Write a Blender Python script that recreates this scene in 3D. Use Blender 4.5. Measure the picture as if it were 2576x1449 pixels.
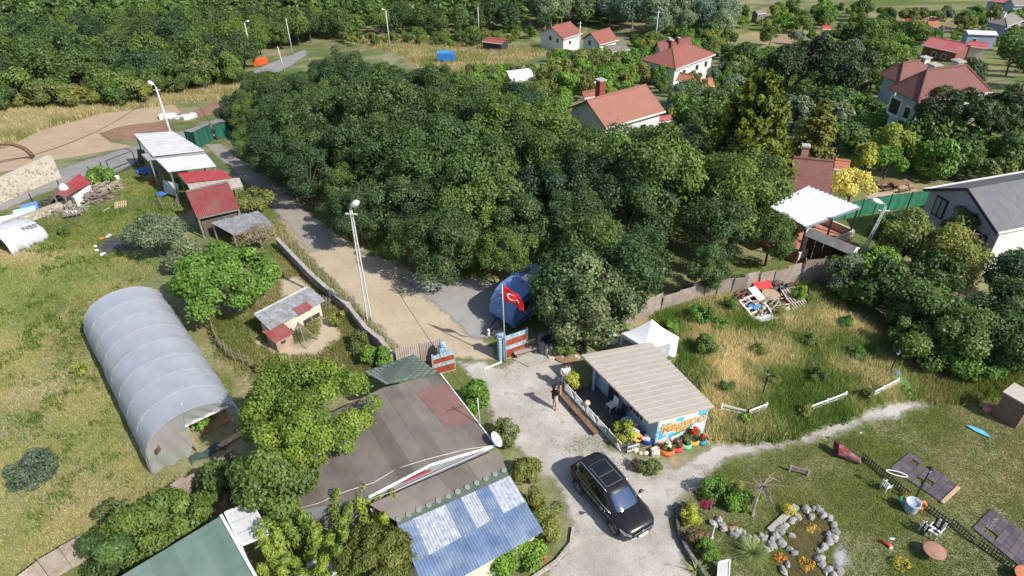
import bpy, math, random
import numpy as np
from mathutils import Vector, Matrix

for o in list(bpy.data.objects):
    bpy.data.objects.remove(o)
SC = bpy.context.scene
COL = SC.collection
R = math.radians
random.seed(7)

# ------------------------------------------------------------------ camera, sky, sun, exposure
FPX = 1717.0                 # focal length in units of a 2576 px wide picture
PITCH = R(35.8); ROLL = R(-0.8); CAMH = 27.0
cam_d = bpy.data.cameras.new('camera')
cam_d.sensor_width = 36.0
cam_d.lens = 36.0 * FPX / 2576.0
cam_d.clip_start = 0.5
cam_d.clip_end = 3000.0
cam = bpy.data.objects.new('camera', cam_d)
COL.objects.link(cam)
cam.matrix_world = Matrix.Translation((0, 0, CAMH)) @ Matrix.Rotation(R(90) - PITCH, 4, 'X') @ Matrix.Rotation(ROLL, 4, 'Z')
SC.camera = cam

SUN_EL = R(43.0)
SUN_AZ = R(-37.0)            # direction towards the sun, counted from +X
sun_vec = Vector((math.cos(SUN_AZ) * math.cos(SUN_EL), math.sin(SUN_AZ) * math.cos(SUN_EL), math.sin(SUN_EL)))
world = bpy.data.worlds.new('World'); SC.world = world; world.use_nodes = True
wn = world.node_tree.nodes; wl = world.node_tree.links
sky = wn.new('ShaderNodeTexSky'); sky.sky_type = 'NISHITA'; sky.sun_disc = False
sky.sun_elevation = SUN_EL
sky.sun_rotation = R(90) - SUN_AZ
sky.air_density = 1.0; sky.dust_density = 1.2; sky.ozone_density = 1.0
wl.new(sky.outputs[0], wn['Background'].inputs[0])
wn['Background'].inputs[1].default_value = 0.125
sun_d = bpy.data.lights.new('sun', 'SUN'); sun_d.energy = 4.4; sun_d.angle = R(0.53); sun_d.color = (1.0, 0.965, 0.91)
sun = bpy.data.objects.new('sun', sun_d); COL.objects.link(sun)
sun.rotation_euler = sun_vec.to_track_quat('Z', 'Y').to_euler()
SC.view_settings.view_transform = 'Standard'; SC.view_settings.look = 'None'
SC.view_settings.exposure = 0.33; SC.view_settings.gamma = 1.0
SC.view_settings.use_curve_mapping = False
SC.cycles.max_bounces = 6; SC.cycles.diffuse_bounces = 3; SC.cycles.glossy_bounces = 2
SC.cycles.transmission_bounces = 4; SC.cycles.transparent_max_bounces = 6
SC.cycles.caustics_reflective = False; SC.cycles.caustics_refractive = False

# ------------------------------------------------------------------ terrain and picture geometry
_ty = np.array([-80, 0, 40, 48, 58, 94, 136, 192, 260, 330, 420, 560, 900.])
_tz = np.array([0, 0, 0, -.5, -2.0, -10.3, -18.2, -27.6, -34.0, -36, -30, -12, 60.])
_yy = np.arange(-80, 900, 1.0)
_k = np.exp(-0.5 * (np.arange(-14, 15) / 5.0) ** 2); _k /= _k.sum()
_zz = np.convolve(np.pad(np.interp(_yy, _ty, _tz), 14, mode='edge'), _k, mode='valid')
_zz[_yy < 36] = 0
def T(x, y):
    return np.interp(y, _yy, _zz)
_cr, _sr = math.cos(ROLL), math.sin(ROLL)
_f = np.array([0, math.cos(PITCH), -math.sin(PITCH)]); _u = np.array([0, math.sin(PITCH), math.cos(PITCH)]); _r = np.array([1., 0, 0])
_tt = np.concatenate([np.linspace(12, 90, 700), np.linspace(90.2, 700, 2400)])
def ray(u, v):
    a = (u - 1288) / FPX; b = -(v - 724.5) / FPX
    a, b = a * _cr - b * _sr, a * _sr + b * _cr
    return _f + a * _r + b * _u
def G(u, v, dz=0.0):
    """world point on the terrain raised by dz, seen at picture position u, v"""
    d = ray(u, v)
    ys = _tt * d[1]; zs = CAMH + _tt * d[2]
    s = zs - (T(0, ys) + dz)
    i = np.argmax(s < 0)
    if i == 0: i = len(s) - 1
    k = s[i - 1] / (s[i - 1] - s[i])
    t = _tt[i - 1] + k * (_tt[i] - _tt[i - 1])
    p = d * t
    return Vector((p[0], p[1], CAMH + p[2]))
def PX(p):
    d = np.array([p[0], p[1], p[2] - CAMH]); w = d @ _f
    a = d[0] / w; b = d @ _u / w
    a, b = a * _cr + b * _sr, -a * _sr + b * _cr
    return 1288 + a * FPX, 724.5 - b * FPX
def g0(u, v, dz=0.0):
    """ground point straight below the thing seen at u, v at height dz"""
    p = G(u, v, dz); return Vector((p.x, p.y, float(T(p.x, p.y))))
def poly(pts, dz=0.0):
    return np.array([G(a, b, dz)[:2] for a, b in pts])
def inside(P, x, y):
    r = np.zeros(x.shape, bool); n = len(P); j = n - 1
    for i in range(n):
        xi, yi = P[i]; xj, yj = P[j]
        c = ((yi > y) != (yj > y)) & (x < (xj - xi) * (y - yi) / (yj - yi + 1e-12) + xi)
        r ^= c; j = i
    return r
def pdist(P, x, y):
    """signed distance to the polygon's border, positive inside"""
    d = np.full(x.shape, 1e9); n = len(P)
    for i in range(n):
        a = P[i]; b = P[(i + 1) % n]; e = b - a
        t = np.clip(((x - a[0]) * e[0] + (y - a[1]) * e[1]) / (e @ e + 1e-9), 0, 1)
        d = np.minimum(d, np.hypot(x - a[0] - t * e[0], y - a[1] - t * e[1]))
    return np.where(inside(P, x, y), d, -d)
_rt = np.random.RandomState(3).rand(256, 256)
def vnoise(x, y):
    xi = np.floor(x).astype(int); yi = np.floor(y).astype(int); fx = x - xi; fy = y - yi
    fx = fx * fx * (3 - 2 * fx); fy = fy * fy * (3 - 2 * fy)
    g = lambda a, b: _rt[a & 255, b & 255]
    return (g(xi, yi) * (1 - fx) + g(xi + 1, yi) * fx) * (1 - fy) + (g(xi, yi + 1) * (1 - fx) + g(xi + 1, yi + 1) * fx) * fy
def fbm(x, y, s, o=4, seed=0):
    r = 0; a = .5; f = 1. / s; tot = 0
    for i in range(o):
        r = r + a * vnoise(x * f + 17.3 * i + seed * 7.7, y * f + 5.1 * i - seed * 3.3); tot += a; a *= .5; f *= 2.03
    return r / tot
def sstep(a, b, x):
    t = np.clip((x - a) / (b - a), 0, 1); return t * t * (3 - 2 * t)

# ------------------------------------------------------------------ materials
MATS = {}
def _new(name):
    m = bpy.data.materials.new(name); m.use_nodes = True
    nt = m.node_tree; return m, nt, nt.nodes, nt.links, nt.nodes['Principled BSDF']
def _noise(N, L, vec, scale, detail=4, rough=.6):
    n = N.new('ShaderNodeTexNoise'); n.inputs['Scale'].default_value = scale; n.inputs['Detail'].default_value = detail
    n.inputs['Roughness'].default_value = rough
    if vec is not None: L.new(vec, n.inputs['Vector'])
    return n.outputs[0]
def _ramp(N, L, fac, a, b, ca=(0, 0, 0), cb=(1, 1, 1)):
    r = N.new('ShaderNodeValToRGB'); e = r.color_ramp.elements
    e[0].position = a; e[1].position = b; e[0].color = (*ca, 1); e[1].color = (*cb, 1)
    L.new(fac, r.inputs[0]); return r.outputs[0]
def _mix(N, L, fac, a, b, mode='MIX'):
    m = N.new('ShaderNodeMix'); m.data_type = 'RGBA'; m.blend_type = mode
    for s, val in ((0, fac), (6, a), (7, b)):
        if isinstance(val, (int, float)): m.inputs[s].default_value = val
        elif isinstance(val, tuple): m.inputs[s].default_value = (*val, 1)
        else: L.new(val, m.inputs[s])
    return m.outputs[2]
def mat(name, col, rough=.75, var=.18, scale=3.0, stain=None, stain_amt=.5, stain_scale=1.2, bump=0.0, bscale=60., metal=0., spec=.35, rand=0.0, band=None):
    """plain painted / weathered surface: colour, mottling, stains of another colour, fine relief"""
    if name in MATS: return MATS[name]
    m, nt, N, L, P = _new(name)
    tc = N.new('ShaderNodeTexCoord').outputs['Object']
    n1 = _noise(N, L, tc, scale, 5)
    lo = tuple(c * (1 - var) for c in col); hi = tuple(min(1, c * (1 + var)) for c in col)
    c = _ramp(N, L, n1, .3, .7, lo, hi)
    if stain:
        n2 = _noise(N, L, tc, stain_scale, 6, .65)
        f = _ramp(N, L, n2, .62 - .28 * stain_amt, .72, (0, 0, 0), (1, 1, 1))
        c = _mix(N, L, f, c, stain)
    if band:     # (axis, period in m, colour, share): joints or courses drawn as fine relief colour
        ax, per, bc, sh = band
        sx = N.new('ShaderNodeSeparateXYZ'); L.new(tc, sx.inputs[0])
        md = N.new('ShaderNodeMath'); md.operation = 'PINGPONG'; L.new(sx.outputs[ax], md.inputs[0]); md.inputs[1].default_value = per / 2
        lt = N.new('ShaderNodeMath'); lt.operation = 'LESS_THAN'; L.new(md.outputs[0], lt.inputs[0]); lt.inputs[1].default_value = per * sh / 2
        c = _mix(N, L, lt.outputs[0], c, bc)
    if rand:
        oi = N.new('ShaderNodeObjectInfo')
        r = _ramp(N, L, oi.outputs['Random'], 0, 1, (1 - rand,) * 3, (1 + rand,) * 3)
        c = _mix(N, L, 1.0, c, r, 'MULTIPLY')
    L.new(c, P.inputs['Base Color'])
    P.inputs['Roughness'].default_value = rough; P.inputs['Metallic'].default_value = metal
    P.inputs['Specular IOR Level'].default_value = spec
    if bump:
        b = N.new('ShaderNodeBump'); b.inputs['Strength'].default_value = bump; b.inputs['Distance'].default_value = .03
        L.new(_noise(N, L, tc, bscale, 4), b.inputs['Height']); L.new(b.outputs[0], P.inputs['Normal'])
    MATS[name] = m; return m
def leaf_mat(name, col, col2=None, rand=.24, trans=.36):
    """foliage: leaf colour varies from leaf to leaf and tree to tree, light passes through a little"""
    if name in MATS: return MATS[name]
    col = (col[0] * 1.45, col[1] * 1.6, col[2] * 1.6); col2 = col2 and (col2[0] * 1.2, col2[1] * 1.35, col2[2] * 1.1)
    m, nt, N, L, P = _new(name); N.remove(P)
    at = N.new('ShaderNodeAttribute'); at.attribute_name = 'Col'
    sx = N.new('ShaderNodeSeparateColor'); L.new(at.outputs['Color'], sx.inputs[0])
    c2 = col2 or tuple(min(1, k * 1.5) for k in col)
    c = _mix(N, L, sx.outputs[1], col, c2)
    v = _ramp(N, L, sx.outputs[0], 0, 1, (.45,) * 3, (1.55,) * 3)
    c = _mix(N, L, 1.0, c, v, 'MULTIPLY')
    oi = N.new('ShaderNodeObjectInfo')
    r = _ramp(N, L, oi.outputs['Random'], 0, 1, (1 - rand, 1 - rand * .8, 1 - rand * .3), (1 + rand * 1.6, 1 + rand, 1 + rand * .3))
    c = _mix(N, L, 1.0, c, r, 'MULTIPLY')
    d = N.new('ShaderNodeBsdfDiffuse'); L.new(c, d.inputs[0])
    t = N.new('ShaderNodeBsdfTranslucent'); L.new(_mix(N, L, .5, c, (.95, 1.0, .55), 'MULTIPLY'), t.inputs[0])
    g = N.new('ShaderNodeBsdfGlossy'); g.inputs['Roughness'].default_value = .5; g.inputs[0].default_value = (.8, .85, .9, 1)
    mx = N.new('ShaderNodeMixShader'); mx.inputs[0].default_value = trans; L.new(d.outputs[0], mx.inputs[1]); L.new(t.outputs[0], mx.inputs[2])
    m2 = N.new('ShaderNodeMixShader'); m2.inputs[0].default_value = .02; L.new(mx.outputs[0], m2.inputs[1]); L.new(g.outputs[0], m2.inputs[2])
    L.new(m2.outputs[0], N['Material Output'].inputs[0])
    MATS[name] = m; return m
def attr_mat(name, trans=.4, rough=.9):
    """grass and weeds: colour stored per blade"""
    if name in MATS: return MATS[name]
    m, nt, N, L, P = _new(name); N.remove(P)
    at = N.new('ShaderNodeAttribute'); at.attribute_name = 'Col'
    d = N.new('ShaderNodeBsdfDiffuse'); L.new(at.outputs['Color'], d.inputs[0])
    t = N.new('ShaderNodeBsdfTranslucent'); L.new(at.outputs['Color'], t.inputs[0])
    mx = N.new('ShaderNodeMixShader'); mx.inputs[0].default_value = trans; L.new(d.outputs[0], mx.inputs[1]); L.new(t.outputs[0], mx.inputs[2])
    L.new(mx.outputs[0], N['Material Output'].inputs[0])
    MATS[name] = m; return m
def glass(name, col=(.02, .025, .03), rough=.06):
    if name in MATS: return MATS[name]
    m, nt, N, L, P = _new(name)
    P.inputs['Base Color'].default_value = (*col, 1); P.inputs['Roughness'].default_value = rough
    P.inputs['Specular IOR Level'].default_value = .8
    MATS[name] = m; return m
def ground_mat(name, cols=None, fine=14., speck=None, edge=True, bump=.5):
    """ground sheets: the sheet's own mottled colour, giving way to the grass ground along a ragged edge"""
    if name in MATS: return MATS[name]
    m, nt, N, L, P = _new(name)
    tc = N.new('ShaderNodeTexCoord').outputs['Object']
    at = N.new('ShaderNodeAttribute'); at.attribute_name = 'Col'
    fn = _noise(N, L, tc, 3.1, 8, .75); fn2 = _noise(N, L, tc, fine, 6, .7)
    g = _mix(N, L, 1.0, at.outputs['Color'], _ramp(N, L, fn, .3, .7, (.62,) * 3, (1.4,) * 3), 'MULTIPLY')
    g = _mix(N, L, 1.0, g, _ramp(N, L, fn2, .3, .7, (.6,) * 3, (1.42,) * 3), 'MULTIPLY')
    if cols:
        a, b, c = cols
        s = _ramp(N, L, _noise(N, L, tc, .45, 6, .6), .38, .62, a, b)
        s = _mix(N, L, _ramp(N, L, _noise(N, L, tc, 1.7, 7, .7), .55, .68), s, c)
        s = _mix(N, L, 1.0, s, _ramp(N, L, fn2, .3, .7, (.78,) * 3, (1.2,) * 3), 'MULTIPLY')
        if speck:
            v = N.new('ShaderNodeTexVoronoi'); v.inputs['Scale'].default_value = 9.; L.new(tc, v.inputs['Vector'])
            s = _mix(N, L, _ramp(N, L, v.outputs['Distance'], .0, .16, (1, 1, 1), (0, 0, 0)), s, speck)
        ea = N.new('ShaderNodeAttribute'); ea.attribute_name = 'edge'
        en = _noise(N, L, tc, 1.3, 7, .7)
        ad = N.new('ShaderNodeMath'); ad.operation = 'MULTIPLY_ADD'; L.new(en, ad.inputs[0]); ad.inputs[1].default_value = 1.5; ad.inputs[2].default_value = -.75
        su = N.new('ShaderNodeMath'); su.operation = 'ADD'; L.new(ea.outputs['Fac'], su.inputs[0]); L.new(ad.outputs[0], su.inputs[1])
        fac = _ramp(N, L, su.outputs[0], -.05, .38); g = s
    L.new(g, P.inputs['Base Color']); P.inputs['Roughness'].default_value = .95; P.inputs['Specular IOR Level'].default_value = .15
    b = N.new('ShaderNodeBump'); b.inputs['Strength'].default_value = bump; b.inputs['Distance'].default_value = .05
    L.new(fn2, b.inputs['Height']); L.new(b.outputs[0], P.inputs['Normal'])
    if cols:
        tr = N.new('ShaderNodeBsdfTransparent'); mx = N.new('ShaderNodeMixShader'); L.new(fac, mx.inputs[0]); L.new(tr.outputs[0], mx.inputs[1]); L.new(P.outputs[0], mx.inputs[2]); L.new(mx.outputs[0], N['Material Output'].inputs[0])
    MATS[name] = m; return m

# ------------------------------------------------------------------ objects
def tag(o, label=None, cat=None, group=None, kind=None):
    if label: o['label'] = label
    if cat: o['category'] = cat
    if group: o['group'] = group
    if kind: o['kind'] = kind
    return o
def thing(name, label, cat, loc=(0, 0, 0), rz=0.0, group=None):
    o = bpy.data.objects.new(name, None); COL.objects.link(o); o.empty_display_size = .2
    o.location = loc; o.rotation_euler = (0, 0, rz)
    return tag(o, label, cat, group)
def copy_tree(o, parent=None):
    c = o.copy(); COL.objects.link(c); c.parent = parent
    for ch in o.children: copy_tree(ch, c)
    return c
def link_mesh(name, me, parent=None, loc=None):
    o = bpy.data.objects.new(name, me); COL.objects.link(o)
    if parent is not None: o.parent = parent
    if loc is not None: o.location = loc
    return o
def np_mesh(name, V, Fq, mats, cols=None, smooth=False, edge=None):
    V = np.asarray(V, np.float32); Fq = np.asarray(Fq, np.int32)
    me = bpy.data.meshes.new(name); k = Fq.shape[1]
    me.vertices.add(len(V)); me.vertices.foreach_set('co', V.ravel())
    me.loops.add(Fq.size); me.loops.foreach_set('vertex_index', Fq.ravel())
    me.polygons.add(len(Fq)); me.polygons.foreach_set('loop_start', np.arange(0, Fq.size, k, dtype=np.int32))
    if smooth: me.polygons.foreach_set('use_smooth', np.ones(len(Fq), bool))
    me.update(calc_edges=True)
    if cols is not None:
        a = me.color_attributes.new('Col', 'FLOAT_COLOR', 'POINT')
        c4 = np.ones((len(V), 4), np.float32); c4[:, :3] = cols; a.data.foreach_set('color', c4.ravel())
    if edge is not None:
        a = me.attributes.new('edge', 'FLOAT', 'POINT'); a.data.foreach_set('value', np.asarray(edge, np.float32))
    for m in (mats if isinstance(mats, (list, tuple)) else [mats]): me.materials.append(m)
    return me

class MB:
    """collects boxes, bars, tubes and lathed shapes in metres; build() links them as one mesh"""
    def __init__(s): s.v = []; s.f = []
    def add(s, vs, fs):
        b = len(s.v); s.v += [tuple(p) for p in vs]; s.f += [tuple(i + b for i in q) for q in fs]; return s
    def box(s, c, d, rz=0.0, M=None):
        x, y, z = d[0] / 2, d[1] / 2, d[2] / 2
        vs = [Vector((i * x, j * y, k * z)) for k in (-1, 1) for i, j in ((-1, -1), (1, -1), (1, 1), (-1, 1))]
        if M is None: M = Matrix.Rotation(rz, 3, 'Z')
        vs = [M @ p + Vector(c) for p in vs]
        return s.add(vs, [(3, 2, 1, 0), (4, 5, 6, 7), (0, 1, 5, 4), (1, 2, 6, 5), (2, 3, 7, 6), (3, 0, 4, 7)])
    def beam(s, a, b, w, h=None):
        a = Vector(a); b = Vector(b); d = b - a; L = d.length
        if L < 1e-5: return s
        q = d.to_track_quat('X', 'Z').to_matrix()
        return s.box((a + b) / 2, (L, w, h or w), M=q)
    def prism(s, pts, t):
        """flat polygon with thickness vector t"""
        n = len(pts); t = Vector(t); P = [Vector(p) for p in pts]
        nrm = sum(((P[(i + 1) % n] - P[0]).cross(P[(i + 2) % n] - P[0]) for i in range(n - 2)), Vector())
        if nrm.dot(t) > 0: P.reverse()
        return s.add(P + [p + t for p in P], [tuple(range(n)), tuple(range(2 * n - 1, n - 1, -1))] + [(i, i + n, (i + 1) % n + n, (i + 1) % n) for i in range(n)])
    def slab(s, pts, t):
        """polygon given by its upper face, t thick below it"""
        P = [Vector(p) for p in pts]; n = (P[1] - P[0]).cross(P[2] - P[0]).normalized()
        if n.z < 0: n = -n
        return s.prism(P, -n * t)
    def tube(s, path, r, n=7, cap=True):
        P = [Vector(p) for p in path]; m = len(P); rr = r if isinstance(r, (list, tuple)) else [r] * m
        vs = []; up = Vector((0, 0, 1))
        for i, p in enumerate(P):
            d = (P[min(i + 1, m - 1)] - P[max(i - 1, 0)]).normalized()
            a = d.cross(up if abs(d.z) < .95 else Vector((1, 0, 0))).normalized(); b = a.cross(d)
            vs += [p + (a * math.cos(2 * math.pi * k / n) + b * math.sin(2 * math.pi * k / n)) * rr[i] for k in range(n)]
        fs = [(i * n + k, i * n + (k + 1) % n, (i + 1) * n + (k + 1) % n, (i + 1) * n + k) for i in range(m - 1) for k in range(n)]
        if cap: fs += [tuple(range(n - 1, -1, -1)), tuple(range((m - 1) * n, m * n))]
        return s.add(vs, fs)
    def lathe(s, prof, c=(0, 0, 0), n=14, M=None):
        vs = []; c = Vector(c)
        for r, z in prof:
            for k in range(n):
                p = Vector((r * math.cos(2 * math.pi * k / n), r * math.sin(2 * math.pi * k / n), z))
                vs.append((M @ p if M else p) + c)
        m = len(prof)
        fs = [(i * n + k, i * n + (k + 1) % n, (i + 1) * n + (k + 1) % n, (i + 1) * n + k) for i in range(m - 1) for k in range(n)]
        fs += [tuple(range(n - 1, -1, -1)), tuple(range((m - 1) * n, m * n))]
        return s.add(vs, fs)
    def blob(s, c, d, seed=0, sub=1, rough=.18, rz=0.0):
        """irregular stone or lump"""
        rg = random.Random(seed); n, m = (7, 4) if sub == 1 else (10, 6); vs = []; Rm = Matrix.Rotation(rz, 3, 'Z')
        vs.append(Vector((0, 0, -d[2] / 2)))
        for j in range(1, m):
            ph = math.pi * j / m - math.pi / 2
            for k in range(n):
                th = 2 * math.pi * (k + .5 * (j % 2)) / n; q = 1 + rg.uniform(-rough, rough)
                vs.append(Vector((math.cos(ph) * math.cos(th) * d[0] / 2 * q, math.cos(ph) * math.sin(th) * d[1] / 2 * q, math.sin(ph) * d[2] / 2 * q)))
        vs.append(Vector((0, 0, d[2] / 2)))
        fs = [(0, 1 + (k + 1) % n, 1 + k) for k in range(n)]
        for j in range(m - 2):
            fs += [(1 + j * n + k, 1 + j * n + (k + 1) % n, 1 + (j + 1) * n + (k + 1) % n, 1 + (j + 1) * n + k) for k in range(n)]
        e = len(vs) - 1
        fs += [(e, 1 + (m - 2) * n + k, 1 + (m - 2) * n + (k + 1) % n) for k in range(n)]
        return s.add([Rm @ p + Vector(c) for p in vs], fs)
    def corr(s, p0, p1, p2, p3, waves, amp, t=.012, jag=0.0, seed=0):
        """corrugated sheet with corners p0 p1 p2 p3; waves run from the p0-p1 edge to the p3-p2 edge"""
        p0, p1, p2, p3 = map(Vector, (p0, p1, p2, p3)); n = (p1 - p0).cross(p3 - p0).normalized()
        if n.z < 0: n = -n
        k = max(2, int(waves * 4)); vs = []; rg = random.Random(seed)
        for off in (0, -t):
            for i in range(k + 1):
                a = i / k; h = math.sin(2 * math.pi * waves * a) * amp + off; j = rg.uniform(-jag, jag) if off == 0 else 0
                e = (p3 - p0).normalized()
                vs += [p0.lerp(p1, a) + n * h + e * j, p3.lerp(p2, a) + n * h + e * j]
        o = 2 * (k + 1); fs = []
        for i in range(k):
            a, b, c, d = 2 * i, 2 * i + 2, 2 * i + 3, 2 * i + 1
            fs += [(a, b, c, d), (o + d, o + c, o + b, o + a), (a, o + a, o + b, b), (d, c, o + c, o + d)]
        fs += [(0, 1, o + 1, o), (2 * k, o + 2 * k, o + 2 * k + 1, 2 * k + 1)]
        return s.add(vs, fs)
    def build(s, name, m, parent=None, smooth=False, rel=None, sub=0, bev=0.0):
        """verts are in world metres; with a parent they are stored relative to rel (its root's location)"""
        off = Vector((0, 0, 0))
        if rel is not None: off = Vector(rel)
        me = bpy.data.meshes.new(name)
        me.from_pydata([(p[0] - off.x, p[1] - off.y, p[2] - off.z) for p in s.v], [], s.f)
        if smooth: me.polygons.foreach_set('use_smooth', np.ones(len(me.polygons), bool))
        for q in (m if isinstance(m, (list, tuple)) else [m]): me.materials.append(q)
        me.update()
        o = link_mesh(name, me, parent)
        if bev:
            b = o.modifiers.new('b', 'BEVEL'); b.width = bev; b.segments = 2; b.limit_method = 'ANGLE'
        if sub:
            b = o.modifiers.new('s', 'SUBSURF'); b.levels = sub; b.render_levels = sub
        return o
def at(root):
    return root.location
def world_thing(mb, name, m, label, cat, base, group=None, smooth=False, sub=0, bev=0.):
    """a thing that is a single mesh, with its origin at base"""
    o = mb.build(name, m, None, smooth, rel=base, sub=sub, bev=bev); o.location = base
    return tag(o, label, cat, group)

# ------------------------------------------------------------------ ground
def zone(pts): return poly(pts)
Z_FIELD = zone([(-140, 660), (60, 600), (300, 450), (470, 440), (500, 520), (340, 600), (390, 690), (230, 760), (225, 900), (380, 1215), (600, 1180), (250, 1350), (0, 1480), (-140, 1480)])
Z_MEADOW = zone([(1640, 930), (1660, 780), (1790, 720), (2020, 715), (2180, 830), (2300, 960), (2330, 1000), (2230, 1005), (1960, 1100), (1790, 1108), (1790, 1020), (1700, 900)])
Z_LAWN = zone([(1700, 1260), (1780, 1190), (1960, 1135), (2100, 1100), (2350, 1020), (2620, 960), (2640, 1500), (1790, 1500)])
Z_GOLD = [zone([(-120, 300), (0, 272), (250, 262), (600, 205), (620, 225), (560, 250), (430, 262), (250, 285), (100, 325), (0, 372), (-120, 400)]),
          zone([(900, 100), (1000, 95), (1200, 112), (1380, 120), (1330, 150), (1180, 185), (1100, 190), (1010, 140)]),
          zone([(1830, 80), (2130, 80), (2090, 105), (2000, 120), (1850, 120)]),
          zone([(2420, 160), (2576, 140), (2600, 175), (2470, 190)]),
          zone([(2150, 440), (2330, 430), (2320, 500), (2160, 520)]),
          zone([(2380, 745), (2480, 740), (2530, 790), (2420, 780)])]
Z_SOIL = [zone([(520, 820), (640, 800), (700, 880), (780, 930), (840, 900), (900, 930), (700, 960), (560, 920)]),
          zone([(2430, 1120), (2576, 1120), (2590, 1260), (2420, 1200)]), zone([(2100, 160), (2576, 0), (2700, 0), (2600, 60), (2300, 40)]),
          zone([(1000, 130), (1080, 150), (1100, 180), (1040, 170)]), zone([(1840, 95), (2060, 92), (2000, 118), (1860, 118)])]
GREEN = np.array([.125, .15, .045]); DRY = np.array([.31, .245, .115]); SOILC = np.array([.36, .255, .155]); PALE = np.array([.25, .24, .13]); LUSH = np.array([.075, .135, .03])
def mixc(a, b, t): return a * (1 - t)[:, None] + b * t[:, None]
def groundcol(x, y):
    n1 = fbm(x, y, 7., 5, 1); n2 = fbm(x, y, 2.3, 4, 2); n3 = fbm(x, y, 14., 4, 3)
    base = np.repeat(GREEN[None], len(x), 0)
    c = mixc(base, PALE, sstep(.42, .62, n1 * .6 + n2 * .4))
    c = mixc(c, LUSH, sstep(.56, .7, n3) * .7)
    c = mixc(c, SOILC, sstep(.60, .72, n2) * .55)
    d = sstep(-1., 1., pdist(Z_FIELD, x, y))
    f = mixc(mixc(np.repeat(np.array([[.20, .21, .075]]), len(x), 0), DRY, sstep(.40, .66, n1)), LUSH * 1.25, sstep(.55, .68, n3) * .6)
    c = mixc(c, mixc(f, SOILC, sstep(.64, .74, n2) * .6), d)
    d = sstep(-1., 1., pdist(Z_MEADOW, x, y))
    c = mixc(c, mixc(np.repeat(np.array([[.14, .145, .05]]), len(x), 0), DRY * 1.05, sstep(.4, .55, n2 * .5 + n1 * .5)), d)
    d = sstep(-.8, .8, pdist(Z_LAWN, x, y))
    c = mixc(c, mixc(np.repeat(np.array([[.125, .15, .042]]), len(x), 0), PALE, sstep(.45, .62, n2)), d)
    for Zp in Z_GOLD:
        c = mixc(c, mixc(np.repeat(DRY[None] * 1.15, len(x), 0), GREEN * 1.3, sstep(.5, .66, n1)), sstep(-2, 2, pdist(Zp, x, y)))
    for Zp in Z_SOIL:
        c = mixc(c, mixc(np.repeat(SOILC[None], len(x), 0), PALE, sstep(.45, .62, n2)), sstep(-1.2, 1.2, pdist(Zp, x, y)))
    return c
xs = np.unique(np.concatenate([np.arange(-700, -120, 20.), np.arange(-120, -48, 3.), np.arange(-48, 48, .5), np.arange(48, 120, 3.), np.arange(120, 701, 20.)]))
ys = np.unique(np.concatenate([np.arange(-60, 8, 4.), np.arange(8, 62, .5), np.arange(62, 130, 1.5), np.arange(130, 340, 4.), np.arange(340, 900, 20.)]))
def grid(xs, ys, dz=0.):
    X, Y = np.meshgrid(xs, ys); x = X.ravel(); y = Y.ravel(); nx = len(xs)
    V = np.stack([x, y, T(x, y) + dz], 1); i = np.arange(len(V)).reshape(len(ys), nx)
    Q = np.stack([i[:-1, :-1].ravel(), i[:-1, 1:].ravel(), i[1:, 1:].ravel(), i[1:, :-1].ravel()], 1)
    return V, Q
V, Q = grid(xs, ys)
gm = ground_mat('grass_ground')
tag(link_mesh('ground', np_mesh('ground', V, Q, gm, groundcol(V[:, 0], V[:, 1]), smooth=True)), kind='structure', label='uneven grassy ground of the gardens and fields')

SHEETS = []
def sheet(name, label, pts, cols, lift, step=.3, margin=.5, speck=None, fine=14., bump=.5):
    P = poly(pts); SHEETS.append(P)
    m = ground_mat('surface_' + name + str(lift), cols, fine, speck, bump=bump)
    a = P.min(0) - margin - step; b = P.max(0) + margin + step
    V, Q = grid(np.arange(a[0], b[0], step), np.arange(a[1], b[1], step), lift)
    d = pdist(P, V[:, 0], V[:, 1]); keep = (d[Q] > -margin).any(1); Q = Q[keep]
    used = np.unique(Q); re = np.zeros(len(V), int); re[used] = np.arange(len(used)); V = V[used]; d = d[used]; Q = re[Q]
    me = np_mesh(name, V, Q, m, groundcol(V[:, 0], V[:, 1]), smooth=True, edge=d)
    return tag(link_mesh(name, me), kind='structure', label=label)
TAN = ((.44, .35, .24), (.50, .41, .29), (.38, .315, .235))
GRV = ((.39, .35, .30), (.54, .50, .45), (.33, .30, .26))
ASP = ((.27, .255, .235), (.33, .31, .29), (.23, .22, .205))
RED = ((.27, .155, .10), (.34, .20, .13), (.22, .125, .08))
sheet('soil_track', 'bare tan soil track below the wood', [(-80, 398), (0, 374), (100, 326), (250, 286), (440, 262), (462, 282), (420, 305), (255, 335), (280, 356), (345, 368), (150, 402), (-80, 455)], ((.45, .32, .205), (.50, .375, .25), (.40, .29, .19)), .006, .6, 1.)
sheet('red_soil_heap', 'red brown dug soil beside the pale track', [(250, 336), (300, 318), (420, 303), (445, 330), (345, 356), (275, 352)], RED, .012, .5, .8)
sheet('red_soil_heap', 'red brown dug soil above the paved road', [(472, 286), (540, 255), (596, 248), (596, 270), (485, 302)], RED, .012, .5, .8)
sheet('red_soil_heap', 'small red soil cut in the dry grass', [(512, 232), (550, 222), (560, 232), (520, 240)], RED, .012, .5, .8)
sheet('road', 'grey paved road running past the stone wall to the green gate', [(-80, 528), (100, 440), (215, 402), (340, 366), (470, 326), (590, 278), (612, 290), (500, 347), (385, 388), (290, 440), (230, 446), (100, 492), (-80, 575)], ASP, .016, .4, .5)
sheet('lane', 'paved lane in the shade of the oak grove', [(508, 362), (560, 362), (640, 425), (720, 480), (815, 560), (850, 620), (775, 640), (700, 545), (600, 450)], ((.32, .28, .235), (.37, .33, .28), (.28, .25, .21)), .014, .3, .5)
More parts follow.
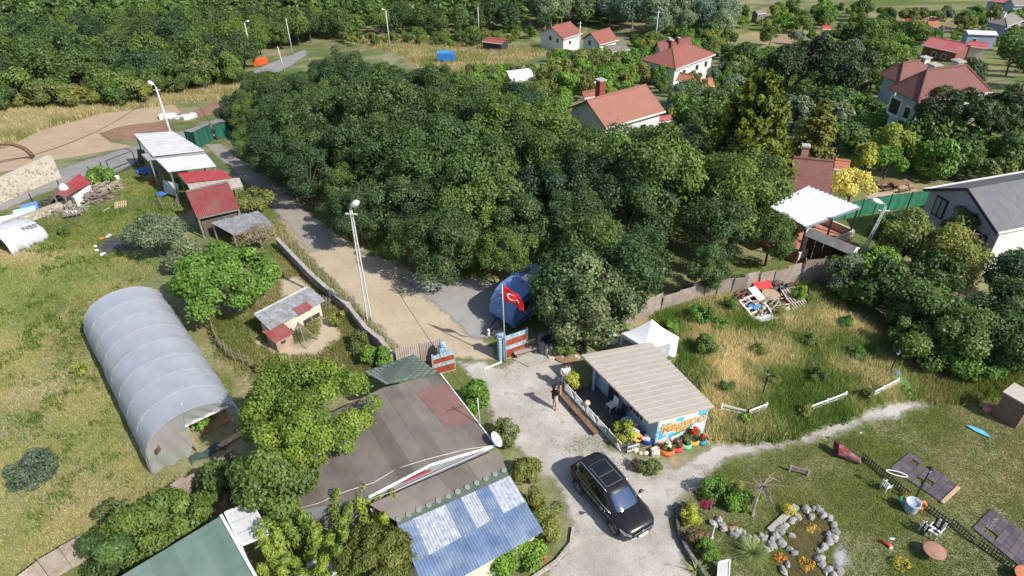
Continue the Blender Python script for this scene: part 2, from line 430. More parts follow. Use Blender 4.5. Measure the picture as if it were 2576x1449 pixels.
sheet('road', 'distant stretch of grey road beyond the grove', [(596, 196), (640, 176), (700, 150), (770, 122), (775, 138), (735, 165), (690, 188), (610, 206)], ASP, .02, .7, .8)
sheet('dirt_lane', 'tan dirt lane between the low wall and the grove', [(1120, 900), (1215, 912), (1268, 905), (1215, 835), (1120, 740), (1030, 672), (940, 640), (860, 585), (800, 560), (690, 548), (765, 645), (850, 728), (935, 815), (1010, 890)], TAN, .010, .25, .5)
sheet('parking_gravel', 'grey gravel patch beside the caravan', [(985, 692), (1040, 688), (1120, 690), (1200, 698), (1330, 735), (1330, 800), (1250, 850), (1195, 862), (1120, 795), (1055, 742)], ((.31, .295, .275), (.36, .345, .32), (.34, .29, .23)), .015, .25, .5)
sheet('gravel_yard', 'pale gravel yard around the dark car', [(1140, 908), (1215, 905), (1268, 920), (1345, 868), (1440, 872), (1462, 985), (1538, 1120), (1600, 1150), (1690, 1165), (1770, 1165), (1800, 1190), (1745, 1250), (1700, 1282), (1705, 1350), (1745, 1430), (1780, 1520), (1290, 1520), (1400, 1400), (1440, 1330), (1400, 1230), (1340, 1180), (1270, 1110), (1232, 1060), (1190, 960)], GRV, .022, .2, .45, speck=(.30, .27, .24), fine=22., bump=.8)
sheet('gravel_path', 'narrow pale gravel path crossing the lawn', [(1700, 1170), (1790, 1112), (1960, 1112), (2080, 1062), (2160, 1040), (2230, 1008), (2335, 1003), (2352, 1018), (2260, 1055), (2180, 1068), (2080, 1108), (1970, 1130), (1840, 1160), (1770, 1215), (1720, 1240)], GRV, .018, .2, .45, speck=(.30, .27, .24), fine=22., bump=.8)
sheet('bare_ground', 'trodden bare soil around the chicken coop', [(610, 815), (700, 870), (790, 845), (800, 790), (850, 800), (870, 850), (800, 900), (700, 900), (640, 870)], TAN, .008, .3, .5)
sheet('bare_ground', 'bare soil under the fig tree by the wall', [(700, 700), (760, 690), (800, 730), (760, 760), (700, 750)], TAN, .008, .3, .5)
sheet('bare_ground', 'tan soil under the yellow tree', [(2160, 450), (2250, 455), (2320, 470), (2300, 498), (2180, 520)], TAN, .012, .5, .6)
sheet('bare_ground', 'tan soil slope beside the white plaster house', [(2390, 745), (2470, 740), (2520, 770), (2500, 790), (2420, 775)], TAN, .010, .4, .5)
sheet('gravel_patch', 'small grey gravel patch beside the pond', [(2085, 1400), (2110, 1360), (2140, 1370), (2145, 1410), (2120, 1450), (2100, 1440)], ((.33, .33, .32), (.42, .42, .4), (.3, .3, .28)), .012, .15, .3)

# ------------------------------------------------------------------ grass and weeds
EXCL = [poly(p) for p in ([(225, 800), (420, 720), (612, 1040), (560, 1160), (383, 1200)], [(1475, 985), (1640, 900), (1775, 1085), (1640, 1120)], [(1845, 750), (1930, 705), (2040, 725), (2040, 780), (1960, 800), (1925, 825), (1870, 800)])]
def blades(name, label, P, n, hr, w, palette, seed, tuft=6, spread=.1, lean=.5, thresh=0.0, patch=2.5, avoid=True, ns=5., top=None):
    rg = np.random.RandomState(seed); a = P.min(0); b = P.max(0)
    m = int(n / tuft * 2.2); x = rg.uniform(a[0], b[0], m); y = rg.uniform(a[1], b[1], m)
    d = pdist(P, x, y); k = d > rg.uniform(-.4, .4, m)
    if thresh: k &= fbm(x, y, patch, 4, seed) > thresh + rg.uniform(-.06, .06, m)
    if avoid:
        for S in SHEETS: k &= pdist(S, x, y) < rg.uniform(-.1, .35, m)
    for S in EXCL: k &= ~inside(S, x, y)
    x = x[k]; y = y[k]
    x = np.repeat(x, tuft); y = np.repeat(y, tuft); t = len(x)
    hs = np.repeat(rg.uniform(.6, 1.25, t // tuft), tuft)
    x = x + rg.normal(0, spread, t); y = y + rg.normal(0, spread, t)
    h = rg.uniform(hr[0], hr[1], t) * hs; th = rg.uniform(0, 2 * np.pi, t); ln = rg.uniform(.1, lean, t) * h; ld = rg.uniform(0, 2 * np.pi, t)
    z = T(x, y) - .01; ww = w * rg.uniform(.6, 1.4, t)
    A = np.stack([x - np.cos(th) * ww, y - np.sin(th) * ww, z], 1); B = np.stack([x + np.cos(th) * ww, y + np.sin(th) * ww, z], 1)
    C = np.stack([x + np.cos(ld) * ln, y + np.sin(ld) * ln, z + h], 1)
    V = np.stack([A, B, C], 1).reshape(-1, 3); Q = np.arange(3 * t).reshape(-1, 3)
    nz = fbm(x, y, ns, 4, seed + 3) * .75 + rg.uniform(0, .25, t); nz = np.clip((nz - .28) / .5, 0, .999)
    pal = np.array(palette); i = nz * (len(pal) - 1); i0 = i.astype(int); f = (i - i0)[:, None]
    c = pal[i0] * (1 - f) + pal[np.minimum(i0 + 1, len(pal) - 1)] * f
    c = c * rg.uniform(1.15, 2.1, (t, 1)); c3 = np.repeat(c[:, None, :], 3, 1)
    if top is not None:
        msk = rg.uniform(0, 1, t) < top[1]; c3[msk, 2] = top[0]
    me = np_mesh(name, V, Q, attr_mat('grass_blades'), c3.reshape(-1, 3))
    return tag(link_mesh(name, me), kind='stuff', label=label, cat='grass')
G1 = (.10, .14, .03); G2 = (.16, .19, .05); G3 = (.24, .22, .09); S1 = (.31, .265, .135); S2 = (.38, .32, .175); SG = (.30, .31, .22)
blades('grass', 'patchy dry and green grass of the field beside the plastic tunnel', Z_FIELD, 265000, (.05, .17), .02, [(.09, .14, .03), (.19, .23, .06), (.26, .29, .09), (.29, .27, .11), (.37, .32, .16), (.42, .36, .2)], 11, lean=.8, ns=3.5)
blades('weeds', 'dark green weed tufts dotted over the left field', Z_FIELD, 45000, (.1, .3), .04, [(.06, .11, .02), (.1, .16, .03), (.17, .21, .06)], 34, thresh=.56, patch=1.6, tuft=14, spread=.15)
blades('weeds', 'pale grey green weed clumps in the left field', Z_FIELD, 50000, (.1, .28), .025, [(.19, .2, .11), (.24, .25, .16), (.29, .29, .22)], 12, thresh=.57, patch=3.2, tuft=10, spread=.16)
blades('grass', 'tall golden meadow grass behind the kiosk', Z_MEADOW, 190000, (.2, .6), .02, [(.11, .17, .04), (.16, .22, .05), (.22, .26, .08), (.36, .33, .15), (.52, .44, .24), (.52, .44, .24), (.6, .51, .3)], 13, lean=.8, ns=2.6, spread=.14)
blades('weeds', 'leafy green weed clumps scattered in the golden meadow', Z_MEADOW, 50000, (.2, .5), .045, [(.06, .11, .02), (.1, .15, .03), (.14, .18, .05)], 33, thresh=.52, patch=2.2, tuft=14, spread=.2)
blades('grass', 'short green lawn around the pond', Z_LAWN, 170000, (.03, .09), .018, [(.085, .13, .025), G2, G2, G3, S1], 14, lean=.9)
blades('grass', 'rough grass and weeds around the coop and the low wall', zone([(560, 900), (520, 800), (620, 800), (720, 600), (790, 640), (960, 860), (1000, 900), (900, 960), (640, 960)]), 60000, (.1, .3), .022, [G1, G2, G3, S1, SG], 15)
blades('grass', 'dry verge grass between the low wall and the lane', zone([(690, 545), (720, 570), (800, 650), (900, 760), (1010, 890), (1060, 905), (1040, 930), (960, 900), (840, 770), (700, 610)]), 40000, (.1, .35), .022, [G2, G3, S1, S2], 16)
blades('grass', 'dry grass verge at the foot of the grove', zone([(850, 600), (940, 625), (1030, 660), (1120, 700), (1240, 690), (1180, 650), (1000, 600), (880, 540)]), 40000, (.12, .4), .024, [G1, G2, G3, S1], 17)
blades('grass', 'golden grass strip below the wood', Z_GOLD[0], 60000, (.35, .9), .07, [G2, G3, S1, S2, S2], 18, spread=.4)
blades('grass', 'grass around the yard edges and the drive', zone([(1232, 880), (1300, 920), (1240, 1000), (1440, 1000), (1540, 1130), (1700, 1200), (1500, 1200), (1300, 1000)]), 22000, (.04, .12), .02, [G2, G2, G3, S1], 19, avoid=False, thresh=.53, patch=1.4)
blades('grass', 'grass beside the shed row and the wood pile', zone([(70, 560), (290, 440), (345, 430), (380, 470), (440, 540), (330, 600), (100, 640)]), 50000, (.06, .2), .022, [(.09, .16, .03), G2, G2, G3, S1], 20)
blades('grass', 'rough grass at the right edge below the trees', zone([(2180, 830), (2320, 800), (2620, 900), (2640, 960), (2350, 1020), (2300, 960)]), 50000, (.15, .5), .03, [G1, G2, G3, S1, S1], 21)
blades('grass', 'grass of the far fields between the cottages', Z_GOLD[1], 26000, (.5, 1.0), .09, [G2, G3, S1, S2], 22, spread=.5)

# ------------------------------------------------------------------ trees and plants
BARK = mat('bark', (.12, .09, .065), .9, .3, 8., bump=.6, bscale=25.)
BARK2 = mat('pale_bark', (.26, .22, .18), .9, .3, 8., bump=.5, bscale=25.)
L_OAK = leaf_mat('oak_leaf', (.046, .078, .03), (.085, .12, .046))
L_OAK2 = leaf_mat('oak_leaf_light', (.075, .115, .03), (.13, .17, .045))
L_BRIGHT = leaf_mat('bright_leaf', (.10, .175, .03), (.17, .26, .05))
L_GREY = leaf_mat('grey_leaf', (.10, .125, .075), (.19, .21, .14))
L_WILLOW = leaf_mat('willow_leaf', (.13, .17, .11), (.22, .26, .18))
L_PINE = leaf_mat('pine_needle', (.045, .062, .025), (.085, .10, .04))
L_GOLD = leaf_mat('gold_needle', (.036, .06, .014), (.21, .215, .03))
L_YEL = leaf_mat('yellow_leaf', (.42, .36, .10), (.58, .50, .20))
L_YG = leaf_mat('yellow_green_leaf', (.21, .23, .04), (.34, .33, .07))
L_BAM = leaf_mat('bamboo_leaf', (.15, .20, .032), (.28, .30, .055))
L_OLIVE = leaf_mat('olive_leaf', (.125, .145, .04), (.22, .21, .065))
L_SILVER = leaf_mat('silver_leaf', (.05, .085, .028), (.36, .33, .20), rand=.05)
L_RUST = leaf_mat('rust_leaf', (.13, .10, .05), (.22, .12, .08))
L_DRY = leaf_mat('dry_twig', (.22, .17, .12), (.32, .26, .2))
def unit(v): return v / (np.linalg.norm(v, axis=1, keepdims=True) + 1e-9)
def leaves(p, n, ls, rg, bright, hue, asp=.62):
    k = len(p); t1 = unit(np.cross(n, rg.normal(size=(k, 3)))); t2 = np.cross(n, t1)
    s = (ls * rg.uniform(.65, 1.35, k))[:, None]; w = t1 * s * asp * .5; l = t2 * s * .5
    V = np.stack([p - l, p + w, p + l * rg.uniform(.8, 1.1, (k, 1)), p - w], 1).reshape(-1, 3)
    C = np.repeat(np.stack([bright, hue, 0 * hue], 1), 4, 0)
    return V, np.arange(4 * k).reshape(-1, 4), C
def crown_np(seed, rad, nl, nleaf, ls, lobe=.40, shell=.62, up=.35, low=-.45, hue=.35, asp=.62, squash=.85, ragged=0.12):
    rg = np.random.RandomState(seed); rad = np.array(rad, float)
    d = unit(rg.normal(size=(nl * 3, 3))); d = d[d[:, 2] > low][:nl]; nl = len(d)
    lc = d * rad * (shell * rg.uniform(.72, 1.12, (nl, 1))); lr = lobe * rad.mean() * rg.uniform(.65, 1.3, nl)
    li = rg.choice(nl, nleaf, p=lr ** 2 / (lr ** 2).sum())
    q = unit(rg.normal(size=(nleaf, 3)) + d[li] * .7 + np.array([0, 0, .15]))
    rr = rg.uniform(.62, 1.03, nleaf); far = rg.rand(nleaf) < ragged; rr[far] *= rg.uniform(1.0, 1.3, far.sum())
    p = lc[li] + q * (lr[li] * rr)[:, None] * np.array([1, 1, squash])
    n = unit(q + rg.normal(size=(nleaf, 3)) * .55 + np.array([0, 0, up]))
    lb = rg.uniform(.3, .7, nl); b = np.clip(lb[li] + rg.uniform(-.25, .25, nleaf), 0, 1)
    hu = np.clip(rg.uniform(0, 2 * hue, nl)[li] + rg.uniform(-.25, .25, nleaf), 0, 1)
    return leaves(p, n, ls, rg, b, hu, asp) + (lc, lr)
def crown_mesh(name, m, zc, **k):
    V, Q, C, lc, lr = crown_np(**k); V = V + np.array([0, 0, zc])
    return np_mesh(name, V, Q, m, C), lc + np.array([0, 0, zc])
def trunk_mesh(zc, r, lc, m, seed=0, nb=6, lean=.3, stems=1):
    rg = random.Random(seed); mb = MB(); lc = [Vector(c) for c in lc]
    for s in range(stems):
        a = rg.uniform(0, 6.28); k = 0 if stems == 1 else .35
        b0 = Vector((math.cos(a) * k * r * 4, math.sin(a) * k * r * 4, -.1)); top = Vector((rg.uniform(-lean, lean) + math.cos(a) * k, rg.uniform(-lean, lean) + math.sin(a) * k, zc * .95))
        mid = b0.lerp(top, .5) + Vector((rg.uniform(-.15, .15), rg.uniform(-.15, .15), 0)) * min(1, zc * .4)
        rs = r / math.sqrt(stems)
        mb.tube([b0, b0.lerp(mid, .3) + Vector((0, 0, .02)), mid, top], [rs * 1.25, rs, rs * .75, rs * .35], 7)
        for i in range(nb // stems):
            c = lc[rg.randrange(len(lc))]; st = b0.lerp(top, rg.uniform(.35, .8))
            mb.tube([st, st.lerp(c, .5) + Vector((0, 0, .12)), c], [rs * .5, rs * .32, rs * .1], 5)
    o = mb.build('trunk', m); me = o.data; bpy.data.objects.remove(o); return me
PROTO = {}
def proto(key, n, m, bark, zc, rad, nl, nleaf, ls, r=.12, **kw):
    PROTO[key] = []
    for i in range(n):
        sd = abs(sum(ord(ch) for ch in key)) * 13 + i * 101; rg = random.Random(sd)
        rd = tuple(q * rg.uniform(.88, 1.14) for q in rad)
        cm, lc = crown_mesh('crown', m, zc, seed=sd, rad=rd, nl=nl, nleaf=nleaf, ls=ls, **kw)
        PROTO[key].append((cm, trunk_mesh(zc, r, lc, bark, sd)))
    return PROTO[key]
_tc = [0]
def plant(key, name, label, cat, loc, s=1.0, sz=None, group=None, rz=None, i=None):
    _tc[0] += 1; rg = random.Random(_tc[0] * 77); P = PROTO[key]
    cm, tm = P[rg.randrange(len(P))] if i is None else P[i]
    o = thing(name, label, cat, loc, rz if rz is not None else rg.uniform(0, 6.28), group)
    o.scale = (s, s, sz or s)
    link_mesh('crown', cm, o); link_mesh('trunk', tm, o)
    return o
def tree(name, label, cat, u, v, zc, rad, m, nl=14, nleaf=7000, ls=.17, r=.14, bark=BARK, seed=1, group=None, stems=1, nb=7, **kw):
    """one tree whose crown centre, zc above the ground, is seen at u, v"""
    b = g0(u, v, zc); o = thing(name, label, cat, b, 0, group)
    cm, lc = crown_mesh('crown', m, zc, seed=seed, rad=rad, nl=nl, nleaf=nleaf, ls=ls, **kw)
    link_mesh('crown', cm, o); link_mesh('trunk', trunk_mesh(zc, r, lc, bark, seed, nb=nb, stems=stems), o)
    return o
def scatter(P, d, seed, n=4000, jit=.0):
    """points inside polygon P, no two closer than d"""
    rg = np.random.RandomState(seed); a = P.min(0); b = P.max(0); c = rg.uniform(a, b, (n, 2)); c = c[inside(P, c[:, 0], c[:, 1])]
    out = []
    for q in c:
        if all((q[0] - o[0]) ** 2 + (q[1] - o[1]) ** 2 > d * d for o in out): out.append(q)
    return out
# ---- the oak grove in the middle
proto('oak', 7, L_OAK, BARK, 3.6, (2.55, 2.55, 2.9), 36, 10500, .175, .13, low=-.75, lobe=.27, shell=.72, ragged=.22)
proto('oak2', 4, L_OAK2, BARK, 3.5, (2.5, 2.5, 2.7), 36, 10000, .175, .13, low=-.75, lobe=.27, shell=.72, ragged=.22)
GROVE = zone([(596, 326), (640, 415), (735, 492), (822, 565), (890, 605), (975, 665), (1090, 712), (1200, 728), (1345, 738), (1440, 760), (1560, 782), (1680, 775), (1790, 735), (1900, 705), (1985, 672), (1985, 610), (1900, 530), (1850, 480), (1760, 450), (1560, 430), (1440, 415), (1300, 330), (1120, 265), (960, 222), (800, 215), (700, 235), (640, 262)])
CLEAR = [(1455, 1695, 316), (1350, 1592, 118), (1645, 1805, 168), (2200, 2500, 262), (2310, 2515, 130), (2005, 2170, 566), (1098, 1152, 160), (1278, 1348, 208), (600, 770, 182), (2490, 2600, 66), (2262, 2305, 68), (1835, 2125, 116), (2330, 2366, 68), (900, 1380, 160), (2045, 2165, 640), (2060, 2092, 82), (1890, 1930, 46), (2002, 2095, 470), (2425, 2520, 100), (2098, 2140, 424), (1686, 1800, 214)]
def fit(q, s, h, r):
    """size at which a plant at q leaves the houses behind it in view, 0 when too small"""
    z = float(T(q[0], q[1])); ub, vb = PX((q[0], q[1], z))
    if not (-90 < ub < 2670 and -60 < vb < 1600): return 0
    rp = r * FPX / math.hypot(q[1], CAMH) * .8
    while s > .15:
        ut, vt = PX((q[0], q[1], z + h * s))
        if not any(ut + rp * s > a and ut - rp * s < b and vb > c and vt < c - 3 for a, b, c in CLEAR): return s
        s *= .88
    return 0
pts = scatter(GROVE, 2.95, 5, 9000)
for k, q in enumerate(pts):
    rg = random.Random(k); z = float(T(q[0], q[1]))
    edge = float(pdist(GROVE, np.array([q[0]]), np.array([q[1]]))[0])
    s = fit(q, rg.choice((.85, 1., 1.1, 1.35)) * rg.uniform(.85, 1.1) * (.78 if edge < 2 else 1.0), 6.5, 2.3)
    if not s: continue
    u = PX((q[0], q[1], z))[0]; k2 = rg.random() < .7; w = 'dark green' if k2 else 'lighter green'
    lb = w + (' oak at the rim of the grove ' if edge < 2.5 else ' oak inside the grove ') + ('near the green gate' if u < 760 else 'beside the shaded lane' if u < 1050 else 'behind the gravel patch' if u < 1290 else 'behind the caravan' if u < 1500 else 'behind the gazebo tent' if u < 1720 else 'behind the reed fence')
    plant('oak' if k2 else 'oak2', 'oak_tree', lb, 'tree', (q[0], q[1], z), s, s * rg.uniform(.9, 1.12), lb.replace(' oak', ' oaks'))
# ---- the wood at the upper left
WOOD = zone([(-160, 275), (-40, 262), (120, 258), (330, 250), (480, 215), (590, 200), (640, 150), (740, 118), (900, 92), (1100, 88), (1300, 82), (1500, 70), (1640, 60), (1640, -10), (-160, -10)])
proto('woodoak', 6, L_OAK2, BARK, 4.4, (3.6, 3.6, 3.9), 22, 3600, .42, .2, low=-.6)
proto('woodoak_d', 4, L_OAK, BARK, 4.4, (3.5, 3.5, 4.0), 22, 3600, .42, .2, low=-.6)
wp = scatter(WOOD, 4.3, 9, 14000); wp.sort(key=lambda q: q[1])
front = [q for q in wp if PX((q[0], q[1], T(q[0], q[1])))[1] > 40 and -140 < PX((q[0], q[1], T(q[0], q[1])))[0] < 2700][:230]
ids = set(id(q) for q in front)
for k, q in enumerate(front):
    rg = random.Random(k + 900); s = rg.uniform(.75, 1.15); d = rg.random() < .45
    u, v = PX((q[0], q[1], float(T(q[0], q[1])))); lb = ('dark' if d else 'mid green') + ' tree ' + ('in the front row' if v > 215 - max(0, u - 400) * .2 else 'in the depth') + ' of the far wood ' + ('at the left edge' if u < 170 else 'near the dead grey tree' if u < 330 else 'behind the street lamp' if u < 480 else 'above the soil track' if u < 620 else 'behind the orange dumpsters' if u < 880 else 'behind the far lamp pole' if u < 1150 else 'behind the dark shack')
    plant('woodoak_d' if d else 'woodoak', 'wood_tree', lb, 'tree', (q[0], q[1], float(T(q[0], q[1]))), s, s * rg.uniform(.9, 1.15), lb.replace(' tree', ' trees'))
def wood_mass(name, label, pts, m, seed, zc=5.2, R=3.4, nleaf=350, ls=1.05):
    Vs = []; Qs = []; Cs = []; n = 0; var = [crown_np(seed + i, (R, R, R), 12, nleaf, ls, low=-.5)[:3] for i in range(6)]
    for k, q in enumerate(pts):
        rg = random.Random(k + seed); V, Q, C = var[k % 6]; a = rg.uniform(0, 6.28); s = rg.uniform(.75, 1.25)
        c, sn = math.cos(a) * s, math.sin(a) * s
        W = np.stack([V[:, 0] * c - V[:, 1] * sn + q[0], V[:, 0] * sn + V[:, 1] * c + q[1], V[:, 2] * s + zc * s + T(q[0], q[1])], 1)
        Vs.append(W); Qs.append(Q + n); n += len(W); b = C.copy(); b[:, 0] = np.clip(b[:, 0] + rg.uniform(-.25, .25), 0, 1); b[:, 1] = np.clip(b[:, 1] + rg.uniform(-.3, .3), 0, 1); Cs.append(b)
    return tag(link_mesh(name, np_mesh(name, np.concatenate(Vs), np.concatenate(Qs), m, np.concatenate(Cs))), label=label, cat='wood', kind='stuff')
rest = [q for q in wp if id(q) not in ids]
wood_mass('wood', 'far wooded slope closing the view at the top', rest, L_OAK2, 40)
wood_mass('wood', 'wooded hillside beyond the valley', scatter(np.array([(-330., 400.), (330., 400.), (420., 620.), (-420., 620.)]), 19., 12, 1500), L_OAK2, 46, 6.5, 10., 150, 4.)
# ---- scrub, orchards and hedges between the far houses
proto('bush_b', 4, L_BRIGHT, BARK, 1.7, (1.9, 1.9, 1.6), 11, 2200, .30, .08, low=-.7)
proto('bush_o', 4, L_OLIVE, BARK, 1.7, (1.9, 1.9, 1.6), 11, 2200, .30, .08, low=-.7)
proto('bush_d', 4, L_OAK2, BARK, 2.2, (2.1, 2.1, 2.1), 12, 2400, .32, .1, low=-.7)
proto('bush_g', 3, L_GREY, BARK, 1.8, (1.9, 1.9, 1.7), 11, 2200, .30, .08, low=-.7)
proto('willow', 3, L_WILLOW, BARK2, 5.5, (3.2, 3.2, 4.2), 18, 3600, .45, .2, low=-.7)
proto('pine', 3, L_PINE, BARK, 5.0, (3.3, 3.3, 2.6), 22, 5200, .32, .2, low=-.35, lobe=.32)
def scrub(P, d, seed, kinds, label, group, s=(.7, 1.3), lim=400, clear=()):
    k = 0
    for q in scatter(P, d, seed, 5000)[:lim]:
        if any(pdist(C, np.array([q[0]]), np.array([q[1]]))[0] > -.5 for C in clear): continue
        k += 1; rg = random.Random(seed * 1000 + k); t = rg.choice(kinds); sc = fit(q, rg.uniform(*s), 10.5 if t == 'willow' else 3.6, 1.9)
        if not sc: continue
        w = {'bush_b': 'bright green', 'bush_o': 'olive green', 'bush_d': 'dark green', 'bush_g': 'grey green', 'willow': 'silvery', 'pine': 'dark needled', 'oak': 'dark leafy', 'oak2': 'green leafy'}[t]
        plant(t, '_'.join(label.split()[:2]) if t.startswith('bush') else 'tree', w + ' ' + label, label.split()[0] + ' bush' if t.startswith('bush') else 'tree', (q[0], q[1], float(T(q[0], q[1]))), sc, sc * rg.uniform(.85, 1.2), w + ' ' + group)
HCLEAR = [zone(p) for p in ([(1455, 330), (1680, 330), (1690, 265), (1470, 262)], [(1350, 125), (1475, 125), (1475, 100), (1350, 100)], [(1465, 140), (1590, 140), (1590, 112), (1465, 112)], [(1640, 190), (1800, 190), (1800, 150), (1640, 150)],
          [(2200, 315), (2480, 315), (2490, 250), (2200, 260)], [(2300, 150), (2520, 150), (2520, 115), (2300, 115)], [(1095, 168), (1160, 168), (1160, 145), (1095, 145)], [(1275, 220), (1350, 220), (1350, 195), (1275, 195)])]
scrub(zone([(1180, 175), (1420, 150), (1640, 150), (1640, 200), (1480, 290), (1440, 330), (1330, 300), (1180, 230)]), 2.9, 31, ['bush_b', 'bush_o', 'bush_b', 'bush_o'], 'orchard bush between the grove and the red roofed house', 'orchard bushes beyond the grove', clear=HCLEAR)
scrub(zone([(1640, 200), (1880, 190), (1920, 300), (1850, 400), (1760, 430), (1690, 330), (1700, 290)]), 3.0, 32, ['bush_b', 'bush_d', 'bush_o', 'bush_g'], 'garden bush behind the chimney house', 'garden bushes behind the chimney house', clear=HCLEAR)
scrub(zone([(1850, 150), (2250, 165), (2230, 300), (2180, 420), (2060, 420), (1960, 300), (1880, 220)]), 4.1, 33, ['bush_d', 'bush_d', 'bush_b', 'bush_g'], 'tree scrub between the conifer and the green house', 'scrub left of the green house', (.9, 1.5), clear=HCLEAR)
scrub(zone([(1700, 60), (2150, 30), (2300, 60), (2280, 110), (2140, 95), (1830, 78), (1720, 80)]), 6.0, 34, ['bush_d', 'bush_o', 'bush_b', 'bush_d'], 'shrub along the upper field', 'shrubs along the upper field', (.9, 1.7), clear=HCLEAR)
scrub(zone([(1880, 118), (2140, 95), (2320, 70), (2310, 150), (2220, 180), (1990, 160)]), 4.6, 35, ['bush_d', 'bush_d', 'bush_g', 'bush_b'], 'shrub below the upper field', 'shrubs below the upper field', (.9, 1.6), clear=HCLEAR)
scrub(zone([(2280, 40), (2640, 60), (2640, 340), (2500, 380), (2500, 260), (2520, 150), (2300, 105)]), 5.4, 36, ['bush_d', 'bush_b', 'bush_o', 'bush_g'], 'shrub around the red metal roofed houses', 'shrubs around the red metal roofs', (.9, 1.7), clear=HCLEAR)
scrub(zone([(2210, 400), (2330, 380), (2500, 390), (2640, 380), (2640, 460), (2340, 470), (2300, 440)]), 2.6, 37, ['bush_d', 'bush_b', 'bush_o', 'bush_d'], 'garden shrub above the green screen fence', 'shrubs above the green screen fence', (.7, 1.2), clear=HCLEAR)
scrub(zone([(860, 105), (1010, 100), (1350, 88), (1360, 100), (1180, 122), (990, 112), (900, 120)]), 3.6, 38, ['bush_b', 'bush_o', 'bush_d'], 'hedge bush in front of the far wood', 'hedge bushes before the far wood', (.6, 1.1), clear=HCLEAR)
scrub(zone([(-60, 272), (330, 256), (470, 222), (590, 205), (604, 216), (480, 236), (330, 270), (-60, 287)]), 2.6, 44, ['bush_d', 'bush_d', 'bush_o'], 'fringe bush along the foot of the far wood', 'fringe bushes of the far wood', (.8, 1.4))
scrub(Z_MEADOW, 2.4, 45, ['bush_b', 'bush_o', 'bush_d'], 'weed bush in the golden meadow', 'weed bushes of the meadow', (.16, .34), 26)
scrub(zone([(1590, 120), (1660, 100), (1830, 110), (1880, 130), (1870, 190), (1800, 190), (1640, 148)]), 3.4, 39, ['bush_b', 'bush_d', 'bush_o'], 'bush around the hip roofed houses', 'bushes around the hip roofs', (.7, 1.2), clear=HCLEAR)
scrub(zone([(1360, 78), (1400, 58), (1640, 42), (1820, 62), (1830, 100), (1640, 105), (1590, 78), (1470, 70)]), 6., 41, ['willow'], 'willow standing behind the twin red roofed cottages', 'willows behind the cottages', (.8, 1.25))
scrub(zone([(2080, 735), (2150, 720), (2260, 760), (2380, 800), (2400, 860), (2576, 900), (2640, 1000), (2560, 960), (2380, 960), (2250, 870), (2140, 800)]), 2.5, 42, ['bush_d', 'bush_d', 'bush_b', 'bush_o'], 'undergrowth bush at the right edge of the meadow', 'undergrowth right of the meadow', (.45, .95))
scrub(zone([(2110, 700), (2200, 690), (2300, 790), (2420, 830), (2576, 900), (2500, 940), (2330, 930), (2240, 850), (2160, 780)]), 2.2, 43, ['bush_d', 'bush_d', 'bush_g', 'bush_o'], 'thicket bush right of the loose planks', 'thicket right of the planks', (.5, .9))

# ------------------------------------------------------------------ materials of built things
WHITE = mat('white_paint', (.74, .73, .70), .6, .07, 2., stain=(.55, .52, .46), stain_amt=.25)
WHITE_SHEET = mat('white_sheet_metal', (.52, .52, .51), .55, .08, 1.5, stain=(.40, .38, .35), stain_amt=.35, stain_scale=.8, spec=.4)
GREY_SHEET = mat('grey_sheet_metal', (.33, .34, .35), .5, .18, 2., stain=(.22, .2, .18), stain_amt=.5, metal=.2)
SILVER = mat('old_zinc', (.42, .43, .44), .5, .25, 4., stain=(.24, .22, .2), stain_amt=.9, stain_scale=2.5, metal=.3)
RED_SHEET = mat('red_sheet_metal', (.42, .045, .05), .5, .15, 1.2, stain=(.30, .10, .08), stain_amt=.4)
RED_OLD = mat('faded_red_sheet', (.30, .055, .055), .6, .2, 1.2, stain=(.26, .14, .11), stain_amt=.9, stain_scale=.7)
BEIGE = mat('beige_sheet', (.43, .38, .31), .6, .12, 2.)
WOODG = mat('grey_weathered_wood', (.29, .255, .215), .9, .3, 5., bump=.5, bscale=30., rand=.2)
WOODB = mat('brown_wood', (.20, .12, .07), .85, .3, 5., bump=.4, bscale=30., rand=.2)
TIMBER = mat('pale_timber', (.50, .36, .22), .85, .2, 4., rand=.15)
DARKM = mat('dark_metal', (.035, .037, .04), .5, .2, 5., metal=.3)
STEEL = mat('galvanised_steel', (.48, .49, .50), .45, .12, 5., metal=.5)
CONC = mat('concrete', (.42, .39, .34), .9, .18, 3., stain=(.30, .27, .22), stain_amt=.6, bump=.4)
BLOCK = mat('grey_block', (.34, .32, .29), .9, .2, 3., stain=(.22, .2, .17), stain_amt=.6, bump=.4, rand=.12)
STONE = mat('rubble_stone', (.40, .36, .30), .9, .25, 3., bump=.6, bscale=18., rand=.3)
PLASTER = mat('cream_plaster', (.66, .58, .47), .85, .08, 2., stain=(.5, .42, .33), stain_amt=.3)
MORTAR = mat('pale_mortar', (.56, .50, .41), .9, .12, 2., stain=(.52, .42, .28), stain_amt=.7, bump=.4)
BLUET = mat('blue_tarpaulin', (.06, .16, .50), .6, .25, 3.)
BLACKT = mat('black_weed_fabric', (.055, .055, .065), .75, .25, 1.5, bump=.3, bscale=12.)
REED = mat('reed_screen', (.40, .335, .28), .9, .2, 3., stain=(.27, .22, .18), stain_amt=.6, rand=.1)
TWIG = mat('grey_twig', (.23, .185, .15), .9, .35, 9., rand=.3)
NETM = mat('olive_net', (.20, .19, .11), .9, .2, 5.)
GREENS = mat('green_screen_cloth', (.02, .13, .085), .8, .2, 1.5, rand=.08)
RUBBER = mat('black_rubber', (.02, .02, .02), .8, .2, 5.)
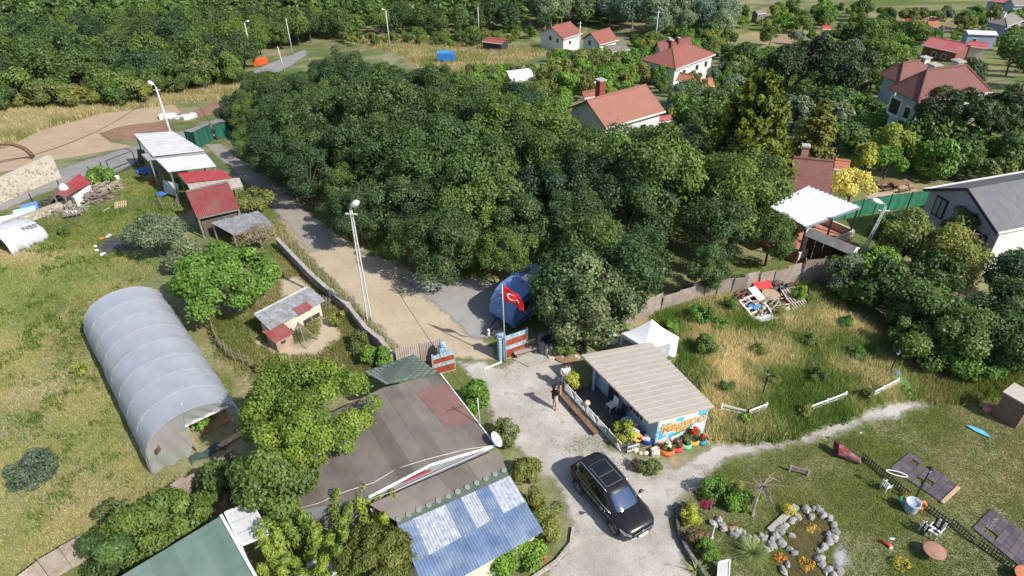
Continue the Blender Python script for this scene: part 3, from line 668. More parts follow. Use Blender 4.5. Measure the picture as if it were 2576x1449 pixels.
def film_mat(name, col, alpha):
    m, nt, N, L, P = _new(name); N.remove(P)
    tc = N.new('ShaderNodeTexCoord').outputs['Object']
    c = _ramp(N, L, _noise(N, L, tc, .8, 5), .3, .7, tuple(k * .9 for k in col), tuple(min(1, k * 1.08) for k in col))
    d = N.new('ShaderNodeBsdfDiffuse'); L.new(c, d.inputs[0]); t = N.new('ShaderNodeBsdfTranslucent'); L.new(c, t.inputs[0])
    g = N.new('ShaderNodeBsdfGlossy'); g.inputs['Roughness'].default_value = .25
    tr = N.new('ShaderNodeBsdfTransparent')
    def mx(f, a, b):
        k = N.new('ShaderNodeMixShader'); k.inputs[0].default_value = f; L.new(a, k.inputs[1]); L.new(b, k.inputs[2]); return k.outputs[0]
    s = mx(.3, d.outputs[0], t.outputs[0]); s = mx(.10, s, g.outputs[0]); s = mx(alpha, tr.outputs[0], s)
    L.new(s, N['Material Output'].inputs[0]); MATS[name] = m; return m
FILM = film_mat('plastic_film', (.55, .57, .62), .9)
FILM2 = film_mat('thin_plastic_film', (.55, .55, .55), .62)

# ------------------------------------------------------------------ plastic tunnel
def make_tunnel():
    L0 = G(383, 1192); L1 = G(226, 862); d = (L1 - L0); Ln = d.length; d.normalize(); n = Vector((d.y, -d.x, 0))
    Wd = 4.85; Hh = 2.8; side = .75
    o = thing('plastic_tunnel', 'long grey plastic film grow tunnel with an open torn near end', 'greenhouse', L0)
    rel = L0
    def arc(t, s, k=0.0):
        """point of the tunnel skin: t along, s 0..1 across"""
        a = math.pi * s; x = Wd / 2 - math.cos(a) * Wd / 2 * (1 + k); z = max(math.sin(a), 0) ** .62 * Hh * (1 + k)
        return L0 + d * t + n * x + Vector((0, 0, z))
    nt_, ns = 56, 30; rg = random.Random(4); V = []; Q = []
    for i in range(nt_ + 1):
        t = Ln * i / nt_; rib = abs(math.sin(math.pi * (t / (Ln / 8))))
        for j in range(ns + 1):
            s = j / ns; p = arc(t, s, -.009 * rib + rg.uniform(-.005, .005) + .005 * math.sin(j * 1.9 + i * .35))
            if s < .1 or s > .9: p = p + n * rg.uniform(-.06, .06)
            V.append(p)
    for i in range(nt_):
        for j in range(ns):
            a = i * (ns + 1) + j; Q.append((a, a + 1, a + ns + 2, a + ns + 1))
    mb = MB(); mb.add(V, Q); mb.build('film_cover', FILM, o, True, rel)
    for k in range(9):
        mb = MB(); mb.tube([arc(Ln * k / 8, j / 16, .003) for j in range(17)], .009, 5); mb.build('hoop', mat('film_seam', (.47, .49, .53), .6, .05), o, True, rel)
    mb = MB(); mb.tube([arc(0, .5, -.02), arc(Ln, .5, -.02)], .02, 6); mb.build('ridge_rail', STEEL, o, True, rel)
    # far end closed
    mb = MB(); c = L0 + d * Ln + n * Wd / 2
    mb.add([c] + [arc(Ln, j / 20) for j in range(21)], [(0, j, j + 1) for j in range(1, 21)]); mb.build('end_film', FILM, o, False, rel)
    # near end: film left of the door, film right of it, header beam, film above it
    def front(s, z): return L0 + n * (Wd * s) + Vector((0, 0, z)) - d * .02
    def top(s):
        a = math.acos(max(-1, min(1, 1 - 2 * s))); return math.sin(a) ** .62 * Hh
    rg = random.Random(8)
    def sheetf(s0, s1, zlo, zhi, name):
        m = MB(); V = []; Q = []; ni, nj = 14, 12
        for i in range(ni + 1):
            s = s0 + (s1 - s0) * i / ni
            for j in range(nj + 1):
                z1 = top(s) if zhi is None else min(zhi, top(s)); z = zlo(s) + (z1 - zlo(s)) * j / nj
                V.append(front(s, z) - d * (.10 * math.sin(i * 1.3 + j * .5) * (1 - j / nj)) + n * rg.uniform(-.02, .02))
        for i in range(ni):
            for j in range(nj):
                if name == 'end_film' and s0 == 0 and i in (3, 4) and j in (6, 7): continue
                a = i * (nj + 1) + j; Q.append((a, a + 1, a + nj + 2, a + nj + 1))
        m.add(V, Q); m.build(name, FILM2, o, True, rel)
    sheetf(0.0, .46, lambda s: .02 + max(0, s - .36) * 6, None, 'end_film')
    sheetf(.86, 1.0, lambda s: .02, None, 'end_film')
    sheetf(.46, .86, lambda s: 1.95, None, 'end_film')
    mb = MB(); mb.beam(front(.44, 1.95), front(.88, 1.95), .10, .08); mb.build('door_header', WHITE, o, False, rel)
    for s in (.46, .86):
        mb = MB(); mb.beam(front(s, 0), front(s, 1.95), .07); mb.build('door_post', TIMBER, o, False, rel)
    # inside
    mb = MB()
    for s0, s1 in ((.12, .42), (.58, .88)):
        mb.prism([L0 + d * .9 + n * Wd * s0 + Vector((0, 0, .02)), L0 + d * (Ln - .6) + n * Wd * s0 + Vector((0, 0, .02)), L0 + d * (Ln - .6) + n * Wd * s1 + Vector((0, 0, .02)), L0 + d * .9 + n * Wd * s1 + Vector((0, 0, .02))], (0, 0, .14))
    mb.build('soil_bed', mat('tilled_soil', (.36, .22, .12), .95, .25, 4., bump=.7), o, False, rel)
    cm, lc = crown_mesh('crop_plants', L_BRIGHT, .5, seed=71, rad=(.35, 3.4, .4), nl=22, nleaf=1500, ls=.2)
    p = link_mesh('crop_plants', cm, o); p.location = d * 3.2 + n * Wd * .62; p.rotation_euler = (0, 0, math.atan2(d.y, d.x) - math.pi / 2)
    # planks at the doorway
    q = L0 + n * Wd * .62 - d * .5
    b = MB(); b.beam(q + Vector((0, 0, .12)), q + n * 1.5 + d * .15 + Vector((0, 0, .16)), .34, .05)
    world_thing(b, 'plank', TIMBER, 'pale wooden plank lying at the mouth of the plastic tunnel', 'plank', q)
    b = MB(); rg = random.Random(2)
    q2 = L0 + n * 1.7 - d * .75
    V = [q2 + n * (i * .16) + d * (j * .18 + .1 * math.sin(i)) + Vector((0, 0, .06 + .12 * rg.random() * (0 < i < 11))) for i in range(12) for j in range(4)]
    b.add(V, [(i * 4 + j, i * 4 + j + 1, i * 4 + j + 5, i * 4 + j + 4) for i in range(11) for j in range(3)])
    world_thing(b, 'crumpled_net', mat('dark_green_net', (.05, .085, .07), .9, .3, 6.), 'crumpled dark green net in the grass before the tunnel', 'net', q2, smooth=True)
make_tunnel()
def bx(name, label, cat, parts, base, group=None):
    """small thing from a list of (part name, MB, material)"""
    o = thing(name, label, cat, base, 0, group)
    for pn, mb, m in parts: mb.build(pn, m, o, False, base)
    return o

# ------------------------------------------------------------------ chicken coop
def make_coop():
    A = G(690, 862); B = G(802, 800); e = (B - A).normalized(); n = Vector((-e.y, e.x, 0)); A = A - n * .1; Lc = 3.55
    o = thing('chicken_coop', 'small cream chicken coop with patched zinc and red roof sheets', 'coop', A); rel = A
    P = lambda a, b, z: A + e * a + n * b + Vector((0, 0, z))
    mb = MB(); mb.prism([P(.05, .1, 0), P(Lc, .1, 0), P(Lc, 1.35, 0), P(.05, 1.35, 0)], (0, 0, 1.18)); mb.build('wall', PLASTER, o, False, rel)
    mb = MB(); mb.prism([P(2.15, .06, .12), P(3.35, .06, .12), P(3.35, .06, .42), P(2.15, .06, .42)], n * .06); mb.build('vent_opening', mat('dark_opening', (.06, .05, .04), .9), o, False, rel)
    mb = MB(); mb.beam(P(2.75, .05, .12), P(2.75, .05, .42), .06); mb.build('vent_post', WOODG, o, False, rel)
    for k in range(7):
        mb = MB(); a = -.15 + k * .56; h = .012 * (k % 2)
        mb.corr(P(a, -.12, 1.20 + h), P(a + .60, -.12, 1.20 + h), P(a + .60, 1.55, 1.52 + h), P(a, 1.55, 1.52 + h), 3, .012, jag=.05, seed=k); mb.build('roof_sheet', SILVER, o, False, rel)
    mb = MB(); mb.corr(P(1.85, -.22, 1.215), P(2.85, -.22, 1.215), P(2.85, .5, 1.36), P(1.85, .5, 1.36), 6, .018); mb.build('roof_sheet', RED_OLD, o, False, rel)
    mb = MB(); mb.beam(P(-.1, 1.52, 1.55), P(Lc + .15, 1.52, 1.55), .16, .03); mb.build('ridge_flashing', WHITE_SHEET, o, False, rel)
    # brick pen at the left end
    pen = MB(); pen.prism([P(-.35, -.95, 0), P(.75, -.95, 0), P(.75, .1, 0), P(-.35, .1, 0)], (0, 0, .82)); w = pen.build('pen_wall', mat('old_brick', (.37, .25, .19), .9, .25, 4., stain=(.45, .36, .28), stain_amt=.8, stain_scale=3., bump=.4), o, False, rel)
    b = MB(); b.prism([P(-.05, -.985, .5), P(.25, -.985, .5), P(.25, -.985, .68), P(-.05, -.985, .68)], n * .03); b.build('hatch', mat('dark_opening', (.06, .05, .04)), w, False, rel)
    for k in range(2):
        mb = MB(); mb.corr(P(-.45 + k * .05, -1.05 + k * .5, .9 + k * .1), P(.85, -1.05 + k * .5, .88 + k * .1), P(.85, -.3 + k * .5, 1.0 + k * .12), P(-.5, -.3 + k * .5, 1.0 + k * .12), 5, .015, jag=.03, seed=k + 5); mb.build('pen_roof', RED_OLD, o, False, rel)
    # net run on three sticks
    q = P(1.35, -.9, 0); t = thing('net_run', 'olive poultry net draped over leaning sticks beside the coop', 'net', q)
    pts = [q + Vector(p) for p in ((0, 0, 1.25), (-1.1, -.7, .15), (.5, -1.0, .02), (1.0, -.1, .02), (-.5, .3, .3))]
    for a in (pts[2], pts[3], pts[4]):
        mb = MB(); mb.tube([a, pts[0] + Vector((0, 0, .1))], .028, 5); mb.build('stick', TWIG, t, False, q)
    mb = MB()
    for a, b, c in ((0, 1, 2), (0, 2, 3), (0, 3, 4)):
        for i in range(9):
            f = i / 9; sag = Vector((0, 0, -.18 * math.sin(math.pi * f)))
            mb.tube([pts[a].lerp(pts[b], f) + sag, pts[a].lerp(pts[c], f) + sag], .007, 3, False); mb.tube([pts[a], pts[b].lerp(pts[c], f) + sag], .007, 3, False)
    mb.build('net', NETM, t, False, q)
make_coop()
def stick_fence(name, label, cat, pts, h, n, seed, m=TWIG, rails=1, group=None):
    """posts of uneven height with rails; every post is a part"""
    W = [G(*p) for p in pts]; o = thing(name, label, cat, W[0], 0, group); rg = random.Random(seed)
    seg = [(W[i + 1] - W[i]).length for i in range(len(W) - 1)]; tot = sum(seg)
    def along(t):
        for i, s in enumerate(seg):
            if t <= s or i == len(seg) - 1: return W[i].lerp(W[i + 1], t / s)
            t -= s
    P = []
    for i in range(n):
        b = along(tot * i / (n - 1)); hh = h * rg.uniform(.75, 1.15); tp = b + Vector((rg.uniform(-.1, .1), rg.uniform(-.1, .1), hh)); P.append((b, hh))
        mb = MB(); mb.tube([b - Vector((0, 0, .05)), b.lerp(tp, .5) + Vector((rg.uniform(-.04, .04), 0, 0)), tp], [.04, .035, .025], 5); mb.build('post', m, o, False, W[0])
    for r in range(rails):
        mb = MB()
        for (a, ha), (b, hb) in zip(P, P[1:]): mb.beam(a + Vector((0, 0, h * (.35 + .4 * r))), b + Vector((0, 0, h * (.35 + .4 * r))), .03)
        mb.build('rail', m, o, False, W[0])
    return o
stick_fence('stick_fence', 'crooked grey stick fence between the tunnel and the coop', 'fence', [(528, 800), (545, 860), (580, 905), (632, 925)], 1.0, 12, 3, rails=2)
# ------------------------------------------------------------------ low boundary wall with wire posts
def make_wall():
    pts = [(702, 622), (745, 668), (790, 715), (838, 758), (880, 792), (925, 850), (962, 880), (992, 920)]
    W = [G(*p) for p in pts]; o = thing('boundary_wall', 'low concrete block wall with coping along the dirt lane', 'wall', W[0]); rel = W[0]; rg = random.Random(6)
    for a, b in zip(W, W[1:]):
        L = (b - a).length; k = max(2, round(L / .5)); d = (b - a) / k
        for i in range(k):
            for c in range(2):
                off = (.5 if c else 0)
                mb = MB(); mb.beam(a + d * (i + .03) + Vector((0, 0, .2 + .37 * c)), a + d * (i + .97) + Vector((0, 0, .2 + .37 * c)), .2, .34); mb.build('block', BLOCK, o, False, rel)
        mb = MB(); mb.beam(a + Vector((0, 0, .80)), b + Vector((0, 0, .80 + rg.uniform(-.01, .01))), .26, .09); mb.build('coping', CONC, o, False, rel)
    for i in (3, 4, 6):
        p = W[i]; mb = MB(); mb.box(p + Vector((0, 0, .46)), (.34, .34, .92), .6); mb.build('pier', CONC, o, False, rel)
    f = thing('wire_fence', 'thin wire fence on steel posts behind the low wall', 'fence', W[0] + Vector((.3, .3, 0))); rel = f.location; F = []
    for a, b in zip(W, W[1:]):
        for t in (0.1, .6):
            p = a.lerp(b, t) + Vector((.28, .25, 0)); F.append(p)
            mb = MB(); mb.tube([p, p + Vector((0, 0, 1.55))], .025, 5); mb.build('post', STEEL, f, False, rel)
    for z in (.95, 1.25, 1.5):
        mb = MB(); mb.tube([p + Vector((0, 0, z)) for p in F], .006, 3); mb.build('wire', STEEL, f, False, rel)
    p = G(828, 752) + Vector((-.25, -.35, 0)); o = thing('pallet', 'grey weathered pallet leaning on the low wall', 'pallet', p)
    for i in range(5):
        mb = MB(); q = p + Vector((-.45 + i * .22, -.25 - i * .13, 0)); mb.beam(q, q + Vector((.12, .22, .75)), .12, .03); mb.build('slat', WOODG, o, False, p)
    for z in (.15, .6):
        mb = MB(); a = p + Vector((-.5 + z * .16, -.2 + z * .3, z)); mb.beam(a, a + Vector((1.05, -.6, 0)), .06, .06); mb.build('bearer', WOODG, o, False, p)
make_wall()

# ------------------------------------------------------------------ reed screen along the lower left
def reed_fence(name, label, pts, h, m=REED, group=None, lean=.12, w=1.0):
    W = [G(*p) for p in pts]; o = thing(name, label, 'fence', W[0], 0, group); rel = W[0]; k = 0
    for a, b in zip(W, W[1:]):
        n = max(1, round((b - a).length / w))
        for i in range(n):
            p = a.lerp(b, i / n); q = a.lerp(b, (i + 1) / n); rg = random.Random(k * 7 + len(name)); k += 1
            nn = Vector((-(q - p).y, (q - p).x, 0)).normalized(); tl = nn * rg.uniform(-lean, lean); hh = h * rg.uniform(.93, 1.05); dz = Vector((0, 0, hh))
            mb = MB(); mb.corr(p, p.lerp(q, .985), p.lerp(q, .985) + dz + tl, p + dz + tl, 11, .012, jag=.03, seed=k); mb.build('reed_panel', m, o, False, rel)
        
    for a in W:
        mb = MB(); mb.tube([a + Vector((0, .05, 0)), a + Vector((0, .05, h * 1.05))], .035, 6); mb.build('post', WOODG, o, False, rel)
    return o
reed_fence('reed_fence', 'grey reed screen fence below the field and the tunnel', [(40, 1530), (130, 1460), (235, 1400), (330, 1345), (420, 1290), (480, 1250), (560, 1205), (600, 1180)], 1.45)
# ------------------------------------------------------------------ green roofed outbuilding and white lean-to
def make_green():
    A = G(555, 1298, 2.4); e = (G(640, 1449, 2.4) - A).normalized(); Lr = 5.6; w = Vector((-e.y, e.x, 0)) * -1
    if w.x > 0: w = -w
    o = thing('outbuilding', 'outbuilding with a sloping green felt roof at the bottom edge', 'building', Vector((A.x, A.y, 0))); rel = o.location
    gm_ = mat('green_felt', (.12, .19, .155), .8, .16, 1.0, stain=(.17, .23, .19), stain_amt=.8, stain_scale=.7, rand=.12)
    for k in range(6):
        a = A + w * (k * 1.0) - Vector((0, 0, .06 * k)); b = A + w * (k * 1.0 + 1.02) - Vector((0, 0, .06 * k + .06))
        mb = MB(); mb.slab([a + Vector((0, 0, .008 * (k % 2))), a + e * Lr, b + e * Lr, b + Vector((0, 0, .008 * (k % 2)))], .03); mb.build('roof_strip', gm_, o, False, rel)
    mb = MB(); mb.beam(A + Vector((.02, .02, .03)), A + e * Lr + Vector((.02, .02, .03)), .12, .08); mb.build('verge_board', WHITE, o, False, rel)
    mb = MB(); q = [A + w * .15 + e * .15, A + w * 5.8 + e * .15, A + w * 5.8 + e * (Lr - .1), A + w * .15 + e * (Lr - .1)]
    mb.prism([Vector((p.x, p.y, 0)) for p in q], (0, 0, 1.95)); mb.build('wall', PLASTER, o, False, rel)
    B = G(566, 1290, 2.5); C = G(632, 1262, 2.5); D = G(678, 1345, 2.3); E_ = G(606, 1372, 2.3)
    t = thing('lean_to', 'narrow white panelled lean-to roof beside the green roof', 'lean-to', Vector((B.x, B.y, 0))); rel = t.location
    for k in range(3):
        f0, f1 = k / 3 + .01, (k + 1) / 3 - .01
        mb = MB(); mb.slab([B.lerp(E_, f0), C.lerp(D, f0), C.lerp(D, f1), B.lerp(E_, f1)], .04); mb.build('roof_panel', WHITE_SHEET, t, False, rel)
    for a, b in ((B, E_), (C, D), (B, C), (E_, D)):
        mb = MB(); mb.beam(a, b, .07, .08); mb.build('frame_bar', WHITE, t, False, rel)
    for p in (B, C, D, E_):
        mb = MB(); mb.beam(Vector((p.x, p.y, 0)), p - Vector((0, 0, .05)), .07); mb.build('post', WHITE, t, False, rel)
make_green()

# ------------------------------------------------------------------ main low house
def make_house():
    zE, zR = 2.55, 3.15
    B = G(1244, 1121, zE); A0 = G(1105, 940, zE); e = (A0 - B).normalized(); Lr = (A0 - B).length
    Rg = G(1085, 1168, zR); F = G(928, 1250, 2.6)
    w = (Rg - B); w.z = 0
    R1 = Rg + e * (Lr * .98); LB = G(713, 1290, 2.1); LT = LB + e * (Lr * .95); F = G(928, 1250, 2.72); F1 = F + e * (Lr * .97)
    o = thing('low_house', 'low house with patched brown felt roof and blue and white sheets below', 'house', Vector((B.x, B.y, 0))); rel = o.location
    FELT = mat('brown_felt', (.15, .128, .11), .85, .18, .9, stain=(.215, .18, .15), stain_amt=.75, stain_scale=.6, bump=.25, rand=.17)
    FELTR = mat('red_brown_felt', (.21, .115, .10), .85, .12, .9, bump=.25)
    FELTG = mat('grey_green_felt', (.10, .125, .10), .85, .12, .9, bump=.2)
    HEX = mat('hex_felt', (.20, .245, .205), .85, .1, 2., bump=.2, rand=.1)
    def strips(a, b, c, d_, n, m, name='roof_strip', t=.03, skip=()):
        """n strips between edge a-b and edge d-c, each running from the a-b side to the other"""
        for k in range(n):
            if k in skip: continue
            f0 = k / n; f1 = (k + 1) / n; lift = Vector((0, 0, .007 * (k % 2)))
            mb = MB(); mb.slab([a.lerp(b, f0) + lift, a.lerp(b, f1 + .004) + lift, d_.lerp(c, f1 + .004) + lift, d_.lerp(c, f0) + lift], t); mb.build(name, m, o, False, rel)
    # right slope: strips run along the ridge
    strips(B, Rg, R1, A0, 4, FELT)
    strips(Rg, F, F1, R1, 4, FELT); strips(F, LB, LT, F1, 4, FELT)
    # red brown patch and grey green hexagon patch laid over the right slope
    def onr(u, v): return B.lerp(Rg, u) + (A0 - B) * v + Vector((0, 0, .02))
    mb = MB(); mb.slab([onr(0, .30), onr(.47, .32), onr(.56, .84), onr(0, .84)], .012); mb.build('felt_patch', FELTR, o, False, rel)
    P0, P1, P2, P3 = onr(-.02, .845), onr(1.0, .845), onr(1.0, 1.0) + Vector((0, 0, .0)), onr(-.02, 1.0)
    H3 = [G(916, 937, 2.7), G(1040, 893, 2.6), G(1108, 942, 2.6), G(970, 968, 3.1)]
    mb = MB(); mb.slab([H3[3] + Vector((0, 0, .05)), H3[2] + Vector((0, 0, .05)), H3[1] + Vector((0, 0, .05)), H3[0] + Vector((0, 0, .05))], .04); hexp = mb.build('hex_sheet', FELTG, o, False, rel)
    hx = MB(); r = .13
    def hexring(c, ux, uy, r):
        n = 6; vs = [c + ux * math.cos(math.pi / 3 * k) * r + uy * math.sin(math.pi / 3 * k) * r for k in range(n)]
        return vs
    me_hex = None
    def hexes(p00, p10, p11, p01, r, parent, lift=.012):
        ux = (p10 - p00).normalized(); nn = ux.cross(p01 - p00).normalized(); nn = nn if nn.z > 0 else -nn; uy = nn.cross(ux)
        nu = int((p10 - p00).length / (r * 1.5)); nv = int((p01 - p00).length / (r * 1.74)); first = None
        for i in range(nu):
            for j in range(nv):
                f = (i + .5) / nu; g = (j + .5 + (.5 if i % 2 else 0) * .98) / nv
                if g > .98: continue
                c = p00.lerp(p10, f).lerp(p01.lerp(p11, f), g) + nn * lift
                if first is None:
                    mb = MB(); mb.prism([p for p in hexring(Vector(), ux, uy, r * .93)], nn * .012); ob = mb.build('hex_shingle', HEX, parent, False); first = ob.data
                else: ob = link_mesh('hex_shingle', first, parent)
                ob.location = c - Vector(rel)
    hexes(H3[3] + Vector((0, 0, .05)), H3[2] + Vector((0, 0, .05)), H3[1] + Vector((0, 0, .05)), H3[0] + Vector((0, 0, .05)), .155, hexp)
    # white fascia along the gable edge with shallow peak, gable wall under it
    for a, b in ((B, Rg), (Rg, F)):
        mb = MB(); mb.beam(a + Vector((0, 0, -.02)), b + Vector((0, 0, -.02)), .07, .10); mb.build('fascia', WHITE, o, False, rel)
    mb = MB(); mb.beam(B + Vector((.05, 0, .0)), A0 + Vector((.05, 0, .0)), .06, .1); mb.build('gutter', WHITE, o, False, rel)
    dn = Vector((e.y, -e.x, 0)); ins = e * .25
    fl = [Vector((p.x, p.y, 0)) for p in (B + ins + w * .05, Rg + ins, F + ins, LB + ins + Vector((.3, 0, 0)), LT - ins, A0 - ins + w * .05)]
    zt = [2.35, 2.95, 2.4, 2.0, 2.0, 2.35]
    mb = MB(); n = len(fl); mb.add(fl + [Vector((p.x, p.y, z)) for p, z in zip(fl, zt)], [(i, (i + 1) % n, (i + 1) % n + n, i + n) for i in range(n)]); mb.build('wall', mat('grey_render', (.27, .28, .30), .85, .15), o, False, rel)
    mb = MB(); a = Rg.lerp(F, .02) + Vector((0, -.06, -.22)); b = Rg.lerp(F, .45) + Vector((0, -.06, -.12)); mb.prism([a, b, b + Vector((0, 0, -.08)), a + Vector((0, 0, -.14))], (0, .03, 0)); mb.build('gable_board', RED_SHEET, o, False, rel)
    # lower extension: brown felt, hex band, then two rows of blue and white sheets
    B2 = B + Vector((.12, -.1, -.15)); F2 = F + Vector((0, -.15, -.30)); C = G(1272, 1178, 2.15); D = G(997, 1312, 2.15)
    strips(F2, B2, C, D, 4, FELT)
    C2 = G(1281, 1197, 2.1); D2 = G(1000, 1323, 2.1)
    mb = MB(); mb.slab([D + Vector((0, 0, .02)), C + Vector((0, 0, .02)), C2 + Vector((0, 0, .02)), D2 + Vector((0, 0, .02))], .03); hb = mb.build('hex_sheet', FELTG, o, False, rel)
    dd = (C - B2).normalized(); hexes(D - dd * .25 + Vector((0, 0, .035)), C - dd * .25 + Vector((0, 0, .035)), C2 + Vector((0, 0, .03)), D2 + Vector((0, 0, .03)), .15, hb)
    BL = mat('blue_sheet_metal', (.14, .20, .32), .5, .16, 1.5, stain=(.30, .35, .42), stain_amt=.7, rand=.08)
    WS = mat('peeled_white_sheet', (.52, .53, .55), .6, .25, 3., stain=(.26, .30, .38), stain_amt=.9, stain_scale=5.)
    M0 = G(1040, 1418, 1.95); M1 = G(1320, 1262, 1.95); N0 = G(1075, 1500, 1.8); N1 = G(1366, 1337, 1.8)
    kinds = [0, 1, 1, 0, 1, 0, 1]; cuts = [0, .13, .27, .415, .55, .68, .80, 1.0]
    kinds = [0, 1, 1, 0, 1, 0, 1]
    for k in range(7):
        f0, f1 = cuts[k], cuts[k + 1]; lift = Vector((0, 0, .01 * (k % 2)))
        mb = MB(); mb.corr(D2.lerp(C2, f0) + lift, D2.lerp(C2, f1 + .006) + lift, M0.lerp(M1, f1 + .006) + lift, M0.lerp(M1, f0) + lift, 6, .014, seed=k); mb.build('roof_sheet', (BL, WS)[kinds[k]], o, False, rel)
    for k in range(7):
        f0, f1 = k / 7, (k + 1) / 7; lift = Vector((0, 0, .01 * (k % 2) - .02)); v = (N0 - M0) * -.05
        mb = MB(); mb.corr(M0.lerp(M1, f0) + v + lift, M0.lerp(M1, f1 + .006) + v + lift, N0.lerp(N1, f1 + .006) + lift, N0.lerp(N1, f0) + lift, 6, .014, seed=k + 9); mb.build('roof_sheet', BL, o, False, rel)
    fl = [Vector((p.x, p.y, 0)) for p in (F2, B2 + Vector((-.1, 0, 0)), N1 + Vector((-.35, .25, 0)), N0 + Vector((.1, .3, 0)))]
    zt = [2.1, 2.2, 1.72, 1.72]; mb = MB(); mb.add(fl + [Vector((p.x, p.y, z)) for p, z in zip(fl, zt)], [(0, 1, 5, 4), (1, 2, 6, 5), (2, 3, 7, 6), (3, 0, 4, 7)]); mb.build('extension_wall', PLASTER, o, False, rel)
    # chimney
    c = G(846, 1106, 2.35); mb = MB(); mb.box(c + Vector((0, 0, .45)), (.5, .5, 1.3), .5); ch = mb.build('chimney', mat('chimney_render', (.55, .44, .33), .9, .2, 3., stain=(.42, .2, .13), stain_amt=.5, stain_scale=2.), o, False, rel)
    mb = MB(); mb.box(c + Vector((0, 0, 1.17)), (.72, .62, .09), .5); mb.build('chimney_cap', CONC, ch, False, rel)
    # cables over the roof
    for i, ps in enumerate(([(1244, 1120, 2.75), (1168, 1131, 2.85), (1075, 1155, 3.2), (1000, 1178, 2.95), (940, 1214, 2.8), (870, 1236, 2.6), (800, 1266, 2.45), (730, 1285, 2.3)], [(1244, 1124, 2.6), (1160, 1160, 2.45), (1060, 1204, 2.5), (990, 1236, 2.45), (930, 1256, 2.45)])):
        mb = MB(); mb.tube([G(*p) for p in ps], .011, 5); mb.build('cable', WHITE, o, True, rel)
    q = G(1204, 1068, 2.55); t = thing('antenna_mast', 'thin steel mast with aerial at the roof edge of the low house', 'mast', Vector((q.x + .12, q.y, 0))); r2 = t.location
    mb = MB(); mb.tube([r2, r2 + Vector((-.1, .02, 4.3))], .032, 6); mb.build('pole', STEEL, t, True, r2)
    mb = MB(); p = r2 + Vector((-.09, .02, 4.1)); mb.beam(p - Vector((.45, .2, 0)), p + Vector((.45, .2, 0)), .02)
    for k in range(5): mb.beam(p + Vector((-.4 + .2 * k, -.18 + .09 * k, -.12)), p + Vector((-.4 + .2 * k, -.18 + .09 * k, .12)), .012)
    mb.build('aerial', DARKM, t, False, r2)
    q = G(1244, 1108, 2.75); t = thing('satellite_dish', 'grey satellite dish at the corner of the low house', 'dish', q)
    Mx = Matrix.Rotation(R(50), 3, 'Y') @ Matrix.Identity(3)
    mb = MB(); mb.lathe([(.02, 0), (.2, .03), (.36, .10), (.40, .14), (.385, .145), (.2, .05), (.02, .02)], q, 18, Mx); mb.build('reflector', mat('dish_grey', (.5, .5, .5), .5, .05), t, True, q)
    mb = MB(); mb.tube([q, q + Vector((.35, 0, .05)), q + Vector((.42, 0, .3))], .015, 5); mb.build('feed_arm', STEEL, t, False, q)
    mb = MB(); mb.tube([q, q + Vector((-.2, .1, -.35))], .02, 5); mb.build('bracket', STEEL, t, False, q)
make_house()

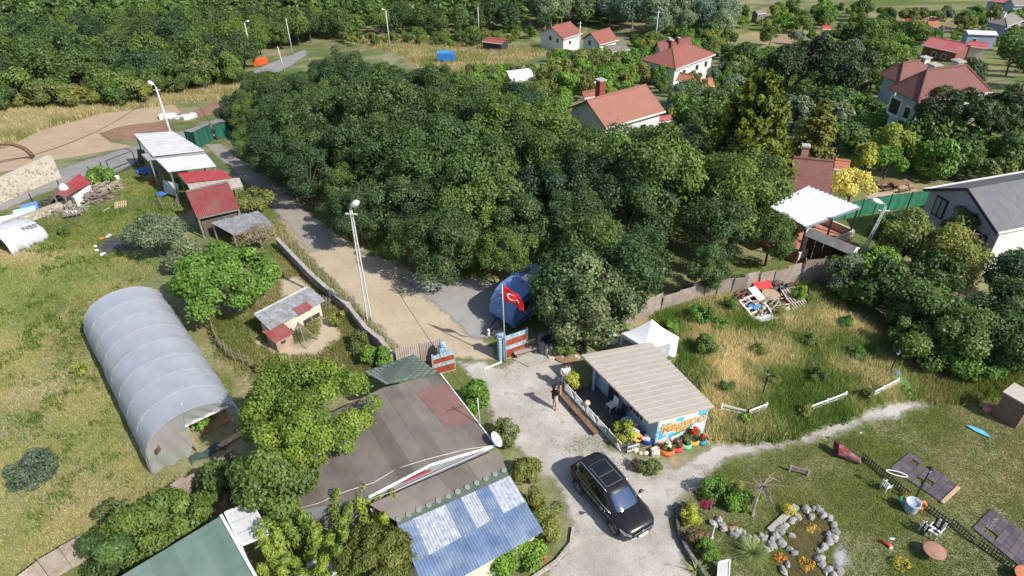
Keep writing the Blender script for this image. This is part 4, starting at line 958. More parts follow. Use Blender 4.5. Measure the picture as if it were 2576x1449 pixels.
# ------------------------------------------------------------------ upper left: tarp tunnel, wood store, stone walls, shed row
def text_mesh(body, size, extrude=.004, shear=0., offset=0., res=3):
    c = bpy.data.curves.new('lettering', 'FONT'); c.body = body; c.size = size; c.extrude = extrude; c.shear = shear; c.offset = offset; c.resolution_u = res
    c.align_x = 'CENTER'; c.align_y = 'CENTER'
    o = bpy.data.objects.new('lettering', c); COL.objects.link(o)
    dg = bpy.context.evaluated_depsgraph_get(); me = bpy.data.meshes.new_from_object(o.evaluated_get(dg)); bpy.data.objects.remove(o); bpy.data.curves.remove(c)
    return me
def make_tarp():
    A = G(35, 642); B = G(120, 603); e = (B - A).normalized(); n = Vector((-e.y, e.x, 0)); Lt = (B - A).length + .3; Wd = 3.3; Hh = 1.75
    o = thing('tarp_shelter', 'sagging white tarpaulin shelter with printed letters in the field', 'shelter', A); rel = A
    rg = random.Random(5); V = []; Q = []; nt_, ns = 26, 26
    for i in range(nt_ + 1):
        f = i / nt_
        for j in range(ns + 1):
            s = j / ns; a = math.pi * s; x = Wd / 2 - math.cos(a) * Wd / 2; h = Hh * (1 - .22 * f * f)
            z = max(0, math.sin(a)) ** .7 * h
            fold = .05 * math.sin(f * 19 + math.sin(s * 7)) * (1 - abs(2 * s - 1)) * (1.5 if f < .45 else .25) + rg.uniform(-.012, .012)
            hem = .09 * math.sin(i * .7) + .07 * math.sin(i * 1.9) + rg.uniform(-.05, .05) if j == 0 else 0
            V.append(A + e * (Lt * f - .1) + n * (x + fold - hem) + Vector((0, 0, z + fold * .6)))
    for i in range(nt_):
        for j in range(ns):
            a = i * (ns + 1) + j; Q.append((a, a + 1, a + ns + 2, a + ns + 1))
    mb = MB(); mb.add(V, Q); tm = mb.build('tarp_cover', mat('white_tarpaulin', (.52, .52, .53), .5, .05, 2., stain=(.4, .4, .41), stain_amt=.35), o, True, rel)
    md = tm.modifiers.new('s', 'SOLIDIFY'); md.thickness = .012
    mb = MB(); c = A + e * (Lt - .1) + n * Wd / 2; mb.add([c] + V[nt_ * (ns + 1):], [(0, j, j + 1) for j in range(1, ns + 1)]); mb.build('end_tarp', MATS['white_tarpaulin'], o, False, rel)
    # letters follow the curved side
    me = text_mesh('NSST', .70, .003, 0, .012)
    s0 = .26; a0 = math.pi * s0
    for v in me.vertices:
        f = .80 + v.co.x / Lt * .9; s = s0 + v.co.y / (math.pi * Wd / 2) * .8; a = math.pi * s; h = Hh * (1 - .22 * f * f)
        x = Wd / 2 - math.cos(a) * Wd / 2; z = math.sin(a) ** .7 * h
        p = e * (Lt * f - .1) + n * (x - .07) + Vector((0, 0, z + .07)); v.co = p
    me.materials.append(mat('grey_print', (.24, .245, .26), .7, .1)); link_mesh('printed_letters', me, o)
    for f in (.02, .5):
        mb = MB(); mb.tube([A + e * (Lt * f) + n * (Wd / 2 - math.cos(math.pi * s) * (Wd / 2 - .05)) + Vector((0, 0, math.sin(math.pi * s) ** .7 * (Hh * (1 - .22 * f * f) - .05))) for s in np.linspace(0, 1, 12)], .025, 5); mb.build('hoop', STEEL, o, False, rel)
    q = G(0, 575) + Vector((-.4, .2, 0))
    for k, (du, m, lb) in enumerate((((-.2, .4), mat('pale_sheet', (.58, .61, .64), .6, .1), 'pale grey sheet leaning behind the white tarpaulin'), ((.1, 1.5), mat('mint_board', (.38, .60, .55), .7, .1), 'mint green board behind the white tarpaulin'), ((-.1, 2.3), mat('blue_board', (.08, .2, .5), .7, .1), 'blue board against the rubble wall at the left edge'))):
        p = q + Vector((du[0] + k * .35, du[1], 0)); mb = MB(); mb.prism([p, p + Vector((1.9 - k * .4, .75, 0)), p + Vector((1.9 - k * .5, 1.1, .5)), p + Vector((0, .35, .5))], (-.01, .04, 0)); world_thing(mb, 'board', m, lb, 'board', p)
    q = G(285, 612); o = thing('ground_sheet', 'black weed fabric disc weighted with stones', 'ground sheet', q)
    vs = [G(240, 625), G(246, 605), G(262, 597), G(300, 590), G(350, 586), G(375, 605), G(360, 628), G(300, 632), G(262, 642), G(250, 640)]
    c = sum(vs, Vector()) / len(vs); mb = MB(); mb.add([c + Vector((0, 0, .14))] + [c.lerp(v, .5) + Vector((0, 0, .10)) for v in vs] + [v + Vector((0, 0, .012)) for v in vs], [(0, 1 + i, 1 + (i + 1) % 10) for i in range(10)] + [(1 + i, 11 + i, 11 + (i + 1) % 10, 1 + (i + 1) % 10) for i in range(10)]); mb.build('fabric', BLACKT, o, True, q)
    for i, (u, v) in enumerate(((240, 622), (244, 632), (256, 643), (262, 640), (276, 594), (270, 598))):
        p = G(u, v); mb = MB(); mb.blob(p + Vector((0, 0, .08)), (.34, .24, .2), i); world_thing(mb, 'stone', mat('white_stone', (.62, .6, .56), .9, .15, 4.), 'pale stone holding down the black weed fabric', 'stone', p, 'stones on the weed fabric')
    p = G(256, 602); mb = MB(); mb.blob(p + Vector((0, 0, .08)), (.5, .22, .18), 3); world_thing(mb, 'orange_bag', mat('orange_plastic', (.75, .22, .05), .6, .15), 'orange bag at the rim of the weed fabric', 'bag', p)
make_tarp()
def log_heap(name, label, u, v, size, n, seed, m=TWIG, L=(.6, 1.6), r=(.03, .08), group=None):
    q = G(u, v); o = thing(name, label, 'wood pile', q, 0, group); rg = random.Random(seed)
    pr = []
    for k in range(6):
        ln = rg.uniform(*L); rr = rg.uniform(*r); mb = MB(); b = Vector((0, rg.uniform(-.12, .12), rg.uniform(-.05, .08)))
        mb.tube([(-ln / 2, 0, 0), b, (ln / 2, 0, 0)], [rr, rr * .9, rr * .6], 5); ob = mb.build('log', m); pr.append(ob.data); bpy.data.objects.remove(ob)
    for k in range(n):
        x, y = rg.gauss(0, size[0] / 2.6), rg.gauss(0, size[1] / 2.6); d = math.hypot(x / size[0], y / size[1]) * 2
        z = max(.04, size[2] * max(0, 1 - d * .75) * rg.uniform(.35, 1.0))
        ob = link_mesh('log', pr[k % 6], o, (x, y, z)); ob.rotation_euler = (rg.uniform(-.4, .4), rg.uniform(-.45, .45), rg.gauss(.4, .7))
    return o
def make_woodstore():
    P = lambda u, v, z=0: G(u, v, z)
    a, b, c, d_ = P(203, 487, 1.5), P(150, 478 - 12, 1.9), P(200, 437, 1.9), P(228, 458, 1.5)
    a, b, c, d_ = P(133, 486, 1.55), P(163, 497, 1.45), P(228, 460, 1.5), P(198, 438, 1.75)
    o = thing('wood_store', 'small store with a bright red sheet roof above the log heaps', 'shed', Vector((a.x, a.y, float(T(a.x, a.y))))); rel = o.location
    for k in range(2):
        mb = MB(); f0, f1 = k / 2, (k + 1) / 2; mb.corr(a.lerp(d_, f0), a.lerp(d_, f1 + .02), b.lerp(c, f1 + .02), b.lerp(c, f0), 7, .02); mb.build('roof_sheet', (RED_OLD, RED_SHEET)[k], o, False, rel)
    z0 = rel.z; bb = [b.lerp(a, .1).lerp(c, .3), b.lerp(c, .95), c.lerp(d_, .8).lerp(b, .1), a.lerp(d_, .3)]
    mb = MB(); mb.prism([Vector((p.x, p.y, z0)) for p in bb], (0, 0, .95)); mb.build('wall', WHITE, o, False, rel)
    for p in (a, b):
        mb = MB(); mb.beam(Vector((p.x, p.y, z0)), p - Vector((0, 0, .04)), .08); mb.build('post', WOODG, o, False, rel)
    q = P(158, 470, 1.75); mb = MB(); mb.lathe([(.36, -1.6), (.36, 0), (.2, .22), (.08, .3)], q, 10); t = world_thing(mb, 'clay_oven', mat('oven_white', (.62, .6, .57), .9, .1), 'white rounded clay oven behind the red store roof', 'oven', Vector((q.x, q.y, z0)), smooth=True)
    log_heap('brushwood_heap', 'dark heap of brushwood left of the red store roof', 140, 515, (2.6, 2.0, 1.0), 90, 1, mat('dark_brushwood', (.10, .085, .075), .9, .3, 9., rand=.3), (.8, 1.8), (.02, .05))
    log_heap('log_heap', 'heap of grey split logs right of the red store roof', 232, 508, (2.3, 2.0, 1.15), 120, 2)
    log_heap('log_heap', 'long bleached branches stacked behind the log heap', 255, 482, (2.6, 1.6, .9), 50, 3, mat('bleached_wood', (.42, .35, .28), .9, .2, 8., rand=.25), (1.2, 2.4), (.03, .06))
    log_heap('log_heap', 'scattered planks and rubble below the brushwood heap', 165, 535, (3.0, 1.4, .5), 50, 4, WOODG, (.5, 1.3), (.04, .09))
    q = P(290, 528); o = thing('pallet', 'tan pallet propped in the grass by the log heap', 'pallet', q)
    for i in range(6):
        mb = MB(); p = q + Vector((i * .15, i * .07, .1)); mb.beam(p, p + Vector((.02, .35, .45)), .10, .03); mb.build('slat', TIMBER, o, False, q)
    mb = MB(); mb.beam(q + Vector((0, .2, .28)), q + Vector((.8, .55, .28)), .08, .04); mb.build('bearer', TIMBER, o, False, q)
    p = P(186, 548); o = thing('table', 'low grey plank table with white cups by the brushwood', 'table', p)
    mb = MB(); mb.box(p + Vector((0, 0, .45)), (1.3, .8, .06), .45); mb.build('top', WOODG, o, False, p)
    for i, j in ((-1, -1), (1, -1), (1, 1), (-1, 1)):
        mb = MB(); mb.beam(p + Vector((i * .5, j * .3, 0)), p + Vector((i * .5, j * .3, .43)), .06); mb.build('leg', WOODG, o, False, p)
    for i in range(4):
        b = p + Vector((-.35 + .22 * i, .1 * (i % 2), .48)); mb = MB(); mb.lathe([(.06, 0), (.09, .14), (.08, .14), (.05, .02)], b, 8); world_thing(mb, 'cup', WHITE, 'white cup on the low plank table', 'cup', b, 'cups on the plank table')
    for i, (u, v) in enumerate(((70, 508), (78, 555), (115, 540), (52, 545))):
        pass
make_woodstore()
stick_fence('stick_fence', 'leaning bare sticks before the rubble wall', 'fence', [(125, 580), (155, 578), (180, 570), (205, 572)], 1.6, 7, 9, mat('dark_stick', (.14, .11, .09), .9, .3, 9.), rails=0)
def stone_wall(name, label, a, b, h0, h1, t, n, seed, mortar, sz=(.2, .5), group=None):
    """mortared wall whose face stones are separate pieces"""
    A = G(*a); B = G(*b); dz = B.z - A.z; A.z -= .15; o = thing(name, label, 'wall', A, 0, group); e = (B - A); e.z = 0; L = e.length; e.normalize(); nn = Vector((e.y, -e.x, 0)); rg = random.Random(seed)
    P = lambda x, y, z: A + e * x + nn * y + Vector((0, 0, z + dz * x / L))
    mb = MB(); mb.add([P(0, 0, 0), P(L, 0, 0), P(L, 0, h1), P(0, 0, h0), P(0, -t, 0), P(L, -t, 0), P(L, -t, h1), P(0, -t, h0)], [(0, 1, 2, 3), (5, 4, 7, 6), (3, 2, 6, 7), (4, 0, 3, 7), (1, 5, 6, 2)]); mb.build('mortar_core', mortar, o, False, A)
    pr = []
    for k in range(5):
        m = MB(); m.blob((0, 0, 0), (rg.uniform(*sz), .16, rg.uniform(*sz) * .8), k + seed, 1, .22); ob = m.build('stone', STONE); pr.append(ob.data); bpy.data.objects.remove(ob)
    done = []
    for k in range(n * 6):
        if len(done) >= n: break
        x = rg.uniform(.15, L - .15); z = rg.uniform(.1, max(.15, h0 + (h1 - h0) * x / L - .12))
        if any((x - p) ** 2 + (z - q) ** 2 < (sz[0] * 1.05) ** 2 for p, q in done): continue
        done.append((x, z)); ob = link_mesh('stone', pr[k % 5], o, P(x, .01, z) - A); ob.rotation_euler = (0, 0, math.atan2(e.y, e.x)); ob.scale = (rg.uniform(.7, 1.2), 1, rg.uniform(.7, 1.2))
    return o
stone_wall('stone_wall', 'pale mortared rubble wall with a raised end beside the road', (-120, 575), (155, 447), 2.1, 2.5, .5, 120, 3, MORTAR, (.22, .5))
stone_wall('rubble_wall', 'low brown rubble wall along the road behind the wood heaps', (20, 580), (185, 520), .85, .85, .35, 60, 5, mat('brown_mortar', (.40, .33, .26), .9, .2, 3.), (.25, .5))
def make_arch():
    q = G(45, 405); o = thing('rusty_arch', 'rusty curved sheet metal arch beyond the stone wall', 'arch', q); V = []; n = 14
    A = G(-70, 440); B = G(80, 400); 
    for k in range(n + 1):
        a = math.pi * k / n; c = A.lerp(B, (1 - math.cos(a)) / 2); V += [c + Vector((0, 0, 2.3 * math.sin(a))), c + Vector((0.1, .5, 2.3 * math.sin(a) + .05))]
    mb = MB(); mb.add(V, [(2 * k, 2 * k + 2, 2 * k + 3, 2 * k + 1) for k in range(n)]); ob = mb.build('sheet', mat('rusty_sheet', (.27, .15, .09), .8, .3, 2., stain=(.12, .08, .06), stain_amt=.8), o, True, q); md = ob.modifiers.new('s', 'SOLIDIFY'); md.thickness = .03
    mb = MB(); mb.tube([V[2 * k] for k in range(n + 1)], .05, 5); mb.build('rim', DARKM, o, False, q)
make_arch()
# ---- road edge posts
for k, (u, v) in enumerate(((88, 520), (157, 485), (232, 448), (262, 436))):
    q = G(u, v); mb = MB(); mb.tube([q, q + Vector((0, 0, 1.25))], .045, 6); world_thing(mb, 'road_post', DARKM, ['first dark fence post on the road edge from the left', 'second dark fence post on the road edge from the left', 'dark fence post left of the steel gate', 'dark fence post right beside the steel gate'][k], 'post', q)
q = G(308, 447); o = thing('steel_gate', 'open bare steel frame gate before the shed row', 'gate', q); A = G(282, 445); B = G(345, 418)
for a, b, nm in (((A, 0), (A, 1.75), 'gate_post'), ((B, 0), (B, 1.75), 'gate_post'), ((A, 1.7), (B, 1.7), 'rail'), ((A, .15), (B, .15), 'rail'), ((A, .75), (B, .75), 'rail')):
    mb = MB(); mb.beam(a[0] + Vector((0, 0, a[1])), b[0] + Vector((0, 0, b[1])), .07); mb.build(nm, mat('brown_steel', (.10, .085, .07), .6, .2), o, False, q)
# ---- shed row
def roof_on_posts(name, label, cs, m, waves, amp, n=1, posts=True, pm=WOODG, group=None, post_h=None, cat='shed', split='long', jag=0.):
    W = [G(u, v, z) for u, v, z in cs]; b = Vector((W[0].x, W[0].y, float(T(W[0].x, W[0].y)))); o = thing(name, label, cat, b, 0, group)
    for k in range(n):
        f0, f1 = k / n, (k + 1) / n + (.012 if k < n - 1 else 0); l = Vector((0, 0, .012 * (k % 2)))
        mb = MB(); mb.corr(W[0].lerp(W[1], f0) + l, W[0].lerp(W[1], f1) + l, W[3].lerp(W[2], f1) + l, W[3].lerp(W[2], f0) + l, waves / n, amp, jag=jag, seed=k); mb.build('roof_sheet', m, o, False, b)
    if posts:
        for p in W:
            q = p.lerp(sum(W, Vector()) / 4, .06); g = float(T(q.x, q.y)); mb = MB(); mb.beam(Vector((q.x, q.y, g - .05)), q - Vector((0, 0, .06)), .10); mb.build('post', pm, o, False, b)
        for a, c in ((0, 1), (2, 3)):
            p = W[a].lerp(W[c], .03); q = W[a].lerp(W[c], .97); mb = MB(); mb.beam(p - Vector((0, 0, .09)), q - Vector((0, 0, .09)), .07, .1); mb.build('beam', pm, o, False, b)
    return o, W, b
# corner order: wave edge first (waves run from edge 0-1 to edge 3-2)
roof_on_posts('open_shed', 'big open shed with white corrugated roof behind the grey strip', [(337, 337, 3.3), (383, 392, 3.1), (513, 378, 3.1), (435, 331, 3.3)], WHITE_SHEET, 14, .06, 3)
roof_on_posts('shed_roof_strip', 'narrow dark grey corrugated roof strip between the white shed roofs', [(355, 387, 3.0), (373, 404, 2.85), (520, 388, 2.85), (505, 377, 3.0)], GREY_SHEET, 4, .04, 1)
roof_on_posts('open_shed', 'open shed with rough edged white corrugated roof next to the red one', [(392, 400, 2.9), (425, 433, 2.75), (544, 419, 2.75), (518, 388, 2.9)], WHITE_SHEET, 8, .06, 2, jag=.06)
roof_on_posts('shed', 'shed with a bright red sheet roof in the shed row', [(447, 435, 2.6), (468, 460, 2.4), (583, 448, 2.4), (560, 427, 2.6)], RED_SHEET, 2, .01, 1)
o, W, b = roof_on_posts('shed', 'shed with a beige ribbed roof between the two red roofs', [(468, 457, 2.35), (602, 447, 2.35), (612, 470, 2.0), (483, 488, 2.0)], BEIGE, 9, .015, 9)
o, W, b = roof_on_posts('shed', 'shed with a large faded red corrugated roof sloping to the field', [(468, 484, 2.7), (573, 458, 2.7), (603, 524, 1.9), (495, 548, 1.9)], RED_OLD, 26, .02, 4)
cc = [p.lerp(sum(W, Vector()) / 4, .14) for p in W]; z0 = float(T(b.x, b.y)); mb = MB(); mb.prism([Vector((p.x, p.y, z0 - .1)) for p in cc], (0, 0, 1.7)); mb.build('wall', mat('dark_boards', (.12, .10, .085), .9, .3, 4.), o, False, b)
mb = MB(); mb.beam(W[0] + Vector((0, 0, .05)), W[1] + Vector((0, 0, .05)), .28, .05); mb.build('ridge_cap', mat('brown_felt_cap', (.22, .15, .13), .8, .2), o, False, b)
roof_on_posts('lean_to', 'collapsing lean-to of weathered silver sheets behind bare twigs', [(530, 560, 1.5), (650, 530, 1.5), (690, 565, 1.1), (585, 590, 1.1)], SILVER, 16, .03, 6, jag=.12, cat='lean-to')
mb = MB(); q = G(428, 480); mb.prism([G(410, 452, 1.7), G(448, 462, 1.4), G(450, 497, .3), G(412, 480, .5)], (.03, -.03, 0)); world_thing(mb, 'panel', mat('pale_blue_panel', (.42, .45, .48), .5, .08), 'pale grey blue panel leaning before the shed row', 'panel', q)
mb = MB(); q = G(372, 436); mb.blob(q + Vector((0, 0, .25)), (2.2, 1.1, .5), 4, 2, .3); world_thing(mb, 'tarp_heap', BLUET, 'crumpled blue tarpaulin heap in the shed shade', 'tarp', q)
mb = MB(); q = G(408, 497); mb.blob(q + Vector((0, 0, .35)), (.9, .5, .4), 7, 2, .3); world_thing(mb, 'tarp_heap', BLUET, 'small bright blue sheet on the stick pen', 'tarp', q)
stick_fence('stick_pen', 'small stick pen in front of the faded red shed', 'pen', [(402, 510), (415, 535), (450, 532), (452, 500)], 1.0, 7, 21, rails=2)
q = G(352, 425); mb = MB(); mb.prism([G(345, 375, 2.2), G(362, 378, 2.2), G(364, 415, .1), G(347, 412, .1)], (.05, .05, 0)); world_thing(mb, 'dark_boarding', mat('dark_boards', (.12, .10, .085)), 'dark boarding at the left end of the big white shed', 'boarding', q)
for k, (u, v, r, m, lb) in enumerate(((297, 452, .22, WHITE, 'white bucket lying by the fig shrub'), (385, 462, .2, mat('red_plastic', (.6, .05, .04), .5, .1), 'small red bucket in the shed shade'))):
    q = G(u, v); mb = MB(); mb.lathe([(r * .8, 0), (r, r * 1.8), (r * .92, r * 1.8), (r * .75, .04)], q, 12); world_thing(mb, 'bucket', m, lb, 'bucket', q)
# ---- green screened gate and fence
def screen_fence(name, label, pts, h, w=2.0, m=GREENS):
    W = [G(*p) for p in pts]; o = thing(name, label, 'fence', W[0]); rel = W[0]
    for a, b in zip(W, W[1:]):
        n = max(1, round((b - a).length / w))
        for i in range(n):
            p = a.lerp(b, i / n); q = a.lerp(b, (i + 1) / n); dz = Vector((0, 0, h)); t = (q - p).cross(dz).normalized() * .02
            mb = MB(); mb.corr(p + (q - p) * .02 + Vector((0, 0, .08)), q - (q - p) * .02 + Vector((0, 0, .08)), q - (q - p) * .02 + dz, p + (q - p) * .02 + dz, 2.5, .02, seed=i); mb.build('screen_panel', m, o, False, rel)
            mb = MB(); mb.tube([p, p + dz * 1.05], .045, 6); mb.build('post', DARKM, o, False, rel)
    mb = MB(); mb.tube([W[-1], W[-1] + Vector((0, 0, h * 1.05))], .045, 6); mb.build('post', DARKM, o, False, rel)
    mb = MB(); mb.tube([p + Vector((0, 0, h)) for p in W], .03, 5); mb.build('top_rail', DARKM, o, False, rel)
    return o
screen_fence('screened_gate', 'dark green screened gate leaf across the lane', [(476, 372), (497, 375), (538, 352)], 2.0, 1.4)
screen_fence('screen_fence', 'dark green screen fence running into the grove', [(546, 352), (575, 345), (610, 330)], 1.9, 1.4)
def rubble(name, label, u, v, n, s, spread, m, seed, group=None):
    q = G(u, v); o = thing(name, label, 'rubble', q); rg = random.Random(seed)
    for k in range(n):
        x, y = rg.uniform(-spread[0], spread[0]), rg.uniform(-spread[1], spread[1]); mb = MB(); d = rg.uniform(.6, 1.2) * s
        p = q + Vector((x, y, float(T(q.x + x, q.y + y)) - q.z + d * .3)); mb.box(p, (d * 1.3, d, d * .8), rg.uniform(0, 3)) if rg.random() < .4 else mb.blob(p, (d * 1.2, d, d * .8), k + seed); mb.build('lump', m, o, False, q)
rubble('rubble_heap', 'heap of white broken concrete beside the street lamp', 447, 298, 26, .75, (2.3, 1.0), mat('white_rubble', (.62, .6, .57), .9, .12, 3.), 5)
# ------------------------------------------------------------------ poles and cables
def lamp_pole(name, label, u, v, h, arm=(.5, 0), lamp=True, r=.11, lattice=False, lean=(0, 0), group=None, m=None):
    q = G(u, v); o = thing(name, label, 'pole', q, 0, group); m = m or mat('pale_pole', (.58, .57, .54), .7, .12, 2.); top = q + Vector((lean[0], lean[1], h))
    if lattice:
        for s in (-1, 1):
            mb = MB(); mb.tube([q + Vector((s * .13, 0, -.1)), top + Vector((s * .05, 0, 0))], [.055, .045], 6); mb.build('leg', m, o, False, q)
        mb = MB()
        for k in range(14):
            f = k / 14; g = f + .03; w = .13 - .08 * f; p = q.lerp(top, f); mb.beam(p + Vector((-w, 0, 0)), p + Vector((w, 0, 0)), .045)
        mb.build('rungs', m, o, False, q)
    else:
        mb = MB(); mb.tube([q - Vector((0, 0, .1)), top], [r, r * .6], 8); mb.build('shaft', m, o, True, q)
    mb = MB(); mb.beam(top + Vector((-.35, .05, -.3)), top + Vector((.35, -.05, -.3)), .07); mb.build('crossarm', m, o, False, q)
    if lamp:
        a = top + Vector((arm[0], arm[1], .25)); mb = MB(); mb.tube([top - Vector((0, 0, .2)), top + Vector((arm[0] * .3, arm[1] * .3, .2)), a], .035, 6); mb.build('lamp_arm', m, o, False, q)
        d = Vector((arm[0], arm[1], .1)).normalized(); Mx = d.to_track_quat('Z', 'Y').to_matrix(); mb = MB(); mb.lathe([(.06, -.1), (.13, .05), (.19, .28), (.17, .48), (.07, .62)], a, 10, Mx); mb.build('lamp_head', mat('lamp_white', (.78, .78, .78), .4, .03), o, True, q)
    return o, top
tops = {}
o, tops['c'] = lamp_pole('street_lamp', 'pale lattice street lamp on the lane by the low wall', 930, 808, 8.1, (.12, -.05), lattice=True)
o, tops['l'] = lamp_pole('street_lamp', 'pale street lamp behind the white corrugated shed', 452, 405, 8.0, (-.25, .1), r=.13)
o, tops['r'] = lamp_pole('utility_pole', 'leaning pale utility pole right of the white pergola', 2152, 672, 4.7, (-.35, .1), lattice=True, lean=(.75, .2))
o, tops['f1'] = lamp_pole('street_lamp', 'tall white street lamp at the distant road bend', 640, 166, 9.2, (.5, 0), r=.15)
o, tops['f2'] = lamp_pole('utility_pole', 'thin white pole right of the orange dumpsters', 737, 138, 8.5, lamp=False, r=.13)
o, tops['f3'] = lamp_pole('utility_pole', 'short white pole at the grove edge by the road', 716, 180, 5.2, lamp=False, r=.13, lean=(-.4, 0))
o, tops['f4'] = lamp_pole('street_lamp', 'tall white lamp pole before the dark far wood', 982, 128, 9.6, (-.4, 0), r=.15)
o, tops['f5'] = lamp_pole('utility_pole', 'white pole rising from the hedge at the far wood edge', 1205, 92, 8.0, lamp=False, r=.15)
o, tops['f6'] = lamp_pole('utility_pole', 'white pole standing in front of the twin cottages', 1455, 165, 9.0, lamp=False, r=.14)
o, tops['f7'] = lamp_pole('utility_pole', 'white pole behind the left twin cottage', 1386, 75, 8.5, lamp=False, r=.16)
o, tops['f8'] = lamp_pole('utility_pole', 'white pole left of the hip roofed house', 1647, 118, 8.5, lamp=False, r=.15)
o, tops['f9'] = lamp_pole('utility_pole', 'short pole at the gable of the chimney house', 1510, 305, 5.0, (-.6, 0), r=.10)
q = G(535, 352); 
lamp_pole('wooden_pole', 'thin leaning brown wooden pole beside the green gate', 537, 320, 5.4, lamp=False, r=.08, lean=(-2.2, .3), m=WOODB)
lamp_pole('wooden_pole', 'old brown wooden pole among the trees at the right', 2388, 712, 4.2, lamp=False, r=.08, lean=(.1, 0), m=WOODB)
def cable(label, a, b, sag, r=.014):
    P = []
    for k in range(13):
        f = k / 12; P.append(a.lerp(b, f) - Vector((0, 0, sag * 4 * f * (1 - f))))
    mb = MB(); mb.tube(P, r, 4); world_thing(mb, 'power_cable', mat('black_cable', (.03, .03, .03), .6, .1), label, 'cable', a)
cable('black cable from the lattice lamp to the low house roof', tops['c'] - Vector((0, 0, .3)), G(1190, 1010, 2.9), .5)
cable('black cable from the lattice lamp up the lane to the gate', tops['c'] - Vector((0, 0, .3)), G(560, 350, 5.0), 1.3)
cable('black cable from the shed lamp towards the left edge', tops['l'] - Vector((0, 0, .5)), G(-60, 420, 5.0), 1.2, .025)
cable('black cable from the leaning pole to the grey house', tops['r'] - Vector((0, 0, .3)), G(2505, 590, 3.2), .6)
for a, b, lb in (('l', 'f1', 'black cable from the shed lamp to the far road lamp'), ('f1', 'f2', 'cable between the two poles by the dumpsters'), ('f2', 'f4', 'cable from the dumpster pole to the field lamp'), ('f4', 'f5', 'cable along the far wood edge'), ('f5', 'f7', 'cable from the hedge pole to the left cottage'), ('f7', 'f8', 'cable behind the twin cottages'), ('f6', 'f9', 'cable from the cottage pole to the chimney house')):
    cable(lb, tops[a] - Vector((0, 0, .3)), tops[b] - Vector((0, 0, .3)), 1.2, .02)
cable('black cable from the leaning pole to the right edge', tops['r'] - Vector((0, 0, .5)), G(2640, 760, 4.0), .8)

# ------------------------------------------------------------------ gate, flag, caravan, tent
REDP = mat('red_gate_paint', (.30, .06, .035), .6, .15, 2., stain=(.2, .05, .03), stain_amt=.3)
SKYB = mat('sky_blue_paint', (.15, .31, .42), .6, .25, 6., stain=(.7, .72, .75), stain_amt=.7, stain_scale=9.)
def gate_leaf(name, label, a, b, h, group=None):
    A = G(*a); B = G(*b); o = thing(name, label, 'gate', A, 0, group); P = lambda f, z: A.lerp(B, f) + Vector((0, 0, z))
    nn = Vector(((B - A).y, -(B - A).x, 0)).normalized() * .04
    for z0, z1, m, nm in ((.08, h * .42, REDP, 'panel'), (h * .43, h * .56, SKYB, 'painted_band'), (h * .57, h * .84, REDP, 'panel'), (h * .85, h, SKYB, 'painted_band')):
        mb = MB(); mb.prism([P(.02, z0), P(.98, z0), P(.98, z1), P(.02, z1)], nn); mb.build(nm, m, o, False, A)
    for f in (0, 1):
        mb = MB(); mb.beam(P(f, 0), P(f, h + .08), .09); mb.build('post', CONC, o, False, A)
    for z in (.06, h * .425, h * .565, h * .845):
        mb = MB(); mb.beam(P(0, z) + nn * 1.3, P(1, z) + nn * 1.3, .03, .04); mb.build('rail', CONC, o, False, A)
    return o
gate_leaf('gate_leaf', 'open red gate leaf with painted wave bands beside the flagpole', (1262, 907), (1326, 884), 1.75)
gate_leaf('gate_leaf', 'open red gate leaf with blue bands at the corner of the low house', (1092, 945), (1145, 930), 1.5)
q = G(1268, 905); mb = MB(); mb.box(q + Vector((-.12, .1, .85)), (.42, .42, 1.7), .3); mb.box(q + Vector((-.12, .1, 1.73)), (.5, .5, .08), .3); world_thing(mb, 'gate_pillar', SKYB, 'blue and white painted gate pillar at the flagpole', 'pillar', q)
q = G(1118, 925); mb = MB(); mb.box(q + Vector((0, 0, .8)), (.42, .42, 1.6), .3); mb.lathe([(.12, 1.6), (.2, 1.75), (.14, 1.95), (.05, 2.0)], q, 10); world_thing(mb, 'gate_pillar', SKYB, 'blue and white painted gate pillar left of the drive', 'pillar', q)
reed_fence('reed_fence', 'short grey reed screen between the low wall and the gate', [(1000, 925), (1060, 915), (1110, 905)], 1.5)
q = G(1232, 920); mb = MB(); a = G(1262, 912); b = G(1218, 930); mb.tube([a + Vector((0, 0, .05)), b + Vector((0, 0, .05))], .05, 6); world_thing(mb, 'barrier_bar', WHITE, 'white bar lying on the ground beside the flagpole', 'bar', a)
